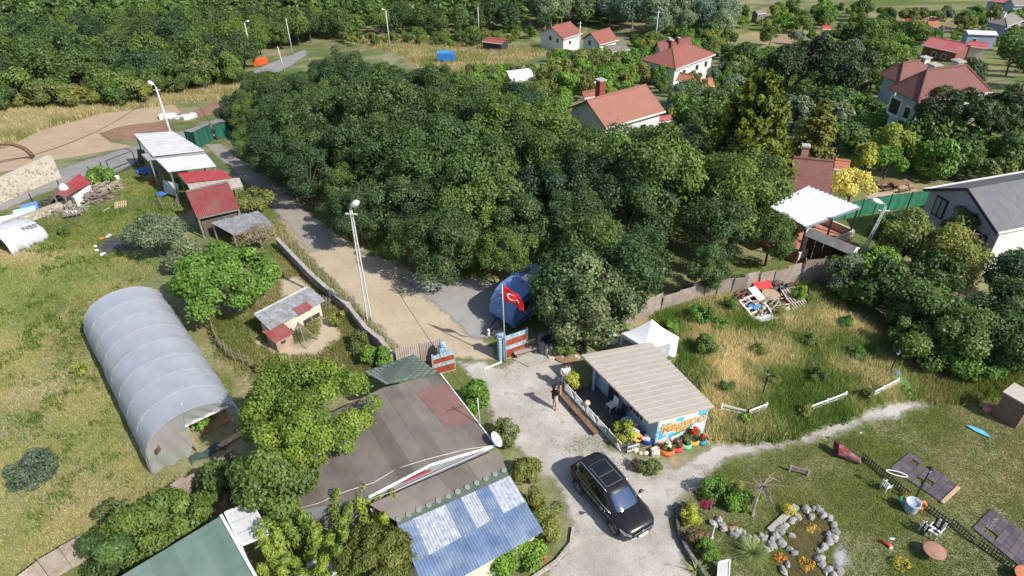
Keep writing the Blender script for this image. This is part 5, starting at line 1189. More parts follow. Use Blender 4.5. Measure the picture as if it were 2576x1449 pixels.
def make_flag():
    q = G(1272, 911); o = thing('flagpole', 'tall grey flagpole with a red flag beside the gate', 'flagpole', q); top = q + Vector((-.1, .05, 5.6))
    mb = MB(); mb.tube([q, top], [.05, .03], 7); mb.build('pole', STEEL, o, True, q)
    Hs = 1.0; Ls = 1.45
    def fp(u, v, off=0.0):
        """u along the fly 0..1, v down the hoist 0..1"""
        x = u * Ls * .80; dr = u * u * .7 + u * .3; wv = math.sin(u * 11 + v * 2.6) * .13 * u
        hz = (v - .0) * Hs * (1 - .35 * u)
        return top + Vector((.04 + x * .98 + wv * .2, -.25 * u + wv + off, -.12 - dr - hz))
    n = 20; mb = MB(); mb.add([fp(i / n, j / 12) for i in range(n + 1) for j in range(13)], [(i * 13 + j, i * 13 + j + 1, i * 13 + j + 14, i * 13 + j + 13) for i in range(n) for j in range(12)])
    fl = mb.build('flag', mat('flag_red', (.62, .012, .018), .7, .08, 2.), o, True, q); md = fl.modifiers.new('s', 'SOLIDIFY'); md.thickness = .008
    wh = mat('flag_white', (.8, .8, .8), .7, .03)
    asp = Ls * .8 / Hs
    def onflag(pts, off): return [fp(x / asp, y, off) for x, y in pts]
    for off in (-.03, .03):
        mb = MB(); cx, cy, r1, r2, sh = .5 * asp * .82, .5, .27, .215, .065; N_ = 22
        out = [(cx + r1 * math.cos(a), cy + r1 * math.sin(a)) for a in np.linspace(.38, 2 * math.pi - .38, N_)]
        inn = [(cx + sh + r2 * math.cos(a), cy + r2 * math.sin(a)) for a in np.linspace(.47, 2 * math.pi - .47, N_)]
        V = onflag(out, off) + onflag(inn, off); mb.add(V, [(i, i + 1, N_ + i + 1, N_ + i) for i in range(N_ - 1)]); mb.build('crescent', wh, fl, False, q)
        mb = MB(); sx, sy = cx + .34, .5; P5 = [(sx + (.13 if k % 2 == 0 else .052) * math.cos(math.pi + k * math.pi / 5), sy + (.13 if k % 2 == 0 else .052) * math.sin(math.pi + k * math.pi / 5)) for k in range(10)]
        V = onflag([(sx, sy)] + P5, off); mb.add(V, [(0, 1 + k, 1 + (k + 1) % 10) for k in range(10)]); mb.build('star', wh, fl, False, q)
make_flag()
def make_caravan():
    A = G(1292, 842); B = G(1242, 812); w = (B - A); Wd = 2.05; w = w.normalized(); e = Vector((w.y, -w.x, 0)); e = e if e.x > 0 else -e
    o = thing('caravan', 'blue travel caravan with dark windows parked in the shade beside the gate', 'caravan', A); P = lambda x, y, z: A + e * x + w * y + Vector((0, 0, z))
    prof = [(.0, .5), (-.12, .75), (-.10, 1.2), (.10, 1.75), (.50, 2.25), (1.0, 2.48), (2.2, 2.55), (3.6, 2.5), (4.2, 2.35), (4.5, 1.9), (4.6, 1.2), (4.55, .5)]
    body = mat('caravan_shell', (.13, .22, .42), .35, .04, 2.); navy = mat('navy_stripe', (.02, .04, .16), .4, .1)  # whole shell in one even blue
    mb = MB(); n = len(prof); V = []
    for y, s in ((0, .0), (.05, .03), (Wd - .05, .03), (Wd, .0)):
        for x, z in prof:
            k = 1 if s else .97; V.append(P(2.2 + (x - 2.2) * k, y, 1.4 + (z - 1.4) * k))
    F = [tuple(range(n)), tuple(range(4 * n - 1, 3 * n - 1, -1))]
    for r in range(3): F += [(r * n + i, (r + 1) * n + i, (r + 1) * n + (i + 1) % n, r * n + (i + 1) % n) for i in range(n)]
    mb.add(V, F); mb.build('shell', body, o, False, A, bev=.03)
    g = glass('tinted_window', (.015, .018, .025))
    def pane(pts, nm, m, t): mb = MB(); mb.prism(pts, t); mb.build(nm, m, o, False, A)
    pane([P(.07 - .02, .25, 1.35), P(.07 - .02, Wd - .25, 1.35), P(.44 - .05, Wd - .3, 2.1), P(.44 - .05, .3, 2.1)], 'front_window', g, -e * .03)
    pane([P(.9, -.02, 1.35), P(1.8, -.02, 1.35), P(1.8, -.02, 1.95), P(.9, -.02, 1.95)], 'side_window', g, -w * .02)
    pane([P(2.9, -.02, 1.35), P(3.9, -.02, 1.35), P(3.9, -.02, 1.95), P(2.9, -.02, 1.95)], 'side_window', g, -w * .02)
    pane([P(-.1, .05, .62), P(-.1, Wd - .05, .62), P(-.14, Wd - .05, .80), P(-.14, .05, .80)], 'stripe', navy, -e * .02)
    pane([P(.05, -.015, .72), P(4.4, -.015, .72), P(4.4, -.015, .82), P(.05, -.015, .82)], 'stripe', navy, -w * .012)
    mb = MB(); mb.tube([P(x, -.02, z) for x, z in ((.05, 1.0), (.2, 1.62), (.58, 2.12), (1.05, 2.33), (2.2, 2.4), (4.2, 2.25))], .035, 5); mb.build('side_trim', navy, o, False, A)
    for y in (.02, Wd - .02):
        mb = MB(); Mx = w.to_track_quat('Z', 'Y').to_matrix(); mb.lathe([(.2, -.1), (.33, -.1), (.33, .1), (.2, .1)], P(2.5, y, .33), 14, Mx); mb.build('wheel', RUBBER, o, False, A)
    mb = MB(); mb.tube([P(.2, .5, .5), P(-1.3, Wd / 2, .45)], .04, 5); mb.tube([P(.2, Wd - .5, .5), P(-1.3, Wd / 2, .45)], .04, 5); mb.build('drawbar', DARKM, o, False, A)
    mb = MB(); mb.lathe([(.09, 0), (.09, .5), (.04, .55)], P(-1.15, Wd / 2, .02), 8); mb.build('jockey_wheel', WHITE, o, False, A)
    mb = MB(); mb.box(P(2.4, Wd / 2, 2.56), (.6, .6, .1), math.atan2(e.y, e.x)); mb.build('roof_vent', WHITE, o, False, A)
make_caravan()
def make_tent():
    F = G(1622, 873, 2.0); Rr = G(1707, 848, 2.0); Lf = G(1564, 838, 2.0); e = (Rr - F); e.z = 0; w = Lf - F; w.z = 0
    b = Vector((F.x, F.y, 0)); o = thing('gazebo_tent', 'white pyramid roofed gazebo tent behind the kiosk', 'tent', b); Bk = F + e + w
    CV = mat('white_canvas', (.80, .80, .79), .7, .03, 2.)
    cs = [F, Rr, Bk, Lf]; c = sum(cs, Vector()) / 4 + Vector((0, 0, 1.15)); n = 8
    for k in range(4):
        a, d = cs[k], cs[(k + 1) % 4]; mb = MB(); V = []
        for i in range(n + 1):
            f = i / n
            for j in range(n + 1): p = a.lerp(d, j / n).lerp(c, f); p.z = 2.0 + 1.15 * (f ** 1.3); V.append(p)
        mb.add(V, [(i * (n + 1) + j, i * (n + 1) + j + 1, (i + 1) * (n + 1) + j + 1, (i + 1) * (n + 1) + j) for i in range(n) for j in range(n)]); mb.build('roof_panel', CV, o, True, b)
        mb = MB(); nn = (d - a).cross(Vector((0, 0, 1))).normalized() * .015; mb.prism([a, d, d - Vector((0, 0, .26)), a - Vector((0, 0, .26))], nn); mb.build('valance', CV, o, False, b)
        g = Vector((a.x, a.y, 0)); mb = MB(); mb.beam(g, a - Vector((0, 0, .03)), .06); mb.build('leg', WHITE, o, False, b)
    nn = e.cross(Vector((0, 0, 1))).normalized()
    for f0, f1 in ((0.0, .22), (.78, 1.0)):
        mb = MB(); mb.prism([Vector((p.x, p.y, z)) for p, z in ((F.lerp(Rr, f0), 0), (F.lerp(Rr, f1), 0), (F.lerp(Rr, f1), 1.74), (F.lerp(Rr, f0), 1.74))], nn * .01); mb.build('side_curtain', CV, o, False, b)
    mb = MB(); mb.prism([Vector((p.x, p.y, z)) for p, z in ((F.lerp(Rr, .2), .0), (F.lerp(Rr, .75), .0), (F.lerp(Rr, .75), .75), (F.lerp(Rr, .2), .75))], nn * .01); mb.build('side_curtain', CV, o, False, b)
    mb = MB(); mb.prism([Vector((p.x, p.y, z)) for p, z in ((F.lerp(Rr, .22), .75), (F.lerp(Rr, .78), .75), (F.lerp(Rr, .78), 1.74), (F.lerp(Rr, .22), 1.74))], nn * -.01); mb.build('window_film', mat('grey_window_film', (.42, .43, .45), .4, .1), o, False, b)
    mb = MB(); mb.prism([Vector((p.x, p.y, z)) for p, z in ((Rr, 0), (Bk, 0), (Bk, 1.74), (Rr, 1.74))], e.normalized() * -.01); mb.build('side_curtain', CV, o, False, b)
    mb = MB(); mb.prism([Vector((p.x, p.y, z)) for p, z in ((Lf, 0), (Bk, 0), (Bk, 1.74), (Lf, 1.74))], nn * -.01); mb.build('back_curtain', CV, o, False, b)
    for k, (u, v) in enumerate(((1719, 862),)):
        mb = MB(); mb.tube([Rr, G(u, v)], .012, 4); mb.build('guy_rope', WHITE, o, False, b)
make_tent()
# ---- stump planter, bench, paving, rubble edge
q = G(1384, 880); o = thing('trunk_planter', 'round planter made of grey upright trunk pieces', 'planter', q); rg = random.Random(3)
for k in range(16):
    a = 2 * math.pi * k / 16; p = q + Vector((.62 * math.cos(a), .62 * math.sin(a), 0)); mb = MB(); mb.tube([p, p + Vector((.05 * math.cos(a), .05 * math.sin(a), rg.uniform(.85, 1.0)))], [.13, .11], 6); mb.build('stave', mat('grey_trunk', (.27, .26, .24), .9, .3, 6., bump=.4, rand=.25), o, False, q)
mb = MB(); mb.lathe([(.56, 0), (.56, .7), (.01, .74)], q, 14); mb.build('soil', mat('dark_soil', (.05, .04, .035), .95, .2), o, False, q)
def make_bench(u, v, rz, label, m=WOODG):
    q = G(u, v); o = thing('bench', label, 'bench', q, rz)
    for k in range(3):
        mb = MB(); mb.box((0, -.14 + .14 * k, .42), (1.5, .12, .04)); mb.build('seat_slat', m, o)
    for k in range(2):
        mb = MB(); mb.box((0, .27, .62 + .16 * k), (1.5, .03, .12)); mb.build('back_slat', m, o)
    for x in (-.6, .6):
        mb = MB(); mb.box((x, 0, .2), (.07, .4, .4)); mb.box((x, .25, .4), (.06, .05, .8)); mb.build('leg', m, o)
    return o
make_bench(1322, 893, R(22), 'weathered grey bench beside the red gate leaf')
q = G(1318, 908); mb = MB(); P4 = [G(1290, 905), G(1340, 888), G(1395, 905), G(1330, 925)]; mb.prism([p + Vector((0, 0, .03)) for p in P4], (0, 0, .05)); world_thing(mb, 'paving_slab', CONC, 'flat concrete slab in front of the bench', 'slab', q)
rubble('rubble_edging', 'cream stone chips at the foot of the trunk planter', 1415, 893, 24, .22, (.9, .45), mat('cream_stone', (.58, .53, .42), .9, .15, 4.), 8)
q = G(1425, 895); mb = MB(); mb.lathe([(.02, .05), (.75, .05), (.78, .1), (.75, .13), (.6, .12), (.02, .12)], q, 18); world_thing(mb, 'fire_ring', mat('brown_earthware', (.30, .19, .11), .9, .25, 4.), 'round brown earth disc by the kiosk corner', 'disc', q)
q = G(1518, 858); o = thing('wheelbarrow', 'red plastic wheelbarrow under the pale flowering tree', 'wheelbarrow', q); rp = mat('red_plastic', (.6, .05, .04), .5, .1)
mb = MB(); mb.lathe([(.22, .25), (.42, .6), (.38, .6), (.18, .3)], q, 10); mb.build('tray', rp, o, True, q)
mb = MB(); Mx = Matrix.Rotation(R(90), 3, 'X'); mb.lathe([(.1, -.04), (.18, -.04), (.18, .04), (.1, .04)], q + Vector((-.4, 0, .18)), 12, Mx); mb.build('wheel', RUBBER, o, False, q)
for s in (-1, 1):
    mb = MB(); mb.tube([q + Vector((-.4, s * .1, .2)), q + Vector((.1, s * .22, .3)), q + Vector((.8, s * .28, .5))], .02, 5); mb.build('handle', DARKM, o, False, q)
q = G(1540, 862); mb = MB(); Mx = Matrix.Rotation(R(60), 3, 'X'); mb.lathe([(.24, -.1), (.34, -.09), (.34, .09), (.24, .1)], q + Vector((0, 0, .3)), 16, Mx); world_thing(mb, 'painted_tyre', WHITE, 'white painted tyre leaning behind the kiosk', 'tyre', q)

# ------------------------------------------------------------------ kiosk
def make_kiosk():
    Lb = G(1646, 1123); Rb = G(1769, 1092); e = (Rb - Lb).normalized(); Wm = (Rb - Lb).length
    c = [G(1632, 1062, 2.0), G(1796, 1022, 2.15), G(1637, 861, 2.15), G(1463, 893, 2.0)]
    bk = (c[3] - c[0]); bk.z = 0; Lk = bk.length; bk.normalize()
    o = thing('kiosk', 'small blue white kiosk with beige ribbed roof and orange lettered mural', 'kiosk', Lb); rel = Lb
    P = lambda x, y, z: Lb + e * x + bk * y + Vector((0, 0, z))
    BLW = mat('pale_blue_wall', (.36, .47, .56), .8, .1, 2., stain=(.13, .26, .47), stain_amt=.5, stain_scale=1.1)
    D = Lk - .65
    def wallz(x): return 1.88 + .12 * x / Wm
    t = .1
    for nm, a, b, za, zb in (('side_wall', (0, 0), (0, D), 1.88, 1.88), ('side_wall', (Wm, 0), (Wm, D), 2.0, 2.0), ('back_wall', (0, D), (Wm, D), 1.88, 2.0), ('front_wall', (0, 0), (Wm, 0), 1.88, 2.0)):
        p, q = P(*a, 0), P(*b, 0); nn = Vector(((q - p).y, -(q - p).x, 0)).normalized() * t
        cen = P(Wm / 2, D / 2, 0); nn = nn if nn.dot(cen - p) > 0 else -nn
        mb = MB(); mb.prism([p, q, q + Vector((0, 0, zb)), p + Vector((0, 0, za))], nn); mb.build(nm, BLW, o, False, rel)
    # ribbed roof: one panel per rib, panels run from the porch side to the far side
    NP = 15
    for k in range(NP):
        f0, f1 = k / NP, (k + 1) / NP
        a, b, d_, g_ = c[0].lerp(c[3], f0), c[0].lerp(c[3], f1 - .004), c[1].lerp(c[2], f1 - .004), c[1].lerp(c[2], f0)
        mb = MB(); mb.slab([a, b, d_, g_], .05); pn = mb.build('roof_panel', mat('beige_roof', (.43, .385, .33), .55, .06, 1.5, rand=.03), o, False, rel)
        mb = MB(); u = Vector((0, 0, .022)); mb.beam(a.lerp(b, .08) + u, g_.lerp(d_, .08) + u, .05, .05); mb.build('rib', mat('pale_rib', (.52, .47, .40), .5, .05), pn, False, rel)
    for a, b in ((c[0], c[1]), (c[1], c[2]), (c[2], c[3]), (c[3], c[0])):
        mb = MB(); mb.beam(a - Vector((0, 0, .05)), b - Vector((0, 0, .05)), .05, .11); mb.build('fascia', BEIGE, o, False, rel)
    # mural
    nn = Vector((e.y, -e.x, 0)); 
    mb = MB(); mb.prism([P(.06, 0, .05) + nn * .005, P(Wm - .03, 0, .05) + nn * .005, P(Wm - .03, 0, 1.97) + nn * .005, P(.06, 0, 1.86) + nn * .005], nn * .01); mur = mb.build('mural_board', WHITE, o, False, rel)
    Xa = e; Ya = Vector((0, 0, 1))
    def put(me, x, z, off, m, name, sc=(1, 1), slope=.10):
        for v in me.vertices:
            X, Y = v.co.x * sc[0], v.co.y * sc[1]; Y += X * slope
            v.co = P(x + X, 0, z + Y) + nn * (off + v.co.z) - Vector(rel)
        me.materials.clear(); me.materials.append(m); link_mesh(name, me, mur)
    rgm = random.Random(12); sb = mat('mural_blue', (.10, .47, .70), .7, .2, 6.)
    def splash(x, z, r, seed, m=sb, off=.018):
        rg = random.Random(seed); n = 13; mb = MB(); pts = []
        for k in range(n):
            a = 2 * math.pi * k / n; rr = r * (rg.uniform(.45, 1.25)); pts.append(P(x + math.cos(a) * rr * 1.15, 0, z + math.sin(a) * rr) + nn * off)
        ce = P(x, 0, z) + nn * off; mb.add([ce] + pts, [(0, 1 + k, 1 + (k + 1) % n) for k in range(n)]); mb.build('paint_splash', m, mur, False, rel)
    for k, (x, z, r) in enumerate(((.25, .95, .27), (.3, .62, .22), (.55, 1.38, .2), (1.3, 1.62, .24), (.85, .55, .2), (2.45, 1.72, .25), (2.3, 1.18, .22), (1.9, .95, .2), (1.2, .6, .17), (2.6, 1.5, .14), (.2, 1.3, .12))): splash(x, z, r, k + 1)
    put(text_mesh('Maggoo', .84, .002, .12, .028, 4), Wm / 2 + .02, 1.26, .022, mat('mural_outline', (.13, .06, .03), .7, .1), 'letter_outline', (.95, 1.2))
    put(text_mesh('Maggoo', .84, .002, .12, .006, 4), Wm / 2 + .02, 1.275, .028, mat('mural_orange', (.80, .36, .07), .7, .12, 3., stain=(.85, .55, .22), stain_amt=.7, stain_scale=1.6), 'letter', (.95, 1.2))
    mb = MB(); pts = [(1.02 + .9 * f, .52 + .42 * f + .05 * math.sin(f * 7)) for f in np.linspace(0, 1, 9)]
    V = [P(x, 0, z + s * .075) + nn * .022 for x, z in pts for s in (-1, 1)]; mb.add(V, [(2 * i, 2 * i + 2, 2 * i + 3, 2 * i + 1) for i in range(8)]); mb.build('green_stroke', mat('mural_green', (.06, .42, .14), .7, .15), mur, False, rel)
    # porch side: door, window bank, pillar
    mn = Vector((-bk.y, bk.x, 0)); mn = mn if mn.dot(e) < 0 else -mn
    def onside(y0, y1, z0, z1, nm, m, t, par=o, off=.0):
        mb = MB(); mb.prism([P(0, y0, z0) + mn * off, P(0, y1, z0) + mn * off, P(0, y1, z1) + mn * off, P(0, y0, z1) + mn * off], mn * t); return mb.build(nm, m, par, False, rel)
    d1 = onside(3.15, 3.95, .02, 1.7, 'door', mat('dark_door', (.03, .035, .05), .6, .2), .03)
    win = onside(1.0, 2.15, .85, 1.55, 'window', WHITE, .05)
    for i in range(4):
        for j in range(2): onside(1.05 + i * .275, 1.28 + i * .275, .9 + j * .32, 1.18 + j * .32, 'pane', glass('dark_pane'), .015, win, .045)
    mb = MB(); mb.beam(P(-.35, Lk - .95, 0), P(-.35, Lk - .95, 1.9), .14); mb.build('pillar', BLW, o, False, rel)
    # dark porch floor
    f = [P(-.02, .1, .03), P(-.02, D, .03), P(-1.75, D, .03), P(-1.75, .1, .03)]
    mb = MB(); mb.prism(f, (0, 0, .05)); world_thing(mb, 'porch_floor', mat('dark_paving', (.10, .095, .09), .9, .2, 3.), 'dark paved porch floor beside the kiosk', 'porch', f[0])
    # low white trellis in front of the porch
    A = P(-1.75, D + .2, 0); B = P(-1.75, .15, 0); t_ = thing('trellis_fence', 'low white lattice fence along the kiosk porch', 'fence', A); k = 5
    for i in range(k):
        a = A.lerp(B, i / k); b = A.lerp(B, (i + .97) / k); mb = MB(); ln = (b - a).length; m_ = 12
        for j in range(m_ + 1):
            f0 = j / m_; f1 = min(1, f0 + .55 / ln * .9); mb.beam(a.lerp(b, f0) + Vector((0, 0, .06)), a.lerp(b, f1) + Vector((0, 0, .06 + .55 * (f1 - f0) / (.55 / ln * .9))), .03, .012)
            f1 = max(0, f0 - .55 / ln * .9); mb.beam(a.lerp(b, f0) + Vector((0, 0, .06)), a.lerp(b, f1) + Vector((0, 0, .06 + .55 * (f0 - f1) / (.55 / ln * .9))), .03, .012)
        mb.build('lattice_panel', WHITE, t_, False, A)
        for z in (.05, .62):
            mb = MB(); mb.beam(a + Vector((0, 0, z)), b + Vector((0, 0, z)), .04); mb.build('rail', WHITE, t_, False, A)
        mb = MB(); mb.beam(a, a + Vector((0, 0, .72)), .06); mb.build('post', WHITE, t_, False, A)
    # timber bench beam outside the lattice
    a = P(-2.25, D + .1, 0); b = P(-2.25, 1.5, 0); t_ = thing('timber_bench', 'long brown timber plank bench outside the porch fence', 'bench', a)
    mb = MB(); mb.beam(a + Vector((0, 0, .3)), b + Vector((0, 0, .3)), .26, .06); mb.build('seat', WOODB, t_, False, a)
    for f in (.05, .5, .95):
        mb = MB(); p = a.lerp(b, f); mb.box(p + Vector((0, 0, .135)), (.22, .16, .27), .6); mb.build('leg', WOODB, t_, False, a)
    # things on the porch
    p = P(-1.7, 3.25, .66); mb = MB(); mb.lathe([(.02, .0), (.13, .03), (.17, .13), (.13, .24), (.02, .27)], p, 12); world_thing(mb, 'ball', mat('orange_white_ball', (.75, .72, .68), .5, .05, 2., stain=(.75, .28, .04), stain_amt=1.2, stain_scale=2.), 'orange and white ball on the porch fence', 'ball', p, smooth=True)
    p = P(-.7, 1.25, .08); t_ = thing('porch_table', 'small table with crumpled pale cloth on the porch', 'table', p)
    mb = MB(); mb.box(p + Vector((0, 0, .68)), (.75, .65, .04), .5); mb.blob(p + Vector((0, 0, .78)), (.7, .6, .22), 4, 2, .3); mb.build('cloth_top', mat('pale_cloth', (.5, .5, .56), .9, .1), t_, False, p)
    for i, j in ((-1, -1), (1, -1), (1, 1), (-1, 1)): mb = MB(); mb.beam(p + Vector((i * .28, j * .22, 0)), p + Vector((i * .28, j * .22, .66)), .04); mb.build('leg', WHITE, t_, False, p)
    for k, y in enumerate((2.3, 3.0)):
        p = P(-.45, y, .08); t_ = thing('chair', ['black chair against the kiosk wall', 'white chair by the kiosk door'][k], 'chair', p); m = (DARKM, WHITE)[k]
        mb = MB(); mb.box(p + Vector((0, 0, .43)), (.42, .42, .05), .6); mb.build('seat', m, t_, False, p)
        mb = MB(); mb.prism([p + e * .2 + bk * .2 + Vector((0, 0, .45)), p + e * .2 - bk * .2 + Vector((0, 0, .45)), p + e * .26 - bk * .2 + Vector((0, 0, .9)), p + e * .26 + bk * .2 + Vector((0, 0, .9))], e * .04); mb.build('backrest', m, t_, False, p)
        for i, j in ((-1, -1), (1, -1), (1, 1), (-1, 1)): mb = MB(); mb.beam(p + e * (i * .18) + bk * (j * .18), p + e * (i * .18) + bk * (j * .18) + Vector((0, 0, .42)), .035); mb.build('leg', m, t_, False, p)
    # clutter at the near end of the porch
    p = G(1585, 1105); mb = MB(); mb.box(p + Vector((0, 0, .3)), (.75, .5, .6), .6); world_thing(mb, 'chest', mat('grey_white_chest', (.55, .56, .57), .7, .1), 'pale grey chest at the porch end', 'chest', p)
    p = G(1600, 1118); mb = MB(); mb.lathe([(.02, .5), (.28, .5), (.3, .55), (.28, .57), (.02, .56)], p, 16); mb.lathe([(.05, 0), (.05, .5)], p, 8); world_thing(mb, 'round_table', mat('yellow_top', (.62, .48, .10), .6, .1), 'small round yellow topped table at the porch end', 'table', p)
    p = G(1626, 1112); o2 = thing('laundry_tub', 'blue plastic tub with white cloth beside the kiosk corner', 'tub', p); mb = MB(); mb.lathe([(.26, 0), (.36, .42), (.33, .42), (.24, .06)], p, 14); mb.build('tub', mat('deep_blue_plastic', (.03, .05, .35), .4, .1), o2, True, p); mb = MB(); mb.blob(p + Vector((0, 0, .33)), (.5, .45, .25), 6, 2, .35); mb.build('cloth', WHITE, o2, False, p)
    p = G(1612, 1106, .57); mb = MB(); mb.lathe([(.07, 0), (.08, .14), (.02, .16)], p, 8); world_thing(mb, 'red_pot', mat('red_plastic', (.6, .05, .04)), 'red pot on the yellow topped table', 'pot', p)
    a, b = G(1578, 1140), G(1606, 1132); t_ = thing('picket_gate', 'little white picket gate at the end of the porch', 'gate', a)
    for i in range(6): mb = MB(); p = a.lerp(b, i / 5); mb.beam(p, p + Vector((0, 0, .5)), .05, .02); mb.build('picket', WHITE, t_, False, a)
    for z in (.12, .44): mb = MB(); mb.beam(a + Vector((0, 0, z)), b + Vector((0, 0, z)), .04, .05); mb.build('rail', WHITE, t_, False, a)
    rubble('stone_edging', 'cream stones edging the porch end', 1622, 1138, 9, .3, (.55, .2), MATS['cream_stone'], 15)
make_kiosk()
# painted tyre planters with flowers
def tyre_planter(u, v, r, col, nm, lab, seed, lm=L_OLIVE, flowers=None, h=.55):
    q = G(u, v); o = thing('tyre_planter', lab, 'planter', q)
    mb = MB(); mb.lathe([(r * .72, .0), (r * .98, .02), (r * 1.02, .12), (r * .98, .26), (r * .78, .30), (r * .70, .22), (r * .70, .1)], q, 18); mb.build('tyre', mat(nm, col, .6, .12, 4.), o, True, q)
    mb = MB(); mb.lathe([(r * .7, .05), (r * .7, .2), (.01, .23)], q, 14); mb.build('soil', MATS['dark_soil'], o, False, q)
    cm, lc = crown_mesh('foliage', lm, h * .75, seed=seed, rad=(r * .8, r * .8, h * .5), nl=10, nleaf=650, ls=.11, low=-.8); link_mesh('foliage', cm, o)
    if flowers:
        cm, lc = crown_mesh('flowers', leaf_mat('petal_' + nm, flowers, flowers, rand=.05), h * 1.0, seed=seed + 1, rad=(r * .55, r * .5, h * .45), nl=7, nleaf=160, ls=.11, low=-.2); link_mesh('flowers', cm, o)
tyre_planter(1677, 1135, .40, (.72, .16, .045), 'orange_tyre', 'orange painted tyre planter at the left of the mural', 1, L_OLIVE, (.7, .68, .66))
tyre_planter(1702, 1128, .34, (.62, .06, .07), 'red_tyre', 'red painted tyre planter below the mural', 2, L_RUST, (.35, .12, .14))
tyre_planter(1724, 1121, .33, (.18, .58, .33), 'green_tyre', 'mint green painted tyre planter below the mural', 3, L_OLIVE, None, .65)
tyre_planter(1742, 1112, .34, (.74, .36, .05), 'yellow_tyre', 'yellow orange tyre planter with tall red flowers', 4, L_OLIVE, (.55, .02, .02), .8)
tyre_planter(1764, 1113, .25, (.05, .26, .42), 'blue_tyre', 'blue painted tyre planter at the right end of the mural', 5, L_RUST, (.55, .03, .04), .45)

# ------------------------------------------------------------------ car
def make_car():
    Pr = G(1463, 1243); Pf = G(1546, 1344); d = (Pf - Pr).normalized(); lf = Vector((-d.y, d.x, 0)); lf = lf if lf.x > 0 else -lf
    c = (Pr + Pf) / 2 + lf * .86 + Vector((-.08, .12, 0))
    rz = math.atan2(d.y, d.x); o = thing('parked_car', 'black suv with silver roof rails parked on the gravel yard', 'car', c, rz)
    o.scale = (1.0, 1.0, 1.0)
    PAINT = mat('black_car_paint', (.018, .017, .017), .22, .1, 1., spec=.6); CLAD = mat('black_cladding', (.03, .03, .03), .6, .1); GL = glass('car_glass', (.012, .014, .018), .05); WS = glass('windscreen_sky_tint', (.03, .065, .14), .04)  # windscreen base colour carries the blue of the reflected sky
    CHR = mat('chrome_trim', (.6, .6, .62), .25, .05, metal=.8); HL = glass('headlight_glass', (.35, .37, .4), .1); TL = mat('tail_red', (.25, .01, .01), .3, .1)
    # body sections: x, half width, bottom z, shoulder z, top z
    S = [(-2.28, .62, .45, .70, .86), (-2.24, .78, .36, .78, 1.00), (-2.05, .89, .27, .86, 1.06), (-1.55, .925, .24, .90, 1.07), (-.8, .93, .22, .90, 1.06), (0, .93, .22, .89, 1.05), (.8, .93, .22, .88, 1.03), (1.15, .925, .23, .87, 1.02), (1.6, .91, .24, .84, .98), (1.95, .87, .26, .78, .92), (2.15, .79, .29, .72, .84), (2.25, .64, .34, .64, .74)]
    V = []; n = 0
    for x, w, zb, zs, zt in S:
        half = [(0, zb), (w * .75, zb), (w * .95, zb + .08), (w, zb + (zs - zb) * .45), (w * .995, zs - .03), (w * .95, zs + .03), (w * .82, zt - .015), (w * .45, zt + .015), (0, zt + .025)]
        ring = [(y, z) for y, z in half] + [(-y, z) for y, z in half[-2:0:-1]]
        n = len(ring); V += [(x, y, z) for y, z in ring]
    F = [(i * n + k, (i + 1) * n + k, (i + 1) * n + (k + 1) % n, i * n + (k + 1) % n) for i in range(len(S) - 1) for k in range(n)]
    F += [tuple(range(n)), tuple(range(len(S) * n - 1, (len(S) - 1) * n - 1, -1))]
    mb = MB(); mb.add(V, F); mb.build('body', PAINT, o, True, sub=2)
    # glasshouse rings
    def ring(x0, x1, w, z, nf=4.5, m=36, wf=None):
        r = []
        for k in range(m):
            a = 2 * math.pi * k / m; ca, sa = math.cos(a), math.sin(a)
            X = math.copysign(abs(ca) ** (2 / nf), ca); Y = math.copysign(abs(sa) ** (2 / nf), sa)
            ww = w * (1 - (.10 if X > 0 else .06) * abs(X) ** 2)
            r.append(((x0 + x1) / 2 + X * (x1 - x0) / 2, Y * ww, z))
        return r
    R0 = ring(-2.12, 1.22, .86, 1.0); R1 = ring(-2.0, .86, .80, 1.27); R2 = ring(-1.86, .44, .70, 1.53); R3 = ring(-1.82, .36, .66, 1.575); R4 = ring(-1.6, .2, .52, 1.615); R5 = ring(-1.2, -.1, .3, 1.63)
    m = 36
    def loft(rs, name, mt, sel=None, cap=False, push=0.):
        mb = MB(); V = []
        for r in rs: V += r
        F = [(i * m + k, i * m + (k + 1) % m, (i + 1) * m + (k + 1) % m, (i + 1) * m + k) for i in range(len(rs) - 1) for k in range(m) if sel is None or sel(k)]
        if cap: F.append(tuple(range((len(rs) - 1) * m, len(rs) * m)))
        us = sorted({i for f in F for i in f}); ix = {i: k for k, i in enumerate(us)}; mb.add([V[i] for i in us], [tuple(ix[i] for i in f) for f in F]); return mb.build(name, mt, o, True)
    loft([R0, R1, R2], 'pillars', PAINT)
    loft([R2, R3, R4, R5], 'roof', PAINT, cap=True)
    def offs(r, s): 
        c0 = (sum(p[0] for p in r) / m); return [(c0 + (p[0] - c0) * s, p[1] * s, p[2]) for p in r]
    lo = [tuple(a + (b - a) * .12 for a, b in zip(p, q)) for p, q in zip(R0, R1)]; hi = [tuple(a + (b - a) * .82 for a, b in zip(p, q)) for p, q in zip(R1, R2)]
    g3 = [offs(lo, 1.012), offs(R1, 1.012), offs(hi, 1.012)]
    # index k: 0 = front (+x), 9 = left side (+y), 18 = rear, 27 = right side
    loft(g3, 'windscreen', WS, lambda k: k in (34, 35, 0, 1) or k in (33, 2))
    loft(g3, 'side_window', GL, lambda k: 4 <= k <= 8); loft(g3, 'side_window', GL, lambda k: 9 <= k <= 12); loft(g3, 'side_window', GL, lambda k: 13 <= k <= 14)
    loft(g3, 'side_window', GL, lambda k: 27 <= k <= 31); loft(g3, 'side_window', GL, lambda k: 23 <= k <= 26); loft(g3, 'side_window', GL, lambda k: 21 <= k <= 22)
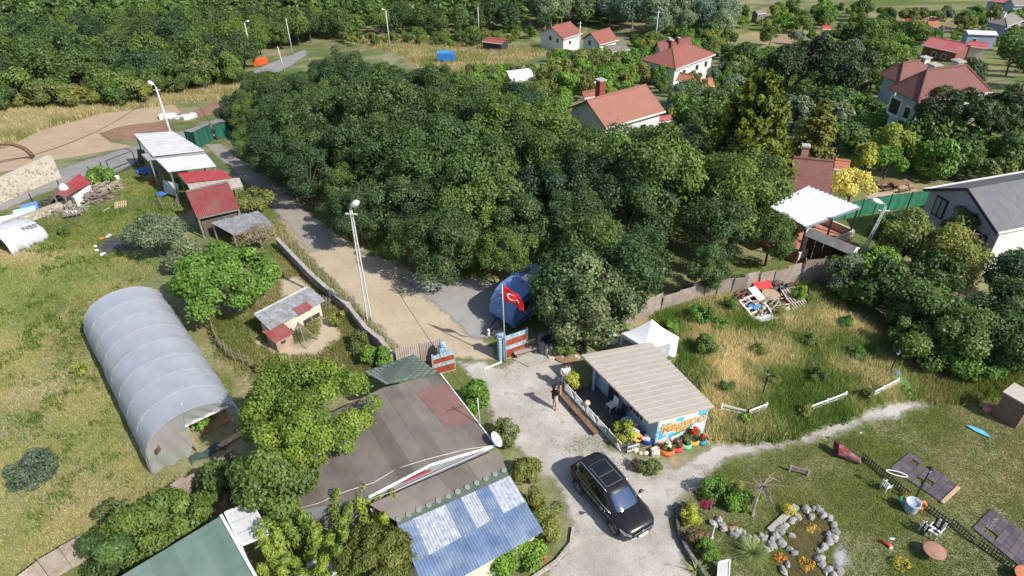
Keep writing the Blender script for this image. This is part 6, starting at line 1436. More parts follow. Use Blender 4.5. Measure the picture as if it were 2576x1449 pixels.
    loft(g3, 'rear_window', GL, lambda k: k in (16, 17, 18, 19))
    # sunroof
    mb = MB(); z = 1.634; mb.prism([(-1.25, -.44, z - .012), (.12, -.44, z - .022), (.12, .44, z - .022), (-1.25, .44, z - .012)], (0, 0, .012)); sr = mb.build('sunroof', GL, o)
    for a, b in (((-1.25, -.44), (.12, -.44)), ((.12, -.44), (.12, .44)), ((.12, .44), (-1.25, .44)), ((-1.25, .44), (-1.25, -.44)), ((-.5, -.44), (-.5, .44))):
        mb = MB(); mb.beam((a[0], a[1], z - .008), (b[0], b[1], z - .008), .028, .014); mb.build('sunroof_frame', mat('dull_trim', (.16, .15, .14), .5, .1), sr)
    for s in (-1, 1):
        mb = MB(); mb.tube([(-1.62, s * .60, 1.60), (-1.5, s * .61, 1.665), (-.6, s * .63, 1.67), (.15, s * .61, 1.645), (.3, s * .60, 1.59)], .022, 6); mb.build('roof_rail', CHR, o, True)
        mb = MB(); mb.blob((.78, s * 1.05, 1.08), (.16, .24, .16), 3, 2, .03); mb.tube([(.8, s * .88, 1.03), (.8, s * .98, 1.05)], .03, 5); mb.build('mirror', PAINT, o, True)
        mb = MB(); mb.tube([(-1.95, s * .845, 1.03), (-1.2, s * .885, 1.025), (0, s * .885, 1.01), (1.0, s * .86, 1.0)], .012, 5); mb.build('window_trim', CHR, o, True)
        mb = MB(); mb.prism([(-1.1, s * .935, .26), (1.1, s * .935, .26), (1.1, s * .945, .40), (-1.1, s * .945, .40)], (0, s * .012, 0)); mb.build('sill_cladding', CLAD, o)
        mb = MB(); mb.beam((-1.0, s * .955, .41), (1.0, s * .955, .41), .012, .02); mb.build('sill_trim', CHR, o)
        for x, nm in ((-.32, 'door_seam'), (.78, 'door_seam'), (-1.25, 'door_seam')):
            mb = MB(); mb.beam((x, s * .936, .42), (x - .02, s * .925, .93), .010, .012); mb.build(nm, CLAD, o)
        for x in (-.55, .45):
            mb = MB(); mb.beam((x - .1, s * .94, .84), (x + .1, s * .94, .845), .025, .03); mb.build('door_handle', CHR, o)
        mb = MB(); mb.add([(1.72, s * .885, .80), (2.0, s * .80, .765), (2.21, s * .63, .735), (2.235, s * .62, .655), (2.03, s * .82, .68), (1.75, s * .905, .735)], [(0, 1, 2, 3, 4, 5)] if s < 0 else [(5, 4, 3, 2, 1, 0)]); hl = mb.build('headlight', HL, o); hl.location.x += .02; hl.location.z += .012; md = hl.modifiers.new('s', 'SOLIDIFY'); md.thickness = .03
        mb = MB(); mb.add([(-1.98, s * .875, .97), (-2.14, s * .815, .955), (-2.255, s * .56, .90), (-2.275, s * .56, .81), (-2.175, s * .825, .83), (-2.0, s * .905, .87)], [(0, 1, 2, 3, 4, 5)] if s > 0 else [(5, 4, 3, 2, 1, 0)]); tl = mb.build('tail_light', TL, o); md = tl.modifiers.new('s', 'SOLIDIFY'); md.thickness = .03; md.offset = 0
        for x in (-1.33, 1.33):
            Mx = Matrix.Rotation(R(90) * (-s), 3, 'X')
            mb = MB(); arc = [(x + .40 * math.cos(a), s * .935, .34 + .40 * math.sin(a)) for a in np.linspace(-.15, math.pi + .15, 14)]; mb.tube(arc, .045, 5); mb.build('arch_cladding', CLAD, o)
            mb = MB(); mb.lathe([(.01, -.02), (.37, -.02), (.37, .005), (.01, .005)], (x, s * .925, .35), 18, Mx); mb.build('wheel_well', RUBBER, o)
            mb = MB(); mb.lathe([(.22, -.10), (.32, -.10), (.345, -.04), (.345, .07), (.31, .10), (.235, .10)], (x, s * .86, .345), 22, Mx); wh = mb.build('wheel', RUBBER, o, True)
            mb = MB(); mb.lathe([(.23, .085), (.245, .10), (.235, .105), (.215, .09)], (x, s * .86, .345), 20, Mx)
            for k in range(5):
                a = 2 * math.pi * k / 5 + .3
                for da in (-.13, .13):
                    mb.beam((x + .05 * math.cos(a), s * .955, .345 + .05 * math.sin(a)), (x + .235 * math.cos(a + da), s * .955, .345 + .235 * math.sin(a + da)), .035, .03)
            mb.lathe([(.01, .09), (.06, .09), (.05, .105), (.01, .11)], (x, s * .86, .345), 10, Mx); mb.build('rim', mat('alloy', (.5, .5, .5), .35, .05, metal=.6), wh)
    # front: grille, badge, bumper bar, plate
    mb = MB(); mb.prism([(2.235, -.52, .56), (2.245, .52, .56), (2.275, .5, .70), (2.275, -.5, .70)], (.02, 0, 0)); mb.build('grille', CLAD, o)
    mb = MB(); mb.beam((2.29, -.5, .715), (2.29, .5, .715), .02, .03); mb.build('grille_trim', CHR, o)
    mb = MB(); Mx = Matrix.Rotation(R(75), 3, 'Y'); mb.lathe([(.01, 0), (.075, 0), (.07, .02), (.01, .025)], (2.285, 0, .72), 14, Mx); mb.build('badge', CHR, o)
    mb = MB(); mb.prism([(2.2, -.66, .30), (2.26, -.4, .29), (2.28, 0, .29), (2.26, .4, .29), (2.2, .66, .30), (2.2, .66, .40), (2.3, .35, .41), (2.31, 0, .41), (2.3, -.35, .41), (2.2, -.66, .40)], (.015, 0, 0)); mb.build('bumper_skid', CHR, o)
    mb = MB(); mb.box((2.315, 0, .50), (.02, .52, .11)); mb.build('number_plate', WHITE, o)
    for s in (-.05, .05):
        mb = MB(); mb.beam((1.2, s - .25, 1.035), (1.0 + .05, s + .2, 1.06), .012, .02); mb.build('wiper', CLAD, o)
    for s in (-1, 1):
        mb = MB(); mb.tube([(1.15, s * .55, 1.045), (1.7, s * .45, 1.0), (2.12, s * .33, .87)], .008, 4); mb.build('bonnet_crease', PAINT, o)
make_car()
# ------------------------------------------------------------------ people
def skin_mesh(name, verts, edges, rad, m, parent, root=0, sub=1):
    me = bpy.data.meshes.new(name); me.from_pydata(verts, edges, []); me.materials.append(m)
    o = link_mesh(name, me, parent); o.modifiers.new('skin', 'SKIN').use_smooth_shade = True
    for i, r in enumerate(rad):
        s = me.skin_vertices[0].data[i]; s.radius = r if isinstance(r, tuple) else (r, r)
    me.skin_vertices[0].data[root].use_root = True
    ss = o.modifiers.new('sub', 'SUBSURF'); ss.levels = sub; ss.render_levels = sub
    return o
def person(label, u, v, rz, top, bottom, shoes, hair, arms='camera', short=True, extra=None, s=1.0):
    SKN = mat('skin', (.50, .28, .20), .6, .06, 6.); q = G(u, v); o = thing('person', label, 'person', q, rz); o.scale = (s, s, s)
    # faces +X locally; y left
    V = [(0, 0, .95), (0, 0, 1.18), (0, 0, 1.42), (0, 0, 1.50), (.03, 0, 1.60), (.02, 0, 1.72)]; E = [(0, 1), (1, 2), (2, 3), (3, 4), (4, 5)]; Rd = [(.15, .12), (.155, .115), (.16, .11), .06, (.095, .085), (.08, .075)]
    def chain(start, pts, rs):
        p = start
        for q_, r in zip(pts, rs): V.append(q_); Rd.append(r); E.append((p, len(V) - 1)); p = len(V) - 1
        return p
    for y in (-1, 1):
        chain(0, [(0, y * .10, .88), (.02, y * .115, .50), (-.01, y * .12, .09), (.13, y * .13, .035)], [.10, .062, .042, .038])
    ends = []
    for y in (-1, 1):
        if arms == 'camera': pts = [(0, y * .19, 1.43), (.16, y * .30, 1.28), (.24, y * .13, 1.52)]
        elif arms == 'bag': pts = [(0, y * .19, 1.43), (.02, y * .27, 1.17), (.16, y * .12, 1.06)]
        else: pts = [(0, y * .19, 1.43), (-.02, y * .25, 1.16), (.05, y * .25, .90)]
        k = chain(2, pts, [.065, .048, .036]); w = Vector(V[k]); pv = Vector(V[k - 1]); dr = (w - pv).normalized(); sd = Vector((-dr.y, dr.x, 0)) if abs(dr.z) < .9 else Vector((1, 0, 0)); sd = sd.normalized()
        pm = w + dr * .07; V.append(tuple(pm)); Rd.append((.035, .028)); E.append((k, len(V) - 1)); pk = len(V) - 1; up = dr.cross(sd).normalized()
        for j in range(4):
            a = pm + sd * (.03 - .02 * j) + dr * .035 + up * .005; b = a + dr * (.05 - .006 * abs(j - 1)) + up * .02; V.append(tuple(a)); Rd.append(.011); E.append((pk, len(V) - 1)); V.append(tuple(b)); Rd.append(.009); E.append((len(V) - 2, len(V) - 1))
        th = w + dr * .03 + sd * .05 + up * .01; V.append(tuple(th)); Rd.append(.011); E.append((k, len(V) - 1))
    skin_mesh('body', V, E, Rd, SKN, o)
    # shirt
    V2 = [(0, 0, .76), (0, 0, 1.13), (0, 0, 1.42), (0, 0, 1.47)]; E2 = [(0, 1), (1, 2), (2, 3)]; R2 = [(.2, .165), (.2, .16), (.2, .15), .085]
    for y in (-1, 1):
        a = {'camera': (.12, y * .275, 1.31), 'bag': (.015, y * .25, 1.25), 'down': (-.01, y * .235, 1.24)}[arms]
        i = len(V2); V2 += [(0, y * .19, 1.43), a]; E2 += [(2, i), (i, i + 1)]; R2 += [.10, .088]
    skin_mesh('shirt', V2, E2, R2, top, o)
    V3 = [(0, 0, 1.08), (0, 0, .92)]; E3 = [(0, 1)]; R3 = [(.165, .13), (.16, .13)]
    for y in (-1, 1):
        i = len(V3); V3 += [(0, y * .10, .84), (.02, y * .115, .50 if short else .15)]; E3 += [(1, i), (i, i + 1)]; R3 += [.115, .088 if short else .06]
    skin_mesh('shorts' if short else 'trousers', V3, E3, R3, bottom, o)
    for y in (-.12, .12):
        mb = MB(); mb.blob((.06, y * 1.05, .045), (.28, .11, .10), 2, 2, .04); mb.build('shoe', shoes, o, True)
    mb = MB(); V = []
    mb.blob((-.01, 0, 1.72), (.22, .19, .17), 5, 2, .04); mb.blob((-.06, 0, 1.66), (.14, .18, .18), 6, 2, .04); mb.build('hair', hair, o, True)
    # face: eyes, nose, mouth, ears on the front of the head
    f = MB()
    for y in (-.035, .035): f.blob((.115, y, 1.655), (.02, .03, .016), 1, 1, .02)
    f.build('eyes', DARKM, o); f = MB(); f.blob((.128, 0, 1.63), (.035, .026, .045), 1, 1, .02); f.build('nose', SKN, o, True); f = MB(); f.blob((.112, 0, 1.59), (.02, .05, .014), 1, 1, .02); f.build('mouth', mat('lip', (.35, .13, .11), .6, .05), o)
    f = MB()
    for y in (-.093, .093): f.blob((.02, y, 1.64), (.04, .02, .06), 1, 1, .03)
    f.build('ears', SKN, o, True)
    if extra: extra(o)
    return o
def cam_extra(o):
    q = o.location; mb = MB(); M = Matrix.Rotation(o.rotation_euler.z, 3, 'Z'); b = q + M @ Vector((.30, 0, 1.62)) * o.scale.x
    mb.box((0, 0, 0), (.07, .14, .09)); Mx = Matrix.Rotation(R(90), 3, 'Y'); mb.lathe([(.035, 0), (.035, .07), (.028, .07)], (.02, 0, 0), 10, Mx); c = mb.build('camera_body', DARKM); c.name = 'handheld_camera'; c.location = b; c.rotation_euler = (0, 0, o.rotation_euler.z)
    tag(c, 'small dark camera held up by the person in black', 'camera')
person('person in black t-shirt and beige shorts holding something up to the face', 1395, 1029, R(25), mat('black_tshirt', (.02, .02, .022), .9, .2), mat('beige_shorts', (.52, .46, .36), .9, .12), mat('tan_shoe', (.35, .2, .13), .8, .1), mat('dark_hair', (.02, .016, .013), .8, .2), 'camera', extra=cam_extra, s=1.04)
def strap(o):
    mb = MB(); mb.tube([(.02, .13, 1.47), (.17, .02, 1.28), (.14, -.15, 1.05)], .014, 4); mb.tube([(.02, .13, 1.47), (-.15, .02, 1.28), (-.12, -.15, 1.05)], .014, 4); mb.build('bag_strap', MATS['black_tshirt'], o)
person('person in white t-shirt and pale shorts with a dark shoulder strap', 1420, 975, R(-80), mat('white_tshirt', (.62, .62, .66), .9, .05), mat('pale_shorts', (.52, .52, .56), .9, .06), mat('tan_shoe', (.35, .2, .13)), mat('dark_hair', (.02, .016, .013)), 'bag', extra=strap, s=1.0)

# ------------------------------------------------------------------ garden on the right
def rail_fence(label, pts, h=.62, m=WHITE, group=None):
    W = [G(*p) for p in pts]; o = thing('rail_fence', label, 'fence', W[0], 0, group)
    for a, b in zip(W, W[1:]):
        n = max(1, round((b - a).length / 1.3))
        for i in range(n + 1):
            p = a.lerp(b, i / n); mb = MB(); mb.beam(p, p + Vector((0, 0, h + .06)), .08); mb.build('post', m, o, False, W[0])
        for z in (h * .5, h * .92):
            mb = MB(); mb.beam(a + Vector((0, 0, z)), b + Vector((0, 0, z)), .04, .11); mb.build('rail', m, o, False, W[0])
rail_fence('white two rail fence bent in a V in the grass', [(1812, 1038), (1877, 1054), (1924, 1036)])
rail_fence('straight white two rail fence above the gravel path', [(2028, 1044), (2122, 1008)])
rail_fence('white two rail fence nearest the green plastic sheet', [(2179, 1012), (2252, 974)])
rail_fence('grey weathered rail fence below the gravel path', [(1985, 1186), (2030, 1198)], .4, WOODG)
def garden_lamp(label, u, v, h):
    q = G(u, v); o = thing('garden_lamp', label, 'lamp post', q)
    mb = MB(); mb.lathe([(.09, 0), (.09, .12), (.04, .18), (.03, h - .3), (.05, h - .28)], q, 8); mb.build('post', DARKM, o, True, q)
    mb = MB(); mb.lathe([(.05, h - .28), (.11, h - .06), (.10, h - .05)], q, 6); mb.build('lantern_glass', glass('lantern', (.5, .5, .5), .2), o, False, q)
    mb = MB(); mb.lathe([(.14, h - .06), (.08, h + .02), (.02, h + .09)], q, 6); mb.build('lantern_cap', DARKM, o, False, q)
garden_lamp('black garden lamp post in the golden meadow behind the V fence', 1915, 1003, 2.05)
garden_lamp('black garden lamp post by the green plastic sheet', 2235, 946, 1.9)
garden_lamp('black garden lamp post rising from the teapot planter', 2298, 1262, 2.4)
def make_teapot():
    q = G(2288, 1284); o = thing('teapot_planter', 'grey blue teapot shaped planter with orange handle at the lamp foot', 'planter', q)
    mb = MB(); mb.lathe([(.25, 0), (.29, .1), (.31, .5), (.34, .62), (.30, .63), (.27, .5)], q, 16); mb.build('pot', mat('painted_pot', (.36, .42, .50), .6, .15, 3., stain=(.66, .66, .66), stain_amt=.6), o, True, q)
    mb = MB(); mb.lathe([(.28, .48), (.01, .5)], q, 12); mb.build('soil', MATS['dark_soil'], o, False, q)
    mb = MB(); mb.tube([q + Vector((-.26, .12, .2)), q + Vector((-.42, .25, .42)), q + Vector((-.45, .3, .62))], [.08, .06, .05], 7); mb.build('spout', mat('teal_paint', (.08, .36, .38), .6, .1), o, True, q)
    mb = MB(); mb.tube([q + Vector((.28, 0, .15)), q + Vector((.55, .0, .12)), q + Vector((.68, .05, .3)), q + Vector((.55, .1, .5)), q + Vector((.32, .05, .5))], .075, 7); mb.build('handle', mat('orange_paint', (.72, .2, .08), .6, .1), o, True, q)
make_teapot()
# ---- rubber tile mats
def tile_mat(label, c, nu, nv, seed):
    W = [G(*p) for p in c]; o = thing('rubber_mat', label, 'mat', W[0]); rg = random.Random(seed); m = mat('rubber_tile', (.115, .095, .105), .9, .2, 4., rand=.22)
    for i in range(nu):
        for j in range(nv):
            if rg.random() < .04: continue
            a, b = i / nu, (i + .965) / nu; k, l = j / nv, (j + .965) / nv
            f = lambda x, y: W[0].lerp(W[1], x).lerp(W[3].lerp(W[2], x), y) + Vector((0, 0, .03))
            mb = MB(); mb.prism([f(a, k), f(b, k), f(b, l), f(a, l)], (0, 0, .035 + rg.uniform(0, .012))); mb.build('tile', m, o, False, W[0])
    return o
tile_mat('dark rubber tile play mat behind the black lamp post', [(2238, 1178), (2288, 1140), (2408, 1222), (2366, 1264)], 6, 7, 1)
tile_mat('dark rubber tile play mat at the right edge', [(2446, 1330), (2492, 1282), (2640, 1385), (2600, 1455)], 6, 9, 2)
q = G(2402, 1228); mb = MB(); mb.beam(G(2368, 1268) + Vector((0, 0, .07)), G(2410, 1228) + Vector((0, 0, .07)), .16, .1); world_thing(mb, 'kerb_board', TIMBER, 'pale board edging the nearer rubber mat', 'board', q)
# ---- low dark picket fence
def picket(label, a, b, h=.42):
    A = G(*a); B = G(*b); o = thing('picket_fence', label, 'fence', A); n = int((B - A).length / .125); m = mat('dark_picket', (.05, .055, .045), .8, .2, 4.)
    for i in range(n):
        p = A.lerp(B, i / n); mb = MB(); mb.box(p + Vector((0, 0, h / 2)), (.035, .035, h), .6); mb.build('picket', m, o, False, A)
    for z in (.12, .32):
        mb = MB(); mb.beam(A + Vector((0, 0, z)), B + Vector((0, 0, z)), .03); mb.build('rail', m, o, False, A)
picket('dark low picket fence from the red bundle to the teapot planter', (2168, 1152), (2285, 1252))
picket('dark low picket fence right of the teapot planter', (2330, 1282), (2388, 1322))
picket('dark low picket fence between the sapling and the mosaic chair', (2392, 1318), (2450, 1368))
picket('dark low picket fence at the lower right corner', (2462, 1372), (2590, 1462))
# ---- bundle, hoop, toys, chairs
def make_bundle():
    A = G(2098, 1140); B = G(2160, 1166); o = thing('fabric_bundle', 'dark red fabric covered parasol bundle lying in the grass', 'parasol', A); n, m = 12, 10; V = []; rg = random.Random(3)
    for i in range(n + 1):
        f = i / n; c = A.lerp(B, f) + Vector((0, 0, .36 - .18 * f)); r = .42 - .24 * f
        for k in range(m):
            a = 2 * math.pi * k / m; rr = r * (1 + .22 * math.sin(k * 2.6 + i * .7)) ; V.append(c + Vector((0, 1, 0)) * math.cos(a) * rr * .8 + Vector((0, 0, 1)) * math.sin(a) * rr * .95)
    F = [(i * m + k, i * m + (k + 1) % m, (i + 1) * m + (k + 1) % m, (i + 1) * m + k) for i in range(n) for k in range(m)] + [tuple(range(m)), tuple(range(n * m, (n + 1) * m))]
    mb = MB(); mb.add(V, F); mb.build('cover', mat('wine_fabric', (.20, .022, .045), .8, .2, 3., stain=(.33, .25, .23), stain_amt=.7, stain_scale=2.5), o, True, A)
    mb = MB(); mb.tube([A + Vector((-.2, -.05, .35)), B + Vector((.5, .1, .1))], .025, 6); mb.build('pole', DARKM, o, False, A)
make_bundle()
q = G(2254, 1195); mb = MB(); mb.tube([q + Vector((.42 * math.cos(a) - .15 * math.sin(a), .16 * math.sin(a) - .12 * math.cos(a), .12 + .03 * math.sin(a))) for a in np.linspace(0, 2 * math.pi, 22)], .03, 6); world_thing(mb, 'hoop', WHITE, 'white oval plastic hoop on the rubber mat', 'hoop', q)
def plastic_chair(label, u, v, rz, s, m1, m2):
    q = G(u, v); o = thing('garden_chair', label, 'chair', q, rz); o.scale = (s, s, s)
    for k in range(4): mb = MB(); mb.box((-.18 + .12 * k, 0, .42), (.1, .46, .03)); mb.build('seat_slat', (m1, m2)[k % 2], o)
    for k in range(4): mb = MB(); mb.box((.24, -.18 + .12 * k, .68), (.03, .09, .5)); mb.build('back_slat', (m1, m2)[k % 2], o)
    for i, j in ((-1, -1), (1, -1), (1, 1), (-1, 1)): mb = MB(); mb.beam((i * .2, j * .2, 0), (i * .2, j * .2, .42), .045); mb.build('leg', m1, o)
    for y in (-.23, .23): mb = MB(); mb.beam((-.2, y, .62), (.24, y, .64), .04); mb.beam((-.2, y, .42), (-.2, y, .62), .035); mb.build('armrest', m1, o)
plastic_chair('small white chair lying below the picket fence', 2226, 1232, R(200), .75, WHITE, WHITE)
plastic_chair('white and black slatted chair beside the rusty fire bowl', 2345, 1348, R(35), 1.0, WHITE, DARKM)
plastic_chair('second white and black slatted chair left of the first', 2325, 1340, R(200), .8, WHITE, DARKM)
def fire_bowl(label, u, v, m):
    q = G(u, v); o = thing('fire_bowl', label, 'fire bowl', q); h = .42
    mb = MB(); mb.lathe([(.05, h - .08), (.3, h - .04), (.44, h + .02), (.46, h + .04), (.44, h + .05), (.05, h + .03)], q, 20); mb.build('bowl', m, o, True, q)
    for k in range(3): a = 2.1 * k; mb = MB(); mb.tube([q + Vector((.28 * math.cos(a), .28 * math.sin(a), 0)), q + Vector((.2 * math.cos(a), .2 * math.sin(a), h - .04))], .02, 5); mb.build('leg', DARKM, o, False, q)
fire_bowl('rusty round fire bowl on legs on the lawn', 2342, 1400, mat('rusty_bowl', (.42, .22, .16), .8, .2, 4., stain=(.16, .10, .09), stain_amt=.6, stain_scale=4.))
fire_bowl('orange round disc table in the lower right corner', 2572, 1462, mat('orange_disc', (.62, .22, .10), .7, .1))
q = G(2230, 1372); o = thing('toy_scooter', 'red plastic toy lying on the lawn', 'toy', q); mb = MB(); mb.tube([q + Vector((-.22, .2, .06)), q + Vector((0, 0, .1)), q + Vector((.12, -.12, .12))], [.05, .07, .09], 7); mb.build('body', mat('red_plastic', (.6, .05, .04)), o, True, q)
mb = MB(); Mx = Matrix.Rotation(R(80), 3, 'X'); mb.lathe([(.03, -.03), (.08, -.03), (.08, .03), (.03, .03)], q + Vector((.1, -.16, .08)), 10, Mx); mb.build('wheel', WHITE, o, False, q)
q = G(2243, 1356); mb = MB(); mb.blob(q + Vector((0, 0, .04)), (.28, .14, .08), 3); world_thing(mb, 'bottle', mat('pale_plastic', (.55, .6, .62), .3, .1), 'pale plastic bottle beside the red toy', 'bottle', q)
q = G(2152, 1130); o = thing('pinwheel', 'thin green stick with a yellow and blue pinwheel', 'pinwheel', q); mb = MB(); mb.tube([q, q + Vector((.0, .02, 1.25))], .014, 5); mb.build('stick', mat('green_stick', (.06, .12, .06), .7), o, False, q)
for k in range(4): a = k * math.pi / 2; mb = MB(); c = q + Vector((0, 0, 1.25)); mb.prism([c, c + Vector((.15 * math.cos(a), -.02, .15 * math.sin(a))), c + Vector((.13 * math.cos(a + .9), -.05, .13 * math.sin(a + .9)))], (0, .008, 0)); mb.build('vane', mat(['vane_yellow', 'vane_blue'][k % 2], [(.7, .5, .08), (.1, .3, .55)][k % 2], .6), o, False, q)
# ---- plastic sheets
mb = MB(); q = G(2262, 966); V = [G(2240, 958), G(2262, 952), G(2278, 968), G(2290, 985), G(2270, 988), G(2255, 972)]; mb.prism([p + Vector((0, 0, .25)) for p in V], (0, 0, .05)); world_thing(mb, 'plastic_sheet', mat('green_plastic', (.07, .48, .27), .5, .15), 'bright green plastic sheet at the meadow edge', 'sheet', q)
mb = MB(); q = G(2250, 950); mb.blob(q + Vector((0, 0, .35)), (.45, .35, .3), 8); world_thing(mb, 'blue_tub', mat('blue_plastic', (.10, .26, .5), .5, .1), 'blue tub on the green plastic sheet', 'tub', q)
mb = MB(); q = G(2440, 1078); V = [G(2428, 1072), G(2445, 1075), G(2475, 1088), G(2492, 1104), G(2480, 1100), G(2450, 1086)]; mb.prism([p + Vector((0, 0, .06)) for p in V], (0, 0, .03)); world_thing(mb, 'plastic_sheet', mat('light_blue_plastic', (.12, .45, .66), .5, .15), 'light blue plastic strip in the dry grass', 'sheet', q)
# ---- brick shed and tile stack at the right edge
def small_shed():
    a, b, c = G(2523, 985, 1.7), G(2552, 962, 1.9), G(2620, 1000, 1.9); d = a + (c - b); base = Vector((a.x, a.y, 0)); o = thing('brick_shed', 'brown brick shed with beige slab roof at the right edge', 'shed', base)
    mb = MB(); mb.slab([a, b, c, d], .09); mb.build('roof', mat('beige_slab', (.52, .46, .38), .85, .1, 2.), o, False, base)
    P4 = [p.lerp((a + c) / 2, .1) for p in (a, b, c, d)]; mb = MB(); mb.prism([Vector((p.x, p.y, 0)) for p in P4], (0, 0, 1.6)); mb.build('wall', mat('brown_brick', (.17, .11, .085), .9, .25, 5., band=(2, .09, (.25, .2, .17), .18)), o, False, base)
    q = G(2498, 1034); t = thing('tile_stack', 'stack of pink roof tiles beside the brick shed', 'tiles', q)
    for i in range(7):
        for j in range(2): mb = MB(); mb.box(q + Vector((-.45 + .15 * i, .12 * i * -.4 + .3 * j, .14)), (.13, .28, .26), .35); mb.build('tile', mat('pink_tile', (.50, .22, .18), .85, .15, 4., rand=.15), t, False, q)
small_shed()
# ---- pond and stones
def make_pond():
    Pp = [(2010, 1316), (2038, 1296), (2066, 1304), (2084, 1332), (2066, 1362), (2066, 1400), (2084, 1449), (2100, 1500), (1990, 1500), (1985, 1440), (1975, 1400), (1985, 1352)]
    W = [G(*p) for p in Pp]; c = sum(W, Vector()) / len(W); mb = MB(); n = len(W); mb.add([c + Vector((0, 0, .02))] + [p + Vector((0, 0, .02)) for p in W], [(0, 1 + i, 1 + (i + 1) % n) for i in range(n)])
    wm = mat('pond_water', (.075, .06, .028), .22, .25, 1.4, stain=(.17, .12, .04), stain_amt=.7, stain_scale=.9, spec=.5); po = mb.build('pond', wm); tag(po, kind='structure', label='shallow brown pond ringed with grey stones')
    rg = random.Random(8); sm = mat('pond_stone', (.30, .28, .26), .9, .2, 4., bump=.5, bscale=20., rand=.22)
    ring = [(1948, 1352), (1962, 1340), (1978, 1326), (1992, 1312), (2010, 1298), (2026, 1284), (2045, 1280), (2060, 1286), (2074, 1296), (2088, 1306), (2094, 1322), (2100, 1340), (2098, 1356), (2086, 1368), (2074, 1378), (2060, 1390), (2062, 1408), (2070, 1424), (2080, 1438), (2094, 1446), (1960, 1362), (1970, 1372), (1985, 1384), (1996, 1392), (1940, 1372), (1928, 1384), (1960, 1330), (1990, 1345), (2040, 1300), (2084, 1345), (2104, 1432), (2112, 1445), (1984, 1420), (1972, 1440)]
    row = [(1795, 1322), (1806, 1312), (1815, 1322), (1824, 1332), (1834, 1344), (1846, 1352), (1850, 1335), (1862, 1340), (1874, 1346), (1886, 1352), (1900, 1356), (1914, 1350), (1926, 1358), (1938, 1362), (1842, 1330), (1866, 1356)]
    for k, (u, v) in enumerate(ring + row + ring[:26]):
        p = G(u + rg.uniform(-4, 4), v + rg.uniform(-4, 4)); s = rg.uniform(.22, .42); mb = MB(); mb.blob((0, 0, 0), (s * 1.25, s * .85, s * .75), k, 1, .24, rg.uniform(0, 3.1)); ob = mb.build('stone', sm, po); ob.location = p + Vector((0, 0, s * .22)); ob.rotation_euler = (rg.uniform(-.3, .3), rg.uniform(-.3, .3), 0)
    a, b = G(1950, 1348), G(2020, 1285); mb = MB(); mb.beam(a + Vector((-.2, .2, .06)), b + Vector((-.25, .2, .06)), .3, .14); mb.build('kerb', CONC, po)
make_pond()
# ---- bed edging, cloth, white post, driftwood
def make_bed():
    pts = [(1716, 1272), (1704, 1290), (1702, 1320), (1708, 1350), (1722, 1382), (1740, 1410), (1762, 1440), (1785, 1475)]; W = [G(*p) for p in pts]; o = thing('bed_edging', 'curved dark edging of the flower bed by the drive', 'edging', W[0])
    for a, b in zip(W, W[1:]):
        for i in range(3):
            mb = MB(); mb.beam(a.lerp(b, i / 3) + Vector((0, 0, .16)), a.lerp(b, (i + .96) / 3) + Vector((0, 0, .16)), .14, .32); mb.build('edging_block', mat('dark_edging', (.09, .085, .08), .9, .3, 4., stain=(.3, .29, .27), stain_amt=.5, rand=.25), o, False, W[0])
    q = G(1782, 1300); o = thing('cloth_flag', 'wine red cloth hanging from a stick in the flower bed', 'cloth', q); mb = MB(); mb.tube([q, q + Vector((.05, .05, 1.2))], .02, 5); mb.build('stick', WOODG, o, False, q)
    V = [q + Vector((.05, .05, 1.15)) + Vector((-.05 - .5 * i / 6, .04 * math.sin(i * 1.7), -.75 * j / 6 * (1 - .3 * i / 6))) for i in range(7) for j in range(7)]; mb = MB(); mb.add(V, [(i * 7 + j, i * 7 + j + 1, i * 7 + j + 8, i * 7 + j + 7) for i in range(6) for j in range(6)]); ob = mb.build('cloth', mat('wine_cloth', (.20, .015, .05), .8, .15), o, True, q); md = ob.modifiers.new('s', 'SOLIDIFY'); md.thickness = .01
    q = G(1790, 1352); mb = MB(); mb.lathe([(.09, 0), (.05, .1), (.035, .9), (.05, .95)], q, 8); world_thing(mb, 'white_post', WHITE, 'slim white post below the wine red cloth', 'post', q)
    q = G(1893, 1296); o = thing('driftwood_arbour', 'bare grey driftwood trunk with dry twig canopy', 'driftwood', q); rg = random.Random(6); tp = q + Vector((.25, .5, 1.5))
    mb = MB(); mb.tube([q, q + Vector((.05, .2, .7)), tp], [.09, .075, .06], 7); mb.build('trunk', mat('bleached_wood', (.42, .35, .28)), o, False, q)
    for k in range(26):
        a = rg.uniform(0, 6.28); L = rg.uniform(.5, 1.25); mb = MB(); m1 = tp + Vector((math.cos(a) * L * .5, math.sin(a) * L * .5, rg.uniform(-.1, .25))); mb.tube([tp, m1, m1 + Vector((math.cos(a + rg.uniform(-.7, .7)) * L * .6, math.sin(a + rg.uniform(-.7, .7)) * L * .6, rg.uniform(-.45, .1)))], [.035, .022, .01], 4); mb.build('branch', mat('grey_twig', (.23, .185, .15)), o, False, q)
    q = G(1804, 1440); o = thing('notice_frame', 'white framed grey board standing at the bed end', 'board', q); mb = MB(); mb.prism([q + Vector((-.1, -.35, .1)), q + Vector((.42, -.25, .1)), q + Vector((.45, .15, .7)), q + Vector((-.05, .05, .7))], (-.01, .03, -.02)); mb.build('board', mat('grey_board', (.42, .42, .43), .6, .1), o, False, q)
    cs = [q + Vector(p) for p in ((-.1, -.37, .1), (.42, -.27, .1), (.45, .13, .72), (-.05, .03, .72))]
    for k in range(4): mb = MB(); mb.beam(cs[k], cs[(k + 1) % 4], .05); mb.build('frame_bar', WHITE, o, False, q)
    for k in range(2): mb = MB(); mb.beam(cs[2 + k], Vector((cs[2 + k].x, cs[2 + k].y + .35, 0)), .04); mb.build('leg', WHITE, o, False, q)
make_bed()
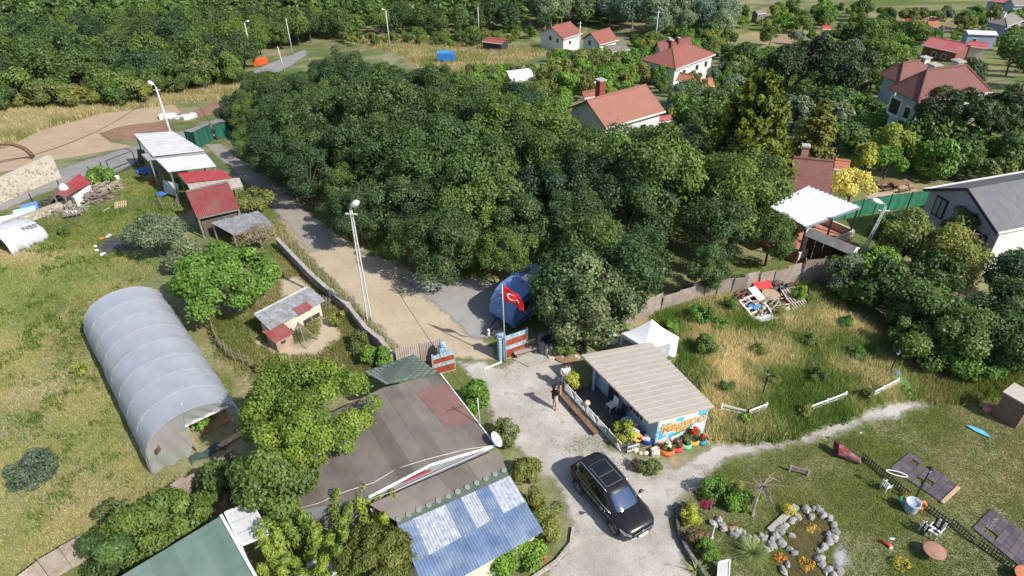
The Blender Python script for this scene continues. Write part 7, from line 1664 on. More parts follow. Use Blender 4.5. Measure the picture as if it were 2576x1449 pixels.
def rosette(name, label, u, v, n, L, w, m, seed, cat='plant', droop=1.0, up=(.5, 1.3), zb=0.):
    q = G(u, v); rg = random.Random(seed); mb = MB()
    for k in range(n):
        a = rg.uniform(0, 6.28); el = rg.uniform(*up); l = L * rg.uniform(.7, 1.15); d = Vector((math.cos(a), math.sin(a), 0)); s = Vector((-d.y, d.x, 0)); V = []
        for i in range(5):
            f = i / 4; p = d * (l * f * math.cos(el) * (1 + .2 * f)) + Vector((0, 0, zb + l * (f * math.sin(el) - droop * .5 * f * f * math.cos(el)))); ww = w * (1 - f * .92); V += [p - s * ww, p + s * ww]
        mb.add(V, [(2 * i, 2 * i + 1, 2 * i + 3, 2 * i + 2) for i in range(4)])
    me_n = len(mb.v); o = mb.build(name, m); o.location = q
    a = o.data.color_attributes.new('Col', 'FLOAT_COLOR', 'POINT'); c = np.random.RandomState(seed).uniform(.3, .8, (me_n // 10, 1, 3)).repeat(10, 1).reshape(-1, 3); c4 = np.ones((me_n, 4)); c4[:, :3] = c; a.data.foreach_set('color', c4.astype(np.float32).ravel())
    return tag(o, label, cat)
rosette('pampas_clump', 'large arching pampas grass clump beside the pond', 1892, 1396, 420, 1.0, .013, leaf_mat('pampas_blade', (.15, .19, .07), (.28, .30, .15)), 3)
rosette('yucca', 'spiky yucca rosette at the end of the flower bed', 1752, 1438, 60, .62, .03, leaf_mat('yucca_blade', (.22, .26, .09), (.38, .40, .18)), 4, droop=.3)
rosette('yucca', 'palm like fan plant behind the chimney house', 1742, 335, 60, 2.4, .10, MATS['yucca_blade'], 5, droop=.8, zb=1.2)
def flowers(name, label, u, v, r, col, n, seed, h=.3):
    q = G(u, v); cm, lc = crown_mesh(name, leaf_mat('petal' + name + str(seed), col, tuple(min(1, k * 1.25) for k in col), rand=.05), h * .5, seed=seed, rad=(r, r * .8, h * .5), nl=14, nleaf=n, ls=.07, low=-.3); o = link_mesh(name, cm); o.location = q; return tag(o, label, 'flowers', kind='stuff')
flowers('flower_patch', 'yellow flower patch on the lawn below the red toy', 2264, 1420, .5, (.42, .30, .04), 300, 1)
flowers('flower_patch', 'yellow flowers above the pond rim', 1985, 1290, .45, (.45, .36, .05), 400, 2, .5)
flowers('flower_patch', 'orange tuft among the stones left of the pond', 1842, 1330, .25, (.42, .2, .05), 160, 3, .2)
flowers('flower_patch', 'yellow green shrublet beside the driftwood', 1848, 1232, .45, (.36, .33, .08), 350, 4, .6)
flowers('water_plant', 'tan water plant patch in the upper part of the pond', 2040, 1330, .4, (.42, .27, .07), 500, 5, .1)
flowers('water_plant', 'ochre water plant patch in the lower part of the pond', 2028, 1420, .5, (.45, .26, .05), 600, 6, .1)
flowers('flower_patch', 'yellow flowers at the foot of the picket fence', 2282, 1255, .3, (.5, .36, .05), 250, 7)
flowers('flower_patch', 'orange moss on the stones by the pampas clump', 1960, 1405, .35, (.50, .2, .04), 250, 8, .12)
q = G(2455, 1372); o = thing('sapling', 'thin bare sapling staked on the lower rubber mat', 'sapling', q); mb = MB(); mb.tube([q, q + Vector((.1, .05, .8)), q + Vector((.35, .25, 2.1))], [.03, .025, .012], 5); mb.build('stem', WOODG, o, False, q)
mb = MB(); rg = random.Random(2)
for k in range(26): f = rg.uniform(.45, 1); p = q + Vector((.35 * f, .25 * f, 2.1 * f)); mb.tube([p, p + Vector((rg.uniform(-.25, .25), rg.uniform(-.2, .2), rg.uniform(0, .2)))], .008, 3)
mb.build('twigs', mat('bleached_wood', (.42, .35, .28)), o, False, q)
# ---- orange picket near the blue roof
A = G(1330, 1440); B = G(1376, 1412); o = thing('picket_fence', 'orange wooden trellis beside the blue sheet roof', 'fence', A); om = mat('orange_wood', (.48, .19, .07), .7, .15, 4.)
for i in range(9): p = A.lerp(B, i / 8); mb = MB(); mb.beam(p, p + Vector((0, 0, .55)), .05, .03); mb.build('picket', om, o, False, A)
for z in (.15, .45): mb = MB(); mb.beam(A + Vector((0, 0, z)), B + Vector((0, 0, z)), .04); mb.build('rail', om, o, False, A)
W = [G(1335, 1460), G(1400, 1415), G(1436, 1370), G(1442, 1330)]; o = thing('kerb_edging', 'cream kerb blocks edging the bed under the blue roof', 'kerb', W[0])
for a, b in zip(W, W[1:]):
    for i in range(4): mb = MB(); mb.beam(a.lerp(b, i / 4) + Vector((0, 0, .08)), a.lerp(b, (i + .95) / 4) + Vector((0, 0, .08)), .12, .18); mb.build('kerb_block', CONC, o, False, W[0])
q = G(1330, 1262); o = thing('wicket', 'small dark red wicket by the low house corner', 'gate', q)
for i in range(5): mb = MB(); p = q + Vector((.12 * i, -.22 * i, 0)); mb.beam(p, p + Vector((0, 0, .9)), .09, .03); mb.build('board', mat('dark_red_wood', (.16, .03, .03), .7, .2), o, False, q)
for z in (.2, .7): mb = MB(); mb.beam(q + Vector((0, 0, z)), q + Vector((.5, -.9, z)), .04); mb.build('rail', MATS['dark_red_wood'], o, False, q)

# ------------------------------------------------------------------ board fence, junk heap, pergola, grey house
reed_fence('board_fence', 'long grey reed and board fence behind the meadow and junk heap', [(1560, 822), (1660, 788), (1740, 765), (1800, 752), (1870, 742), (1940, 728), (2010, 712)], 1.6, lean=.25)
reed_fence('board_fence', 'taller leaning brown board fence below the reed clad gatehouse', [(2012, 712), (2060, 708), (2110, 722), (2150, 740)], 1.9, mat('brown_boards', (.27, .215, .18), .9, .25, 3., stain=(.16, .12, .10), stain_amt=.7, rand=.2), lean=.3)
def plank_rect(name, label, u, v, size, rz, tilt, m, z=.35, cat='board', frame=False):
    q = G(u, v); Mx = Matrix.Rotation(rz, 3, 'Z') @ Matrix.Rotation(tilt, 3, 'X')
    if not frame:
        mb = MB(); mb.box(q + Vector((0, 0, z)), (size[0], size[1], .04), M=Mx); return world_thing(mb, name, m, label, cat, q)
    o = thing(name, label, cat, q); w, h = size[0] / 2, size[1] / 2; cs = [q + Vector((0, 0, z)) + Mx @ Vector(p) for p in ((-w, -h, 0), (w, -h, 0), (w, h, 0), (-w, h, 0))]
    for k in range(4): mb = MB(); mb.beam(cs[k], cs[(k + 1) % 4], .09, .06); mb.build('frame_bar', m, o, False, q)
    mb = MB(); mb.beam((cs[0] + cs[1]) / 2, (cs[2] + cs[3]) / 2, .06, .05); mb.build('mullion', m, o, False, q)
plank_rect('red_board', 'flat red board on top of the junk heap', 1912, 738, (1.2, .75), R(10), R(18), mat('red_board', (.55, .05, .05), .6, .1), .75)
plank_rect('door_leaf', 'white door panel lying across the junk heap', 1900, 758, (.6, 1.2), R(25), R(15), WHITE, .6)
plank_rect('window_frame', 'long white window frame sticking out of the junk heap', 1892, 778, (1.5, 1.1), R(30), R(18), WHITE, .45, 'frame', True)
plank_rect('window_frame', 'white window frame at the front of the junk heap', 1910, 795, (1.4, .9), R(12), R(10), WHITE, .3, 'frame', True)
plank_rect('white_sheet', 'crumpled white sheet at the foot of the junk heap', 1926, 806, (1.3, .7), R(15), R(-12), WHITE, .22)
q = G(1935, 756); mb = MB(); mb.lathe([(.01, .5), (.55, .5), (.56, .55), (.01, .56)], q, 20); world_thing(mb, 'plywood_disc', mat('plywood', (.42, .31, .20), .8, .12), 'round plywood table top on the junk heap', 'table top', q)
q = G(1895, 782); mb = MB(); mb.blob(q + Vector((0, 0, .3)), (.9, .5, .4), 5, 2, .3); world_thing(mb, 'blue_bag', mat('blue_plastic', (.10, .26, .5)), 'blue plastic bag in the junk heap', 'bag', q)
q = G(1968, 738); mb = MB(); mb.lathe([(.2, 0), (.24, .4), (.22, .4), (.18, .04)], q, 10); world_thing(mb, 'blue_bucket', mat('blue_plastic', (.10, .26, .5)), 'blue bucket beside the grey pallets', 'bucket', q)
log_heap('timber_heap', 'heap of dark red brown timber left in the junk heap', 1870, 762, (1.6, 1.6, .9), 40, 31, mat('red_brown_timber', (.17, .075, .055), .85, .25, 6., rand=.3), (1.0, 1.8), (.03, .06))
log_heap('board_heap', 'jumbled boards and laths under the junk heap', 1905, 768, (3.6, 2.0, .8), 90, 36, mat('mixed_laths', (.36, .29, .23), .9, .3, 6., rand=.5), (.6, 1.6), (.03, .07))
log_heap('cushion_heap', 'dark brown broken chairs and cushions on the junk heap', 1948, 722, (1.5, 1.2, 1.0), 26, 32, mat('dark_brown_stuff', (.11, .075, .06), .9, .3, 6., rand=.3), (.5, 1.0), (.10, .2))
log_heap('plank_heap', 'loose grey planks in the dry grass right of the junk heap', 2120, 815, (2.4, 1.2, .35), 30, 33, WOODG, (.8, 1.8), (.03, .05))
log_heap('brush_heap', 'dark brush heap at the end of the loose planks', 2165, 840, (1.8, 1.0, .4), 40, 34, TWIG, (.5, 1.0), (.02, .04))
for k, (u, v, t) in enumerate(((1990, 752, .35), (2005, 765, .15))):
    q = G(u, v); o = thing('pallet', ['grey pallet tilted against the board fence', 'grey pallet lying flat in the weeds'][k], 'pallet', q); Mx = Matrix.Rotation(R(20), 3, 'Z') @ Matrix.Rotation(t, 3, 'X')
    for i in range(6): mb = MB(); mb.box(q + Vector((0, 0, .35 - .15 * k)) + Mx @ Vector((-.5 + .2 * i, 0, 0)), (.1, 1.1, .025), M=Mx); mb.build('slat', mat('bleached_wood', (.42, .35, .28)), o, False, q)
    for i in range(3): mb = MB(); mb.box(q + Vector((0, 0, .35 - .15 * k)) + Mx @ Vector((0, -.45 + .45 * i, -.06)), (1.15, .1, .08), M=Mx); mb.build('bearer', mat('bleached_wood', (.42, .35, .28)), o, False, q)
rubble('stone_heap', 'pale stones scattered in front of the pallets', 2010, 785, 14, .22, (.9, .4), MATS['cream_stone'], 44)
# ---- pergola
def make_pergola():
    a, b, c, d = G(1935, 520, 3.2), G(2036, 469, 3.2), G(2166, 521, 3.0), G(2028, 571, 3.0); base = Vector((d.x, d.y, 0)); o = thing('pergola', 'patio pergola with a white ribbed panel roof', 'pergola', base); n = 11
    for k in range(n):
        f0, f1 = k / n, (k + .985) / n; p0, p1, p2, p3 = b.lerp(c, f0), b.lerp(c, f1), a.lerp(d, f1), a.lerp(d, f0)
        mb = MB(); mb.slab([p0, p1, p2, p3], .05); pn = mb.build('roof_panel', mat('white_roof_panel', (.58, .60, .62), .5, .05, 2.), o, False, base)
        mb = MB(); u = Vector((0, 0, .03)); mb.beam(p0 + u, p3 + u, .07, .05); mb.build('rib', WHITE, pn, False, base)
    for p, q in ((a, b), (b, c), (c, d), (d, a)): mb = MB(); mb.beam(p - Vector((0, 0, .06)), q - Vector((0, 0, .06)), .08, .14); mb.build('edge_beam', mat('grey_beam', (.22, .23, .25), .6, .1), o, False, base)
    for p in (a, b, c, d, c.lerp(d, .5), a.lerp(b, .5)):
        q = p.lerp((a + c) / 2, .06); g = float(T(q.x, q.y)); mb = MB(); mb.beam(Vector((q.x, q.y, g)), q - Vector((0, 0, .1)), .10); mb.build('post', DARKM, o, False, base)
    fl = [p.lerp((a + c) / 2, -.02) for p in (a, b, c, d)]; mb = MB(); mb.prism([Vector((p.x, p.y, -.3)) for p in fl], (0, 0, .5)); mb.build('patio_floor', mat('terracotta_floor', (.46, .20, .14), .85, .12, 2.), o, False, base)
    for p, q in ((fl[1], fl[2]), (fl[2], fl[3])): mb = MB(); mb.beam(Vector((p.x, p.y, .5)), Vector((q.x, q.y, .5)), .14, .6); mb.build('parapet', PLASTER, o, False, base)
    # gatehouse with shingle ridge and reed clad wall
    r0, r1 = G(2034, 573, 2.5), G(2155, 622, 2.3); e = (r1 - r0); e.z = 0; e.normalize(); w = Vector((e.y, -e.x, 0)); bb = Vector((r0.x, r0.y, 0)); t = thing('gatehouse', 'narrow gatehouse with grey shingle roof and reed clad front', 'gatehouse', bb); sh = mat('grey_shingle', (.17, .165, .16), .85, .2, 3., stain=(.27, .25, .22), stain_amt=.5, band=(2, .05, (.08, .08, .08), .3))
    for s in (-1, 1):
        mb = MB(); mb.slab([r0, r1, r1 + w * (.62 * s) - Vector((0, 0, .32)), r0 + w * (.62 * s) - Vector((0, 0, .32))], .06); mb.build('roof_slope', sh, t, False, bb)
    L = (r1 - r0).length
    for k in range(5):
        f0, f1 = .06 + k * .17, .06 + (k + .97) * .17; p, q = r0.lerp(r1, f0) + w * .15, r0.lerp(r1, f1) + w * .15
        mb = MB(); mb.corr(Vector((p.x, p.y, 0)), Vector((q.x, q.y, 0)), q - Vector((0, 0, .25)), p - Vector((0, 0, .25)), 9, .02, jag=.05, seed=k); mb.build('reed_panel', mat('dark_reed', (.15, .09, .055), .9, .3, 5., rand=.2), t, False, bb)
    for p in (r0, r1): mb = MB(); g = Vector((p.x, p.y, 0)); mb.beam(g, p - Vector((0, 0, .12)), .2); mb.build('pillar', WHITE, t, False, bb)
    for p in (r0, r1):
        mb = MB(); mb.prism([p + Vector((0, 0, .03)), p + w * .66 - Vector((0, 0, .32)), p + w * .66 - Vector((0, 0, .42)), p - Vector((0, 0, .10)), p - w * .66 - Vector((0, 0, .42)), p - w * .66 - Vector((0, 0, .32))], e * .06); mb.build('gable_board', WHITE, t, False, bb)
make_pergola()
def make_grey_house():
    ze, zr = 3.4, 5.05; a = G(2320, 488, ze); c = G(2508, 589, ze); g = (c - a); g.z = 0; Wd = g.length; g.normalize(); r = Vector((-g.y, g.x, 0)); r = r if r.x > 0 else -r; L = 10.; base = Vector((a.x, a.y, 0)); o = thing('grey_house', 'grey lilac boarded house with dark grey gable roof at the right edge', 'house', base); z0 = min(0, float(T(a.x, a.y + 4))) - .3
    P = lambda x, y, z: Vector((a.x, a.y, 0)) + g * x + r * y + Vector((0, 0, z)); m = Wd / 2; oh = .35
    WL = mat('lilac_boards', (.40, .395, .45), .8, .06, 2., band=(2, .16, (.30, .295, .35), .10)); RF = mat('dark_grey_roof', (.145, .14, .145), .75, .10, 2., stain=(.18, .17, .17), stain_amt=.4)
    mb = MB(); pent = [(.2, z0), (Wd - .2, z0), (Wd - .2, ze - .1), (m, zr - .15), (.2, ze - .1)]
    V = [P(x, .4, z) for x, z in pent] + [P(x, L, z) for x, z in pent]; mb.add(V, [(4, 3, 2, 1, 0), (5, 6, 7, 8, 9)] + [(i, (i + 1) % 5, (i + 1) % 5 + 5, i + 5) for i in range(5)]); mb.build('wall', WL, o, False, base)
    for s, x in ((1, 0), (-1, Wd)):
        for k in range(6):
            f0, f1 = k / 6, (k + 1) / 6; y0, y1 = L * f0, L * f1; mb = MB(); mb.slab([P(x - s * .0, y0, ze), P(x, y1 - .01, ze), P(m, y1 - .01, zr), P(m, y0, zr)], .08); mb.build('roof_panel', RF, o, False, base)
        mb = MB(); mb.beam(P(x, -.03, ze - .02), P(m, -.03, zr - .02), .07, .2); mb.build('bargeboard', mat('black_board', (.035, .035, .045), .7, .1), o, False, base)
        mb = MB(); mb.beam(P(x - s * .05, 0, ze + .02), P(x - s * .05, L, ze + .02), .1, .12); mb.build('gutter', WHITE, o, False, base)
    # plaster lower side facing the viewer
    mb = MB(); mb.prism([P(Wd - .18, .45, z0), P(Wd - .18, L, z0), P(Wd - .18, L, ze - .25), P(Wd - .18, .45, ze - .25)], g * .05); mb.build('plaster_side', WHITE, o, False, base)
    for x, z, w, h in ((.95, 1.9, 1.0, 1.5), (3.0, 1.7, .95, 1.3), (4.75, 1.3, .9, 1.3)):
        mb = MB(); mb.prism([P(x, .39, z), P(x + w, .39, z), P(x + w, .39, z + h), P(x, .39, z + h)], -r * .07); wn_ = mb.build('window', mat('black_frame', (.025, .02, .035), .6, .1), o, False, base)
        for k in range(2):
            x0 = x + .1 + k * (w / 2 - .04); mb = MB(); mb.prism([P(x0, .32, z + .12), P(x0 + w / 2 - .16, .32, z + .12), P(x0 + w / 2 - .16, .32, z + h - .12), P(x0, .32, z + h - .12)], -r * .012); mb.build('pane', glass('house_pane', (.22, .24, .27), .1), wn_, False, base)
    mb = MB(); y = 4.3; f = .45; x = Wd + (m - Wd) * f; z = ze + (zr - ze) * f
    mb.slab([P(x, y, z + .1), P(x, y + .8, z + .1), P(x - .7, y + .8, z + .1 + .7 * (zr - ze) / m), P(x - .7, y, z + .1 + .7 * (zr - ze) / m)], .09); mb.build('skylight', glass('skylight_pane', (.3, .33, .36), .08), o, False, base)
make_grey_house()
screen_fence('screen_fence', 'bright green screen fence between the pergola and the grey house', [(2085, 560), (2160, 545), (2230, 532), (2330, 520)], 1.5, 1.8, mat('mid_green_screen', (.035, .20, .11), .8, .15, 1.5, rand=.08))
q = G(2238, 730); o = thing('metal_railing', 'short grey metal railing in the bushes at the right', 'railing', q); A, B = G(2222, 722), G(2278, 745)
for i in range(12): p = A.lerp(B, i / 11); mb = MB(); mb.tube([p, p + Vector((0, 0, .85))], .018, 5); mb.build('bar', STEEL, o, False, q)
for z in (.1, .85): mb = MB(); mb.beam(A + Vector((0, 0, z)), B + Vector((0, 0, z)), .04); mb.build('rail', STEEL, o, False, q)
def picnic(u, v, label):
    q = G(u, v); o = thing('picnic_table', label, 'table', q, R(20))
    for k in range(4): mb = MB(); mb.box((0, -.3 + .2 * k, .72), (1.7, .18, .04)); mb.build('top_board', WOODB, o)
    for s in (-.7, .7): mb = MB(); mb.box((0, s, .42), (1.7, .26, .04)); mb.build('bench_board', WOODB, o)
    for x in (-.6, .6): mb = MB(); mb.beam((x, -.65, 0), (x, -.1, .7), .07); mb.beam((x, .65, 0), (x, .1, .7), .07); mb.beam((x, -.7, .38), (x, .7, .38), .06); mb.build('trestle', WOODB, o)
picnic(2222, 475, 'brown picnic table behind the pale yellow tree')
picnic(2262, 478, 'brown picnic table nearer the grey house')
# ------------------------------------------------------------------ far houses
TILE = mat('red_tiles', (.28, .105, .08), .85, .14, 2., stain=(.25, .12, .09), stain_amt=.5, stain_scale=.6, band=(2, .12, (.22, .07, .05), .22))
TILE2 = mat('brown_red_tiles', (.20, .09, .075), .85, .14, 2., stain=(.19, .10, .085), stain_amt=.6, stain_scale=.5, band=(2, .12, (.16, .06, .05), .22))
TILEP = mat('pinkish_sheet', (.40, .10, .10), .7, .12, 1., stain=(.33, .16, .15), stain_amt=.6, stain_scale=.4)
TILEO = mat('orange_tiles', (.44, .18, .10), .85, .14, 2., band=(2, .12, (.3, .11, .07), .22))
GREYR = mat('grey_brown_roof', (.22, .19, .17), .85, .14, 2.)
HW = mat('house_white', (.70, .69, .66), .85, .05, 1., stain=(.58, .56, .52), stain_amt=.3); HG = mat('house_green', (.40, .45, .43), .85, .08, 1.)
def GZ(u, v, z):
    d = ray(u, v); t = (z - CAMH) / d[2]; return Vector((d[0] * t, d[1] * t, z))
def house(label, A, B, C, he, hr, roof, wall, hip=False, oh=.4, win=(), chim=(), name='house', group=None, cat='house', along='BC', deep=3.0):
    """A-B is the short eave seen, B-C the long one; he, hr eave and ridge height"""
    z0 = g0(*B, he).z; a, b, c = (GZ(p[0], p[1], z0 + he) for p in (A, B, C)); e = (c - b); e.z = 0; L = e.length; e.normalize(); w = Vector((-e.y, e.x, 0)); W = abs((a - b).dot(w)); w = w if (a - b).dot(w) > 0 else -w
    P = lambda x, y, z: b + e * x + w * y + Vector((0, 0, z - he)); base = P(L / 2, W / 2, 0); o = thing(name, label, cat, base, 0, group); q = base; m = W / 2
    x0, x1, y0, y1 = oh, L - oh, oh, W - oh; mb = MB()
    if along == 'BC':
        if hip:
            mb.prism([P(x0, y0, -deep), P(x1, y0, -deep), P(x1, y1, -deep), P(x0, y1, -deep)], (0, 0, he + deep - .05))
        else:
            pent = [(y0, -deep), (y1, -deep), (y1, he), (m, hr - (hr - he) * oh / m * .5 - .1), (y0, he)]; V = [P(x0, y, z) for y, z in pent] + [P(x1, y, z) for y, z in pent]; mb.add(V, [(0, 1, 2, 3, 4), (9, 8, 7, 6, 5)] + [(i + 5, (i + 1) % 5 + 5, (i + 1) % 5, i) for i in range(5)])
        wl_ = mb.build('wall', wall, o, False, q); hx = min(m, L / 2 - .3) if hip else 0
        r0, r1 = P(hx, m, hr), P(L - hx, m, hr)
        sl = [[P(0, 0, he), P(L, 0, he), r1, r0], [P(L, W, he), P(0, W, he), r0, r1]]
        if hip: sl += [[P(L, 0, he), P(L, W, he), r1], [P(0, W, he), P(0, 0, he), r0]]
        for s in sl: mb = MB(); mb.slab(s, .14); rf = mb.build('roof_slope', roof, o, False, q)
        mb = MB(); mb.tube([r0 + Vector((0, 0, .03)), r1 + Vector((0, 0, .03))], .11, 6); mb.build('ridge', roof, o, False, q)
        if hip:
            for p_, r_ in ((P(0, 0, he), r0), (P(0, W, he), r0), (P(L, 0, he), r1), (P(L, W, he), r1)): mb = MB(); mb.tube([p_, r_ + Vector((0, 0, .03))], .10, 6); mb.build('hip_ridge', roof, o, False, q)
        mb = MB(); mb.beam(P(0, -.04, he - .08), P(L, -.04, he - .08), .1, .16); mb.build('gutter', HW, o, False, q)
    for side, t, z, ww, hh in win:
        if side == 'B': k = [P(x0 + (x1 - x0) * t + dx, y0 - .04, z + dz) for dx, dz in ((0, 0), (ww, 0), (ww, hh), (0, hh))]; nn = w * .05; ins = -w * .02
        else: k = [P(x0 - .04, y0 + (y1 - y0) * t + dx, z + dz) for dx, dz in ((0, 0), (ww, 0), (ww, hh), (0, hh))]; nn = e * .05; ins = -e * .02
        mb = MB(); mb.prism(k, nn); wd = mb.build('window', HW, o, False, q); c_ = sum(k, Vector()) / 4
        mb = MB(); mb.prism([c_ + (p - c_) * .76 + ins for p in k], nn * .2); mb.build('pane', glass('dark_pane'), wd, False, q)
    for x, y, h, sz, m_ in chim:
        mb = MB(); p = P(L * x, W * y, 0); zb = he; mb.box(p + Vector((0, 0, (zb + hr + h) / 2)), (sz, sz, hr + h - zb), math.atan2(e.y, e.x)); ch = mb.build('chimney', m_, o, False, q)
        mb = MB(); mb.box(p + Vector((0, 0, hr + h + .06)), (sz * 1.3, sz * 1.3, .12), math.atan2(e.y, e.x)); mb.build('chimney_cap', CONC, ch, False, q)
    return o
BR = mat('red_brick', (.26, .07, .05), .85, .2, 4.)
house('white house with a plain brick red roof and tall brick chimney', (1462, 262), (1524, 322), (1674, 279), 3.0, 4.9, mat('plain_red_roof', (.31, .14, .10), .85, .06, 1.5, stain=(.31, .13, .09), stain_amt=.4), HW, chim=((.42, .80, .9, .75, BR),), win=(('B', .62, 1.0, 1.0, 1.1), ('A', .4, 1.0, .9, 1.1)))
house('small open red roofed annex left of the chimney house', (1462, 238), (1470, 247), (1506, 240), 2.6, 3.2, TILE, HW, name='annex')
house('low red sheet roof right of the chimney house', (1650, 296), (1655, 308), (1694, 302), 1.8, 2.1, TILEP, HW, name='annex')
house('left of the twin cottages with dark gable and red tiled roof', (1352, 82), (1418, 98), (1466, 83), 3.0, 5.0, TILE, HW, win=(('B', .3, 1., 1., 1.1), ('A', .5, 1.5, 1.1, 1.4), ('A', .2, 1.5, .9, 1.2)))
house('right of the twin cottages with white gable and red tiled roof', (1462, 98), (1508, 113), (1556, 100), 3.0, 5.0, TILE, HW, win=(('A', .5, 2., 1., 1.3), ('B', .5, 1., 1., 1.1)))
house('grey flat annex below the right twin cottage', (1512, 116), (1540, 130), (1586, 124), 2.6, 2.9, GREYR, HW, name='annex', oh=.15)
house('long red hip roofed house among the trees', (1655, 134), (1700, 174), (1800, 136), 3.0, 5.0, TILE, HW, True, win=(('B', .2, 1., 1.1, 1.2), ('B', .55, 1., 1.1, 1.2), ('B', .8, 1., 1.0, 1.2)), chim=((.5, .75, .5, .6, BR),))
house('brown red roofed house behind the hip roofed house', (1644, 120), (1660, 130), (1744, 118), 3.0, 4.6, TILE2, HW, chim=((.35, .4, .5, .6, BR), (.6, .3, .4, .5, BR)))
house('two storey green and white villa with brown hip roof', (2212, 223), (2310, 257), (2496, 231), 6.0, 8.2, TILE2, HG, True, oh=.7, chim=((.38, .62, .2, .8, HW), (.72, .66, .2, .8, HW)), win=(('A', .12, 3.6, .9, 1.4), ('A', .12, .9, .9, 1.4), ('A', .6, 3.4, 1.6, 1.9), ('B', .1, 3.6, 1.2, 1.3), ('B', .72, 3.6, 1.2, 1.3), ('B', .72, .9, 1.2, 1.3), ('B', .45, 3.6, 1.2, 1.3)), deep=5.)
house('rear wing of the villa with brown hip roof', (2203, 186), (2262, 208), (2372, 190), 6.0, 7.6, TILE2, HG, True, oh=.6, chim=((.75, .5, .2, .8, HW),), deep=5.)
house('long low house with pinkish red sheet roof', (2348, 93), (2318, 113), (2410, 133), 3.0, 4.0, TILEP, mat('red_brown_wall', (.25, .10, .08), .85, .1), win=(('B', .3, 1., 1., 1.1), ('B', .6, 1., 1., 1.1)))
house('red sheet roofed annex with white canopy right of the long low house', (2452, 104), (2436, 116), (2484, 122), 2.8, 3.3, TILEP, HW, name='annex')
house('grey brown hip roofed house near the upper right corner', (2500, 50), (2534, 66), (2578, 51), 3.2, 5.0, GREYR, mat('blue_wall', (.30, .36, .47), .85, .08), True, chim=((.2, .5, .8, .7, HW),), win=(('B', .3, 1., 1., 1.2), ('B', .65, 1., 1., 1.2)))
house('small bright red roofed cottage at the upper right', (2284, 51), (2268, 63), (2298, 68), 2.8, 3.9, mat('bright_red_tiles', (.45, .07, .05), .85, .12), HW)
house('tiny orange roofed cottage with chimneys at the upper right', (2338, 58), (2334, 67), (2362, 69), 2.6, 3.8, TILEO, HW, chim=((.2, .5, .8, .5, BR), (.5, .5, .8, .5, BR)))
house('white flat roofed building below the grey hip roof', (2430, 75), (2436, 85), (2512, 88), 3.2, 3.5, mat('white_flat_roof', (.6, .6, .6), .8, .1), mat('blue_wall', (.30, .36, .47)), oh=.2, win=(('B', .2, 1., 1., 1.2),))
house('pink roofed house cut by the top edge', (2478, -12), (2484, 1), (2552, 8), 3.2, 4.4, TILEP, mat('blue_wall', (.30, .36, .47)), win=(('B', .5, 1., 1., 1.2),))
house('small blue walled house at the top right corner', (2548, 4), (2552, 14), (2600, 12), 3.0, 4.2, GREYR, mat('blue_wall', (.30, .36, .47)))
house('brown hut on the upper field', (1896, 30), (1906, 36), (1928, 33), 2.6, 3.3, GREYR, mat('hut_boards', (.20, .16, .13), .9, .2), oh=.2, win=(('B', .4, 1., .8, .9),), name='hut')
house('tiny red roofed white hut on the upper field', (2068, 68), (2070, 73), (2090, 73), 2.2, 2.8, mat('bright_red_tiles', (.45, .07, .05)), HW, oh=.2, name='hut')
house('dark shack with a rusty red roof at the field edge', (1228, 92), (1212, 104), (1262, 110), 2.4, 2.7, mat('rusty_red_roof', (.30, .08, .06), .8, .2), mat('hut_boards_dark', (.05, .05, .055), .9, .2), oh=.2, name='shack')
house('brown red roof with white verges and chimney behind the pergola', (2034, 424), (1985, 486), (2088, 498), 2.4, 4.3, TILE2, HW, chim=((.3, .75, .5, .5, mat('pink_render', (.45, .26, .2), .85, .1)),))
house('orange tiled roof half hidden in the bushes', (1692, 186), (1700, 201), (1732, 208), 2.4, 3.3, TILEO, HW, name='outhouse')
house('orange tiled shed roof right of the half hidden roof', (1764, 206), (1766, 219), (1798, 216), 2.4, 3.2, TILEO, HW, name='outhouse')
house('small orange roofed shelter beside the picnic tables', (2110, 398), (2098, 424), (2136, 430), 2.2, 2.5, TILEO, mat('hut_boards', (.20, .16, .13)), oh=.15, name='shelter')
q = G(1312, 208); o = thing('film_tunnel', 'small white barrel shaped film tunnel in the orchard', 'tunnel', q); A = G(1284, 208); B = G(1342, 200); e = (B - A).normalized(); w = Vector((-e.y, e.x, 0)); L = (B - A).length
mb = MB(); V = [A + e * (L * i / 6) + w * (1.4 - 1.4 * math.cos(math.pi * j / 12)) + Vector((0, 0, 2.2 * math.sin(math.pi * j / 12) - .4)) for i in range(7) for j in range(13)]; mb.add(V, [(i * 13 + j, i * 13 + j + 1, i * 13 + j + 14, i * 13 + j + 13) for i in range(6) for j in range(12)] + [tuple(range(13)), tuple(range(78, 91))]); mb.build('cover', mat('white_film', (.66, .68, .68), .4, .08), o, True, q)
for i in (0, 2, 4, 6): mb = MB(); mb.tube(V[i * 13:i * 13 + 13], .06, 5); mb.build('hoop', STEEL, o, False, q)
q = G(1124, 158); o = thing('blue_trailer', 'blue box trailer standing in the dry field', 'trailer', q); bm_ = mat('bright_blue_paint', (.03, .17, .48), .5, .1)
mb = MB(); mb.prism([q + Vector(p) for p in ((-1.9, -.9, .5), (1.9, -.7, .5), (1.9, .9, .5), (-1.9, .7, .5))], (0, 0, 1.7)); mb.build('box', bm_, o, False, q, bev=.1)
mb = MB(); mb.prism([q + Vector(p) for p in ((-2.0, -.95, 2.2), (.7, -.8, 2.2), (.7, .9, 2.2), (-2.0, .75, 2.2))], (0, 0, .25)); mb.build('cover', mat('lighter_blue', (.05, .28, .6), .5, .1), o, False, q)
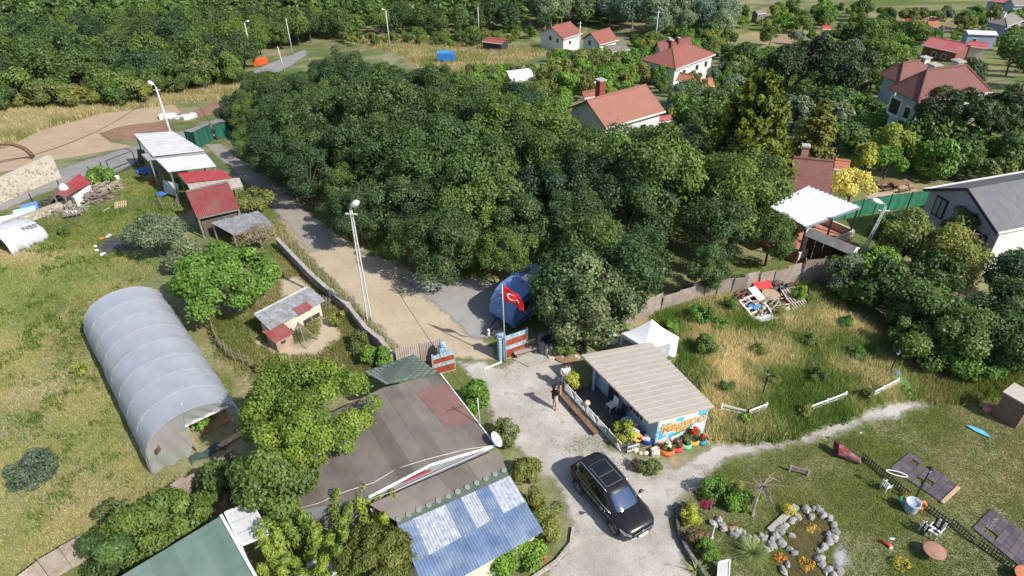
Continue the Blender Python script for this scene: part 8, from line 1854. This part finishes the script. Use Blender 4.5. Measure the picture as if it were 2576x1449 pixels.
for x in (-1., 1.): mb = MB(); Mx = Matrix.Rotation(R(90), 3, 'X'); mb.lathe([(.2, -.15), (.42, -.15), (.42, .15), (.2, .15)], q + Vector((x, -.85, .42)), 12, Mx); mb.build('wheel', RUBBER, o, False, q)
for k, (u, v) in enumerate(((649, 166), (663, 162))):
    q = G(u, v); o = thing('dumpster', ['left orange dumpster at the road bend', 'right orange dumpster at the road bend'][k], 'dumpster', q, R(15 + 20 * k)); om = mat('orange_dumpster', (.75, .12, .03), .5, .1)
    mb = MB(); mb.add([(-.75, -.5, .2), (.75, -.5, .2), (.75, .5, .2), (-.75, .5, .2), (-.9, -.65, 1.3), (.9, -.65, 1.3), (.9, .65, 1.3), (-.9, .65, 1.3)], [(3, 2, 1, 0), (4, 5, 6, 7), (0, 1, 5, 4), (1, 2, 6, 5), (2, 3, 7, 6), (3, 0, 4, 7)]); mb.build('bin', om, o)
    mb = MB(); mb.box((0, 0, 1.36), (1.85, 1.35, .1)); mb.build('lid', om, o)
    for x, y in ((-.6, -.4), (.6, -.4), (.6, .4), (-.6, .4)): mb = MB(); mb.lathe([(.1, -.05), (.1, .05)], (x, y, .1), 8, Matrix.Rotation(R(90), 3, 'X')); mb.build('castor', RUBBER, o)

# ------------------------------------------------------------------ single trees and shrubs
tree('fig_tree', 'bright green spreading fig tree above the chicken coop', 'tree', 560, 705, 2.4, (3.7, 3.3, 1.9), L_BRIGHT, 46, 14000, .22, .16, BARK2, 3, stems=3, nb=9, low=-.3, lobe=.26, shell=.7, ragged=.2)
tree('fruit_tree', 'grey green fruit tree beside the black weed fabric', 'tree', 392, 588, 2.0, (2.3, 1.9, 1.5), L_GREY, 18, 6500, .19, .12, BARK, 4, stems=2, low=-.4)
tree('shrub', 'dark shrub between the fig tree and the silver lean-to', 'shrub', 470, 640, 1.3, (1.8, 1.3, 1.1), L_GREY, 12, 3200, .19, .09, BARK, 5, low=-.5)
tree('bare_shrub', 'dry brown twiggy shrub in front of the silver sheets', 'shrub', 650, 590, 1.2, (1.9, 1.3, 1.2), L_DRY, 16, 1500, .16, .10, TWIG, 6, low=-.5, nb=40, asp=.25)
tree('bare_shrub', 'olive dry shrub beside the faded red shed', 'shrub', 640, 500, 1.2, (2.0, 1.2, 1.1), L_OLIVE, 12, 1900, .19, .08, TWIG, 61, low=-.5, nb=14)
tree('walnut_tree', 'large yellow green tree overhanging the low house roof', 'tree', 780, 1040, 4.3, (3.5, 2.9, 2.2), leaf_mat('walnut_leaf', (.085, .135, .024), (.165, .20, .04)), 70, 30000, .14, .2, BARK, 7, low=-.35, lobe=.21, shell=.74, ragged=.2)
tree('tree', 'darker green tree between the tunnel and the low house', 'tree', 690, 1200, 3.1, (1.9, 1.6, 1.9), L_OAK2, 18, 8000, .18, .14, BARK, 8, low=-.5)
tree('hedge_shrub', 'leafy climber clump over the lower reed screen', 'shrub', 335, 1345, 1.5, (1.9, 1.2, 1.2), L_OAK2, 16, 6500, .15, .08, BARK, 9, low=-.8)
tree('hedge_shrub', 'leafy climber clump next to the green felt roof', 'shrub', 450, 1290, 1.5, (1.7, 1.2, 1.2), L_OAK2, 16, 6000, .15, .08, BARK, 10, low=-.8)
tree('hedge_shrub', 'climber clump right below the tunnel doorway', 'shrub', 560, 1215, 1.4, (1.2, 1.0, 1.1), L_OAK2, 12, 4500, .15, .08, BARK, 11, low=-.8)
tree('hedge_shrub', 'dry twiggy climber on the upper side of the reed screen', 'shrub', 300, 1290, .9, (1.3, .9, .7), L_OLIVE, 10, 1800, .14, .06, TWIG, 12, low=-.8, nb=14)
tree('hedge_shrub', 'leafy climber at the green roof corner by the bottom edge', 'shrub', 270, 1400, 1.5, (1.5, 1.0, 1.1), L_OAK2, 12, 5000, .15, .08, BARK, 13, low=-.8)
def bamboo(label, u, v, zc, n, spread, seed):
    b = g0(u, v, zc); o = thing('bamboo', label, 'bamboo', b); rg = random.Random(seed); nr = np.random.RandomState(seed); Ps = []; Ns = []; mb = MB()
    for k in range(n):
        x, y = rg.uniform(-1, 1) * spread[0], rg.uniform(-1, 1) * spread[1]; h = rg.uniform(.65, 1.1) * zc * 1.35; dx, dy = x * .5 + rg.uniform(-.3, .3), y * .5 + rg.uniform(-.3, .3)
        f = lambda t: Vector((x + dx * t * t, y + dy * t * t, h * (t - .10 * t ** 3)))
        mb.tube([f(t) for t in (0, .3, .6, .85, 1)], [.022, .02, .015, .01, .004], 4)
        m = 300; t = nr.uniform(.3, 1.0, m) ** .8; c = np.array([list(f(q)) for q in t]); r = .34 * (1.15 - t * .6)
        a = nr.uniform(0, 6.28, m); rr = r * np.sqrt(nr.uniform(0, 1, m)); c += np.stack([np.cos(a) * rr, np.sin(a) * rr, nr.uniform(-.12, .05, m)], 1); Ps.append(c); Ns.append(unit(np.stack([np.cos(a) * .7, np.sin(a) * .7, np.full(m, .8)], 1) + nr.normal(size=(m, 3)) * .4))
    P = np.concatenate(Ps); N_ = np.concatenate(Ns); V, Q, C = leaves(P, N_, .21, nr, nr.uniform(.2, .8, len(P)), np.clip(nr.normal(.45, .3, len(P)), 0, 1), .28)
    link_mesh('leaves', np_mesh('leaves', V, Q, L_BAM, C), o); mb.build('canes', mat('bamboo_cane', (.30, .30, .09), .6, .15), o)
bamboo('tall yellow green bamboo clump before the low house', 800, 1330, 2.4, 30, (1.5, 1.3), 1)
bamboo('second bamboo clump against the brown felt roof', 935, 1290, 2.3, 14, (.6, .7), 2)
bamboo('bamboo clump at the bottom edge beside the white lean-to', 730, 1420, 2.2, 20, (1.0, 1.0), 3)
tree('round_shrub', 'dense round olive shrub in front of the blue sheet roof', 'shrub', 945, 1405, 1.9, (1.75, 1.5, 1.3), leaf_mat('dense_olive', (.11, .12, .025), (.17, .165, .04)), 40, 13000, .11, .12, BARK, 15, lobe=.26, shell=.78, low=-.3, ragged=.03)
o = bx('white_cabinet', 'white cabinet top between the bamboo and the round shrub', 'cabinet', [('box', MB().box(G(830, 1440) + Vector((0, -.5, .6)), (1.0, .8, 1.2), .5), WHITE), ('top', MB().box(G(830, 1440) + Vector((0, -.5, 1.24)), (1.1, .9, .06), .5), WHITE_SHEET)], G(830, 1440) + Vector((0, -.5, 0)))
tree('silver_tree', 'pale flowering silver leaved tree beside the caravan', 'tree', 1478, 768, 3.0, (3.1, 2.7, 2.9), L_SILVER, 60, 17000, .19, .16, BARK, 16, low=-.75, hue=.30, lobe=.24, shell=.76, ragged=.25)
tree('oak_tree', 'dark oak between the caravan and the silver leaved tree', 'tree', 1425, 722, 3.5, (2.2, 2.2, 2.9), L_OAK, 30, 9000, .2, .15, BARK, 17, low=-.7)
tree('oak_tree', 'dark oak at the grove rim behind the gazebo tent', 'tree', 1570, 705, 3.6, (2.5, 2.3, 2.9), L_OAK, 30, 9000, .2, .15, BARK, 18, low=-.7)
def conifer(name, label, u, v, h, r, m, seed, n=9000, ls=.3, tilt=.9):
    b = G(u, v); o = thing(name, label, 'tree', b); rg = np.random.RandomState(seed); nb = 150; Ps = []; Ns = []; B = []; Hh = []
    for k in range(nb):
        t = rg.uniform(.04, 1) ** .85; a = rg.uniform(0, 6.28); L = r * (1 - t) ** .75 * rg.uniform(.7, 1.15) + .25; z0 = h * t * .92; m_ = max(12, int(n / nb * (L / r) * 1.7)); s = rg.uniform(.1, 1, m_) ** .6
        sp = .07 + .16 * (1 - s); c = np.stack([np.cos(a) * L * s, np.sin(a) * L * s, z0 + L * s * s * tilt * .8], 1) + rg.normal(size=(m_, 3)) * sp[:, None] * L * .8
        Ps.append(c); Ns.append(unit(np.array([[math.cos(a), math.sin(a), .5]]) + rg.normal(size=(m_, 3)) * .6)); B.append(np.clip(rg.uniform(.3, .7) + rg.uniform(-.2, .2, m_), 0, 1)); Hh.append(np.clip(s ** 2 * 1.1 + rg.uniform(-.3, .1, m_), 0, 1))
    V, Q, C = leaves(np.concatenate(Ps), np.concatenate(Ns), ls, rg, np.concatenate(B), np.concatenate(Hh), .5); link_mesh('crown', np_mesh('crown', V, Q, m, C), o)
    mb = MB(); mb.tube([(0, 0, -.2), (0, 0, h * .5), (0, 0, h * .95)], [.22, .14, .03], 7); mb.build('trunk', BARK, o)
conifer('golden_cypress', 'tall golden green cypress behind the grove', 1856, 508, 12.0, 4.0, L_GOLD, 21, 24000, .38)
conifer('golden_cypress', 'smaller drooping golden conifer right of the tall cypress', 2030, 425, 7.5, 2.3, leaf_mat('dull_gold', (.09, .105, .03), (.19, .175, .05)), 22, 6000, .34, .3)
conifer('golden_cypress', 'golden conifer tip at the right edge', 2555, 430, 5.0, 1.6, L_GOLD, 23, 3500, .3)
def far_tree(key, label, u, v, s, sz=None, name='tree', cat='tree'): return plant(key, name, label, cat, G(u, v), s, sz or s)
proto('umbrella', 2, L_PINE, BARK, 5.2, (4.1, 4.1, 2.9), 46, 8000, .30, .22, low=-.15, lobe=.22, shell=.80, ragged=.02)
far_tree('umbrella', 'large round dark umbrella pine before the villa', 2365, 405, 1.0, .95, 'umbrella_pine')
far_tree('umbrella', 'round dark umbrella pine right of the larger one', 2465, 400, .8, .85, 'umbrella_pine')
far_tree('pine', 'small dark pine standing against the villa roof', 2395, 300, .85, 1.1, 'pine_tree')
for k, (u, v, s) in enumerate(((1960, 285, 1.2), (2040, 290, 1.35), (2110, 305, 1.2), (1990, 240, 1.1), (2100, 255, 1.1))):
    far_tree('pine', ['big dark pine left of the pine group', 'biggest dark pine in the middle of the pine group', 'dark pine right in the pine group', 'dark pine at the back left of the pine group', 'dark pine at the back right of the pine group'][k], u, v, s, s * 1.05, 'pine_tree')
tree('yellow_green_tree', 'yellow green round tree below the umbrella pine', 'tree', 2240, 350, 3.2, (1.9, 1.9, 1.9), L_YG, 20, 4500, .25, .15, BARK, 31, low=-.5)
tree('yellow_green_tree', 'lower yellow green tree left of the white flowering shrub', 'tree', 2185, 402, 2.2, (1.6, 1.6, 1.6), L_YG, 14, 3500, .24, .12, BARK, 32, low=-.6)
tree('orchard_tree', 'leafy green tree right of the lower yellow green tree', 'tree', 2240, 402, 2.2, (1.9, 1.8, 1.6), L_BRIGHT, 14, 4000, .24, .12, BARK, 33, low=-.6)
tree('pale_yellow_tree', 'pale straw yellow tree behind the pergola', 'tree', 2146, 468, 2.0, (2.0, 1.9, 1.55), L_YEL, 18, 5000, .2, .13, BARK2, 34, low=-.5)
for k, (u, v, zc, rad, m, n, lb) in enumerate((
    (2290, 600, 2.6, (2.3, 2.2, 2.0), L_OLIVE, 6500, 'olive green fruit tree hiding the grey house wall'), (2400, 640, 2.6, (2.4, 2.2, 2.0), L_OLIVE, 6500, 'light olive tree before the grey house corner'), (2350, 690, 2.0, (2.0, 1.8, 1.6), L_OAK2, 5000, 'green tree below the two olive trees'),
    (2225, 580, 2.4, (1.2, 1.2, 1.4), L_BRIGHT, 3500, 'fresh green tree right of the leaning pole'), (2135, 690, 1.5, (1.7, 1.5, 1.3), L_GREY, 5000, 'grey green shrub at the foot of the leaning pole'), (2220, 660, 1.5, (1.7, 1.4, 1.2), L_BRIGHT, 4500, 'bright green hedge shrub above the metal railing'),
    (2330, 770, 1.9, (2.2, 1.9, 1.7), L_OAK2, 6000, 'leafy tree right of the metal railing'), (2440, 850, 2.0, (2.4, 2.0, 1.8), L_OAK2, 6500, 'dark leafy tree at the right below the soil slope'), (2540, 860, 2.2, (2.3, 2.0, 1.9), L_OAK, 6000, 'very dark tree at the right edge'),
    (2330, 870, 1.3, (1.8, 1.5, 1.2), L_OAK2, 4500, 'low dark bush above the garden lamp'), (2560, 690, 2.6, (2.0, 2.0, 2.4), L_OAK, 6000, 'dark conifer like tree by the white plaster wall'), (2460, 900, 1.4, (1.9, 1.5, 1.2), L_BRIGHT, 4500, 'green bush left of the brick shed'), (2420, 560, 2.8, (1.3, 1.2, 1.5), L_OLIVE, 3200, 'slim olive treetop against the house window'),
    (2540, 780, 2.6, (2.0, 1.8, 2.2), L_OAK, 6000, 'black green tree right of the soil slope'))):
    tree('tree' if zc > 1.8 else 'bush', lb, 'tree' if zc > 1.8 else 'bush', u, v, zc, rad, m, 16, n, .19, .11, BARK, 50 + k, low=-.65)
for k, (u, v, zc, rad, m, n, ls, lb) in enumerate((
    (1195, 1000, 1.3, (.75, 1.5, .9), L_BRIGHT, 4200, .15, 'bright green vine along the right eave of the low house'), (1275, 1085, .8, (.65, .7, .8), L_OLIVE, 2600, .11, 'dusty green shrub beside the satellite dish'), (1318, 1190, .8, (.95, .85, .8), L_OLIVE, 4200, .11, 'round olive shrub at the drive edge'),
    (1340, 1255, .6, (.6, .6, .7), L_OLIVE, 2000, .11, 'small upright shrub by the dark red wicket'), (1390, 1310, .8, (1.1, 1.1, .85), L_OLIVE, 5500, .11, 'wide light green shrub right of the blue roof'), (1300, 1400, .8, (1.5, .9, .8), L_BRIGHT, 5000, .12, 'leafy climber below the blue sheet roof'),
    (1440, 955, .75, (.55, .5, .85), L_YG, 1500, .12, 'yellow green potted shrub beside the two people'), (1570, 1085, .75, (.6, .6, .95), L_YG, 1900, .12, 'yellow green shrub at the porch end'), (1740, 1300, .5, (.6, .55, .55), L_YG, 2200, .09, 'yellow green bedding shrub at the top of the flower bed'),
    (1752, 1340, .45, (.55, .6, .5), L_RUST, 2000, .09, 'rusty pink bedding shrub in the flower bed'), (1775, 1385, .45, (.6, .6, .5), L_BRIGHT, 2300, .09, 'fresh green bedding shrub in the lower flower bed'), (1800, 1225, .5, (1.0, .7, .5), L_BRIGHT, 2500, .1, 'green bushy patch above the flower bed'),
    (1870, 1260, .45, (1.1, .7, .45), L_BRIGHT, 2700, .1, 'green herb patch below the driftwood'), (900, 855, .7, (.7, .6, .7), L_OLIVE, 2000, .13, 'small green bush beside the low wall'), (945, 895, .8, (1.0, .8, .8), L_BRIGHT, 3400, .14, 'bright bush at the lower end of the low wall'), (850, 800, .5, (.6, .5, .5), L_OLIVE, 1300, .12, 'small bush right of the chicken coop'),
    (250, 440, .9, (1.4, 1.0, .9), L_BRIGHT, 2800, .17, 'bushy fig shrub beside the steel gate'), (160, 580, .4, (.55, .45, .45), L_OAK2, 1000, .12, 'dark small bush by the white tarpaulin'), (560, 460 + 520, .5, (.6, .5, .5), L_OLIVE, 1100, .12, 'low bush between the tunnel and the stick fence'), (1640, 1175, .35, (.75, .5, .35), L_OLIVE, 1500, .1, 'low weed tuft in front of the mural planters'),
    (1605, 1170, .3, (.5, .4, .3), L_RUST, 700, .1, 'dry brown weed beside the little picket gate'), (1760, 790, .8, (.9, .7, .7), L_BRIGHT, 2400, .13, 'bright shrub at the foot of the reed board fence'), (1420, 860, .9, (.9, .7, .8), L_OAK2, 2600, .14, 'dark shrub behind the trunk planter'),
    (700, 920, .5, (1.6, .8, .5), L_OLIVE, 2200, .13, 'dry weedy shrub strip below the coop'), (75, 1180, .6, (1.3, 1.6, .6), L_GREY, 4000, .12, 'grey green weed thicket at the left edge'), (200, 1080 - 150, .35, (.5, .5, .4), L_YG, 700, .12, 'yellow green tuft in the field left of the tunnel'))):
    tree('shrub', lb, 'shrub', u, v, zc, rad, m, 14, n, ls, .05, BARK, 80 + k, low=-.85, nb=6, stems=2)
tree('dead_tree', 'bare grey dead tree at the edge of the far wood', 'tree', 165, 130, 5.0, (3.0, 3.0, 3.5), L_DRY, 26, 500, .3, .22, mat('dead_grey', (.34, .29, .25), .9, .2), 95, nb=60, low=-.2, asp=.15)
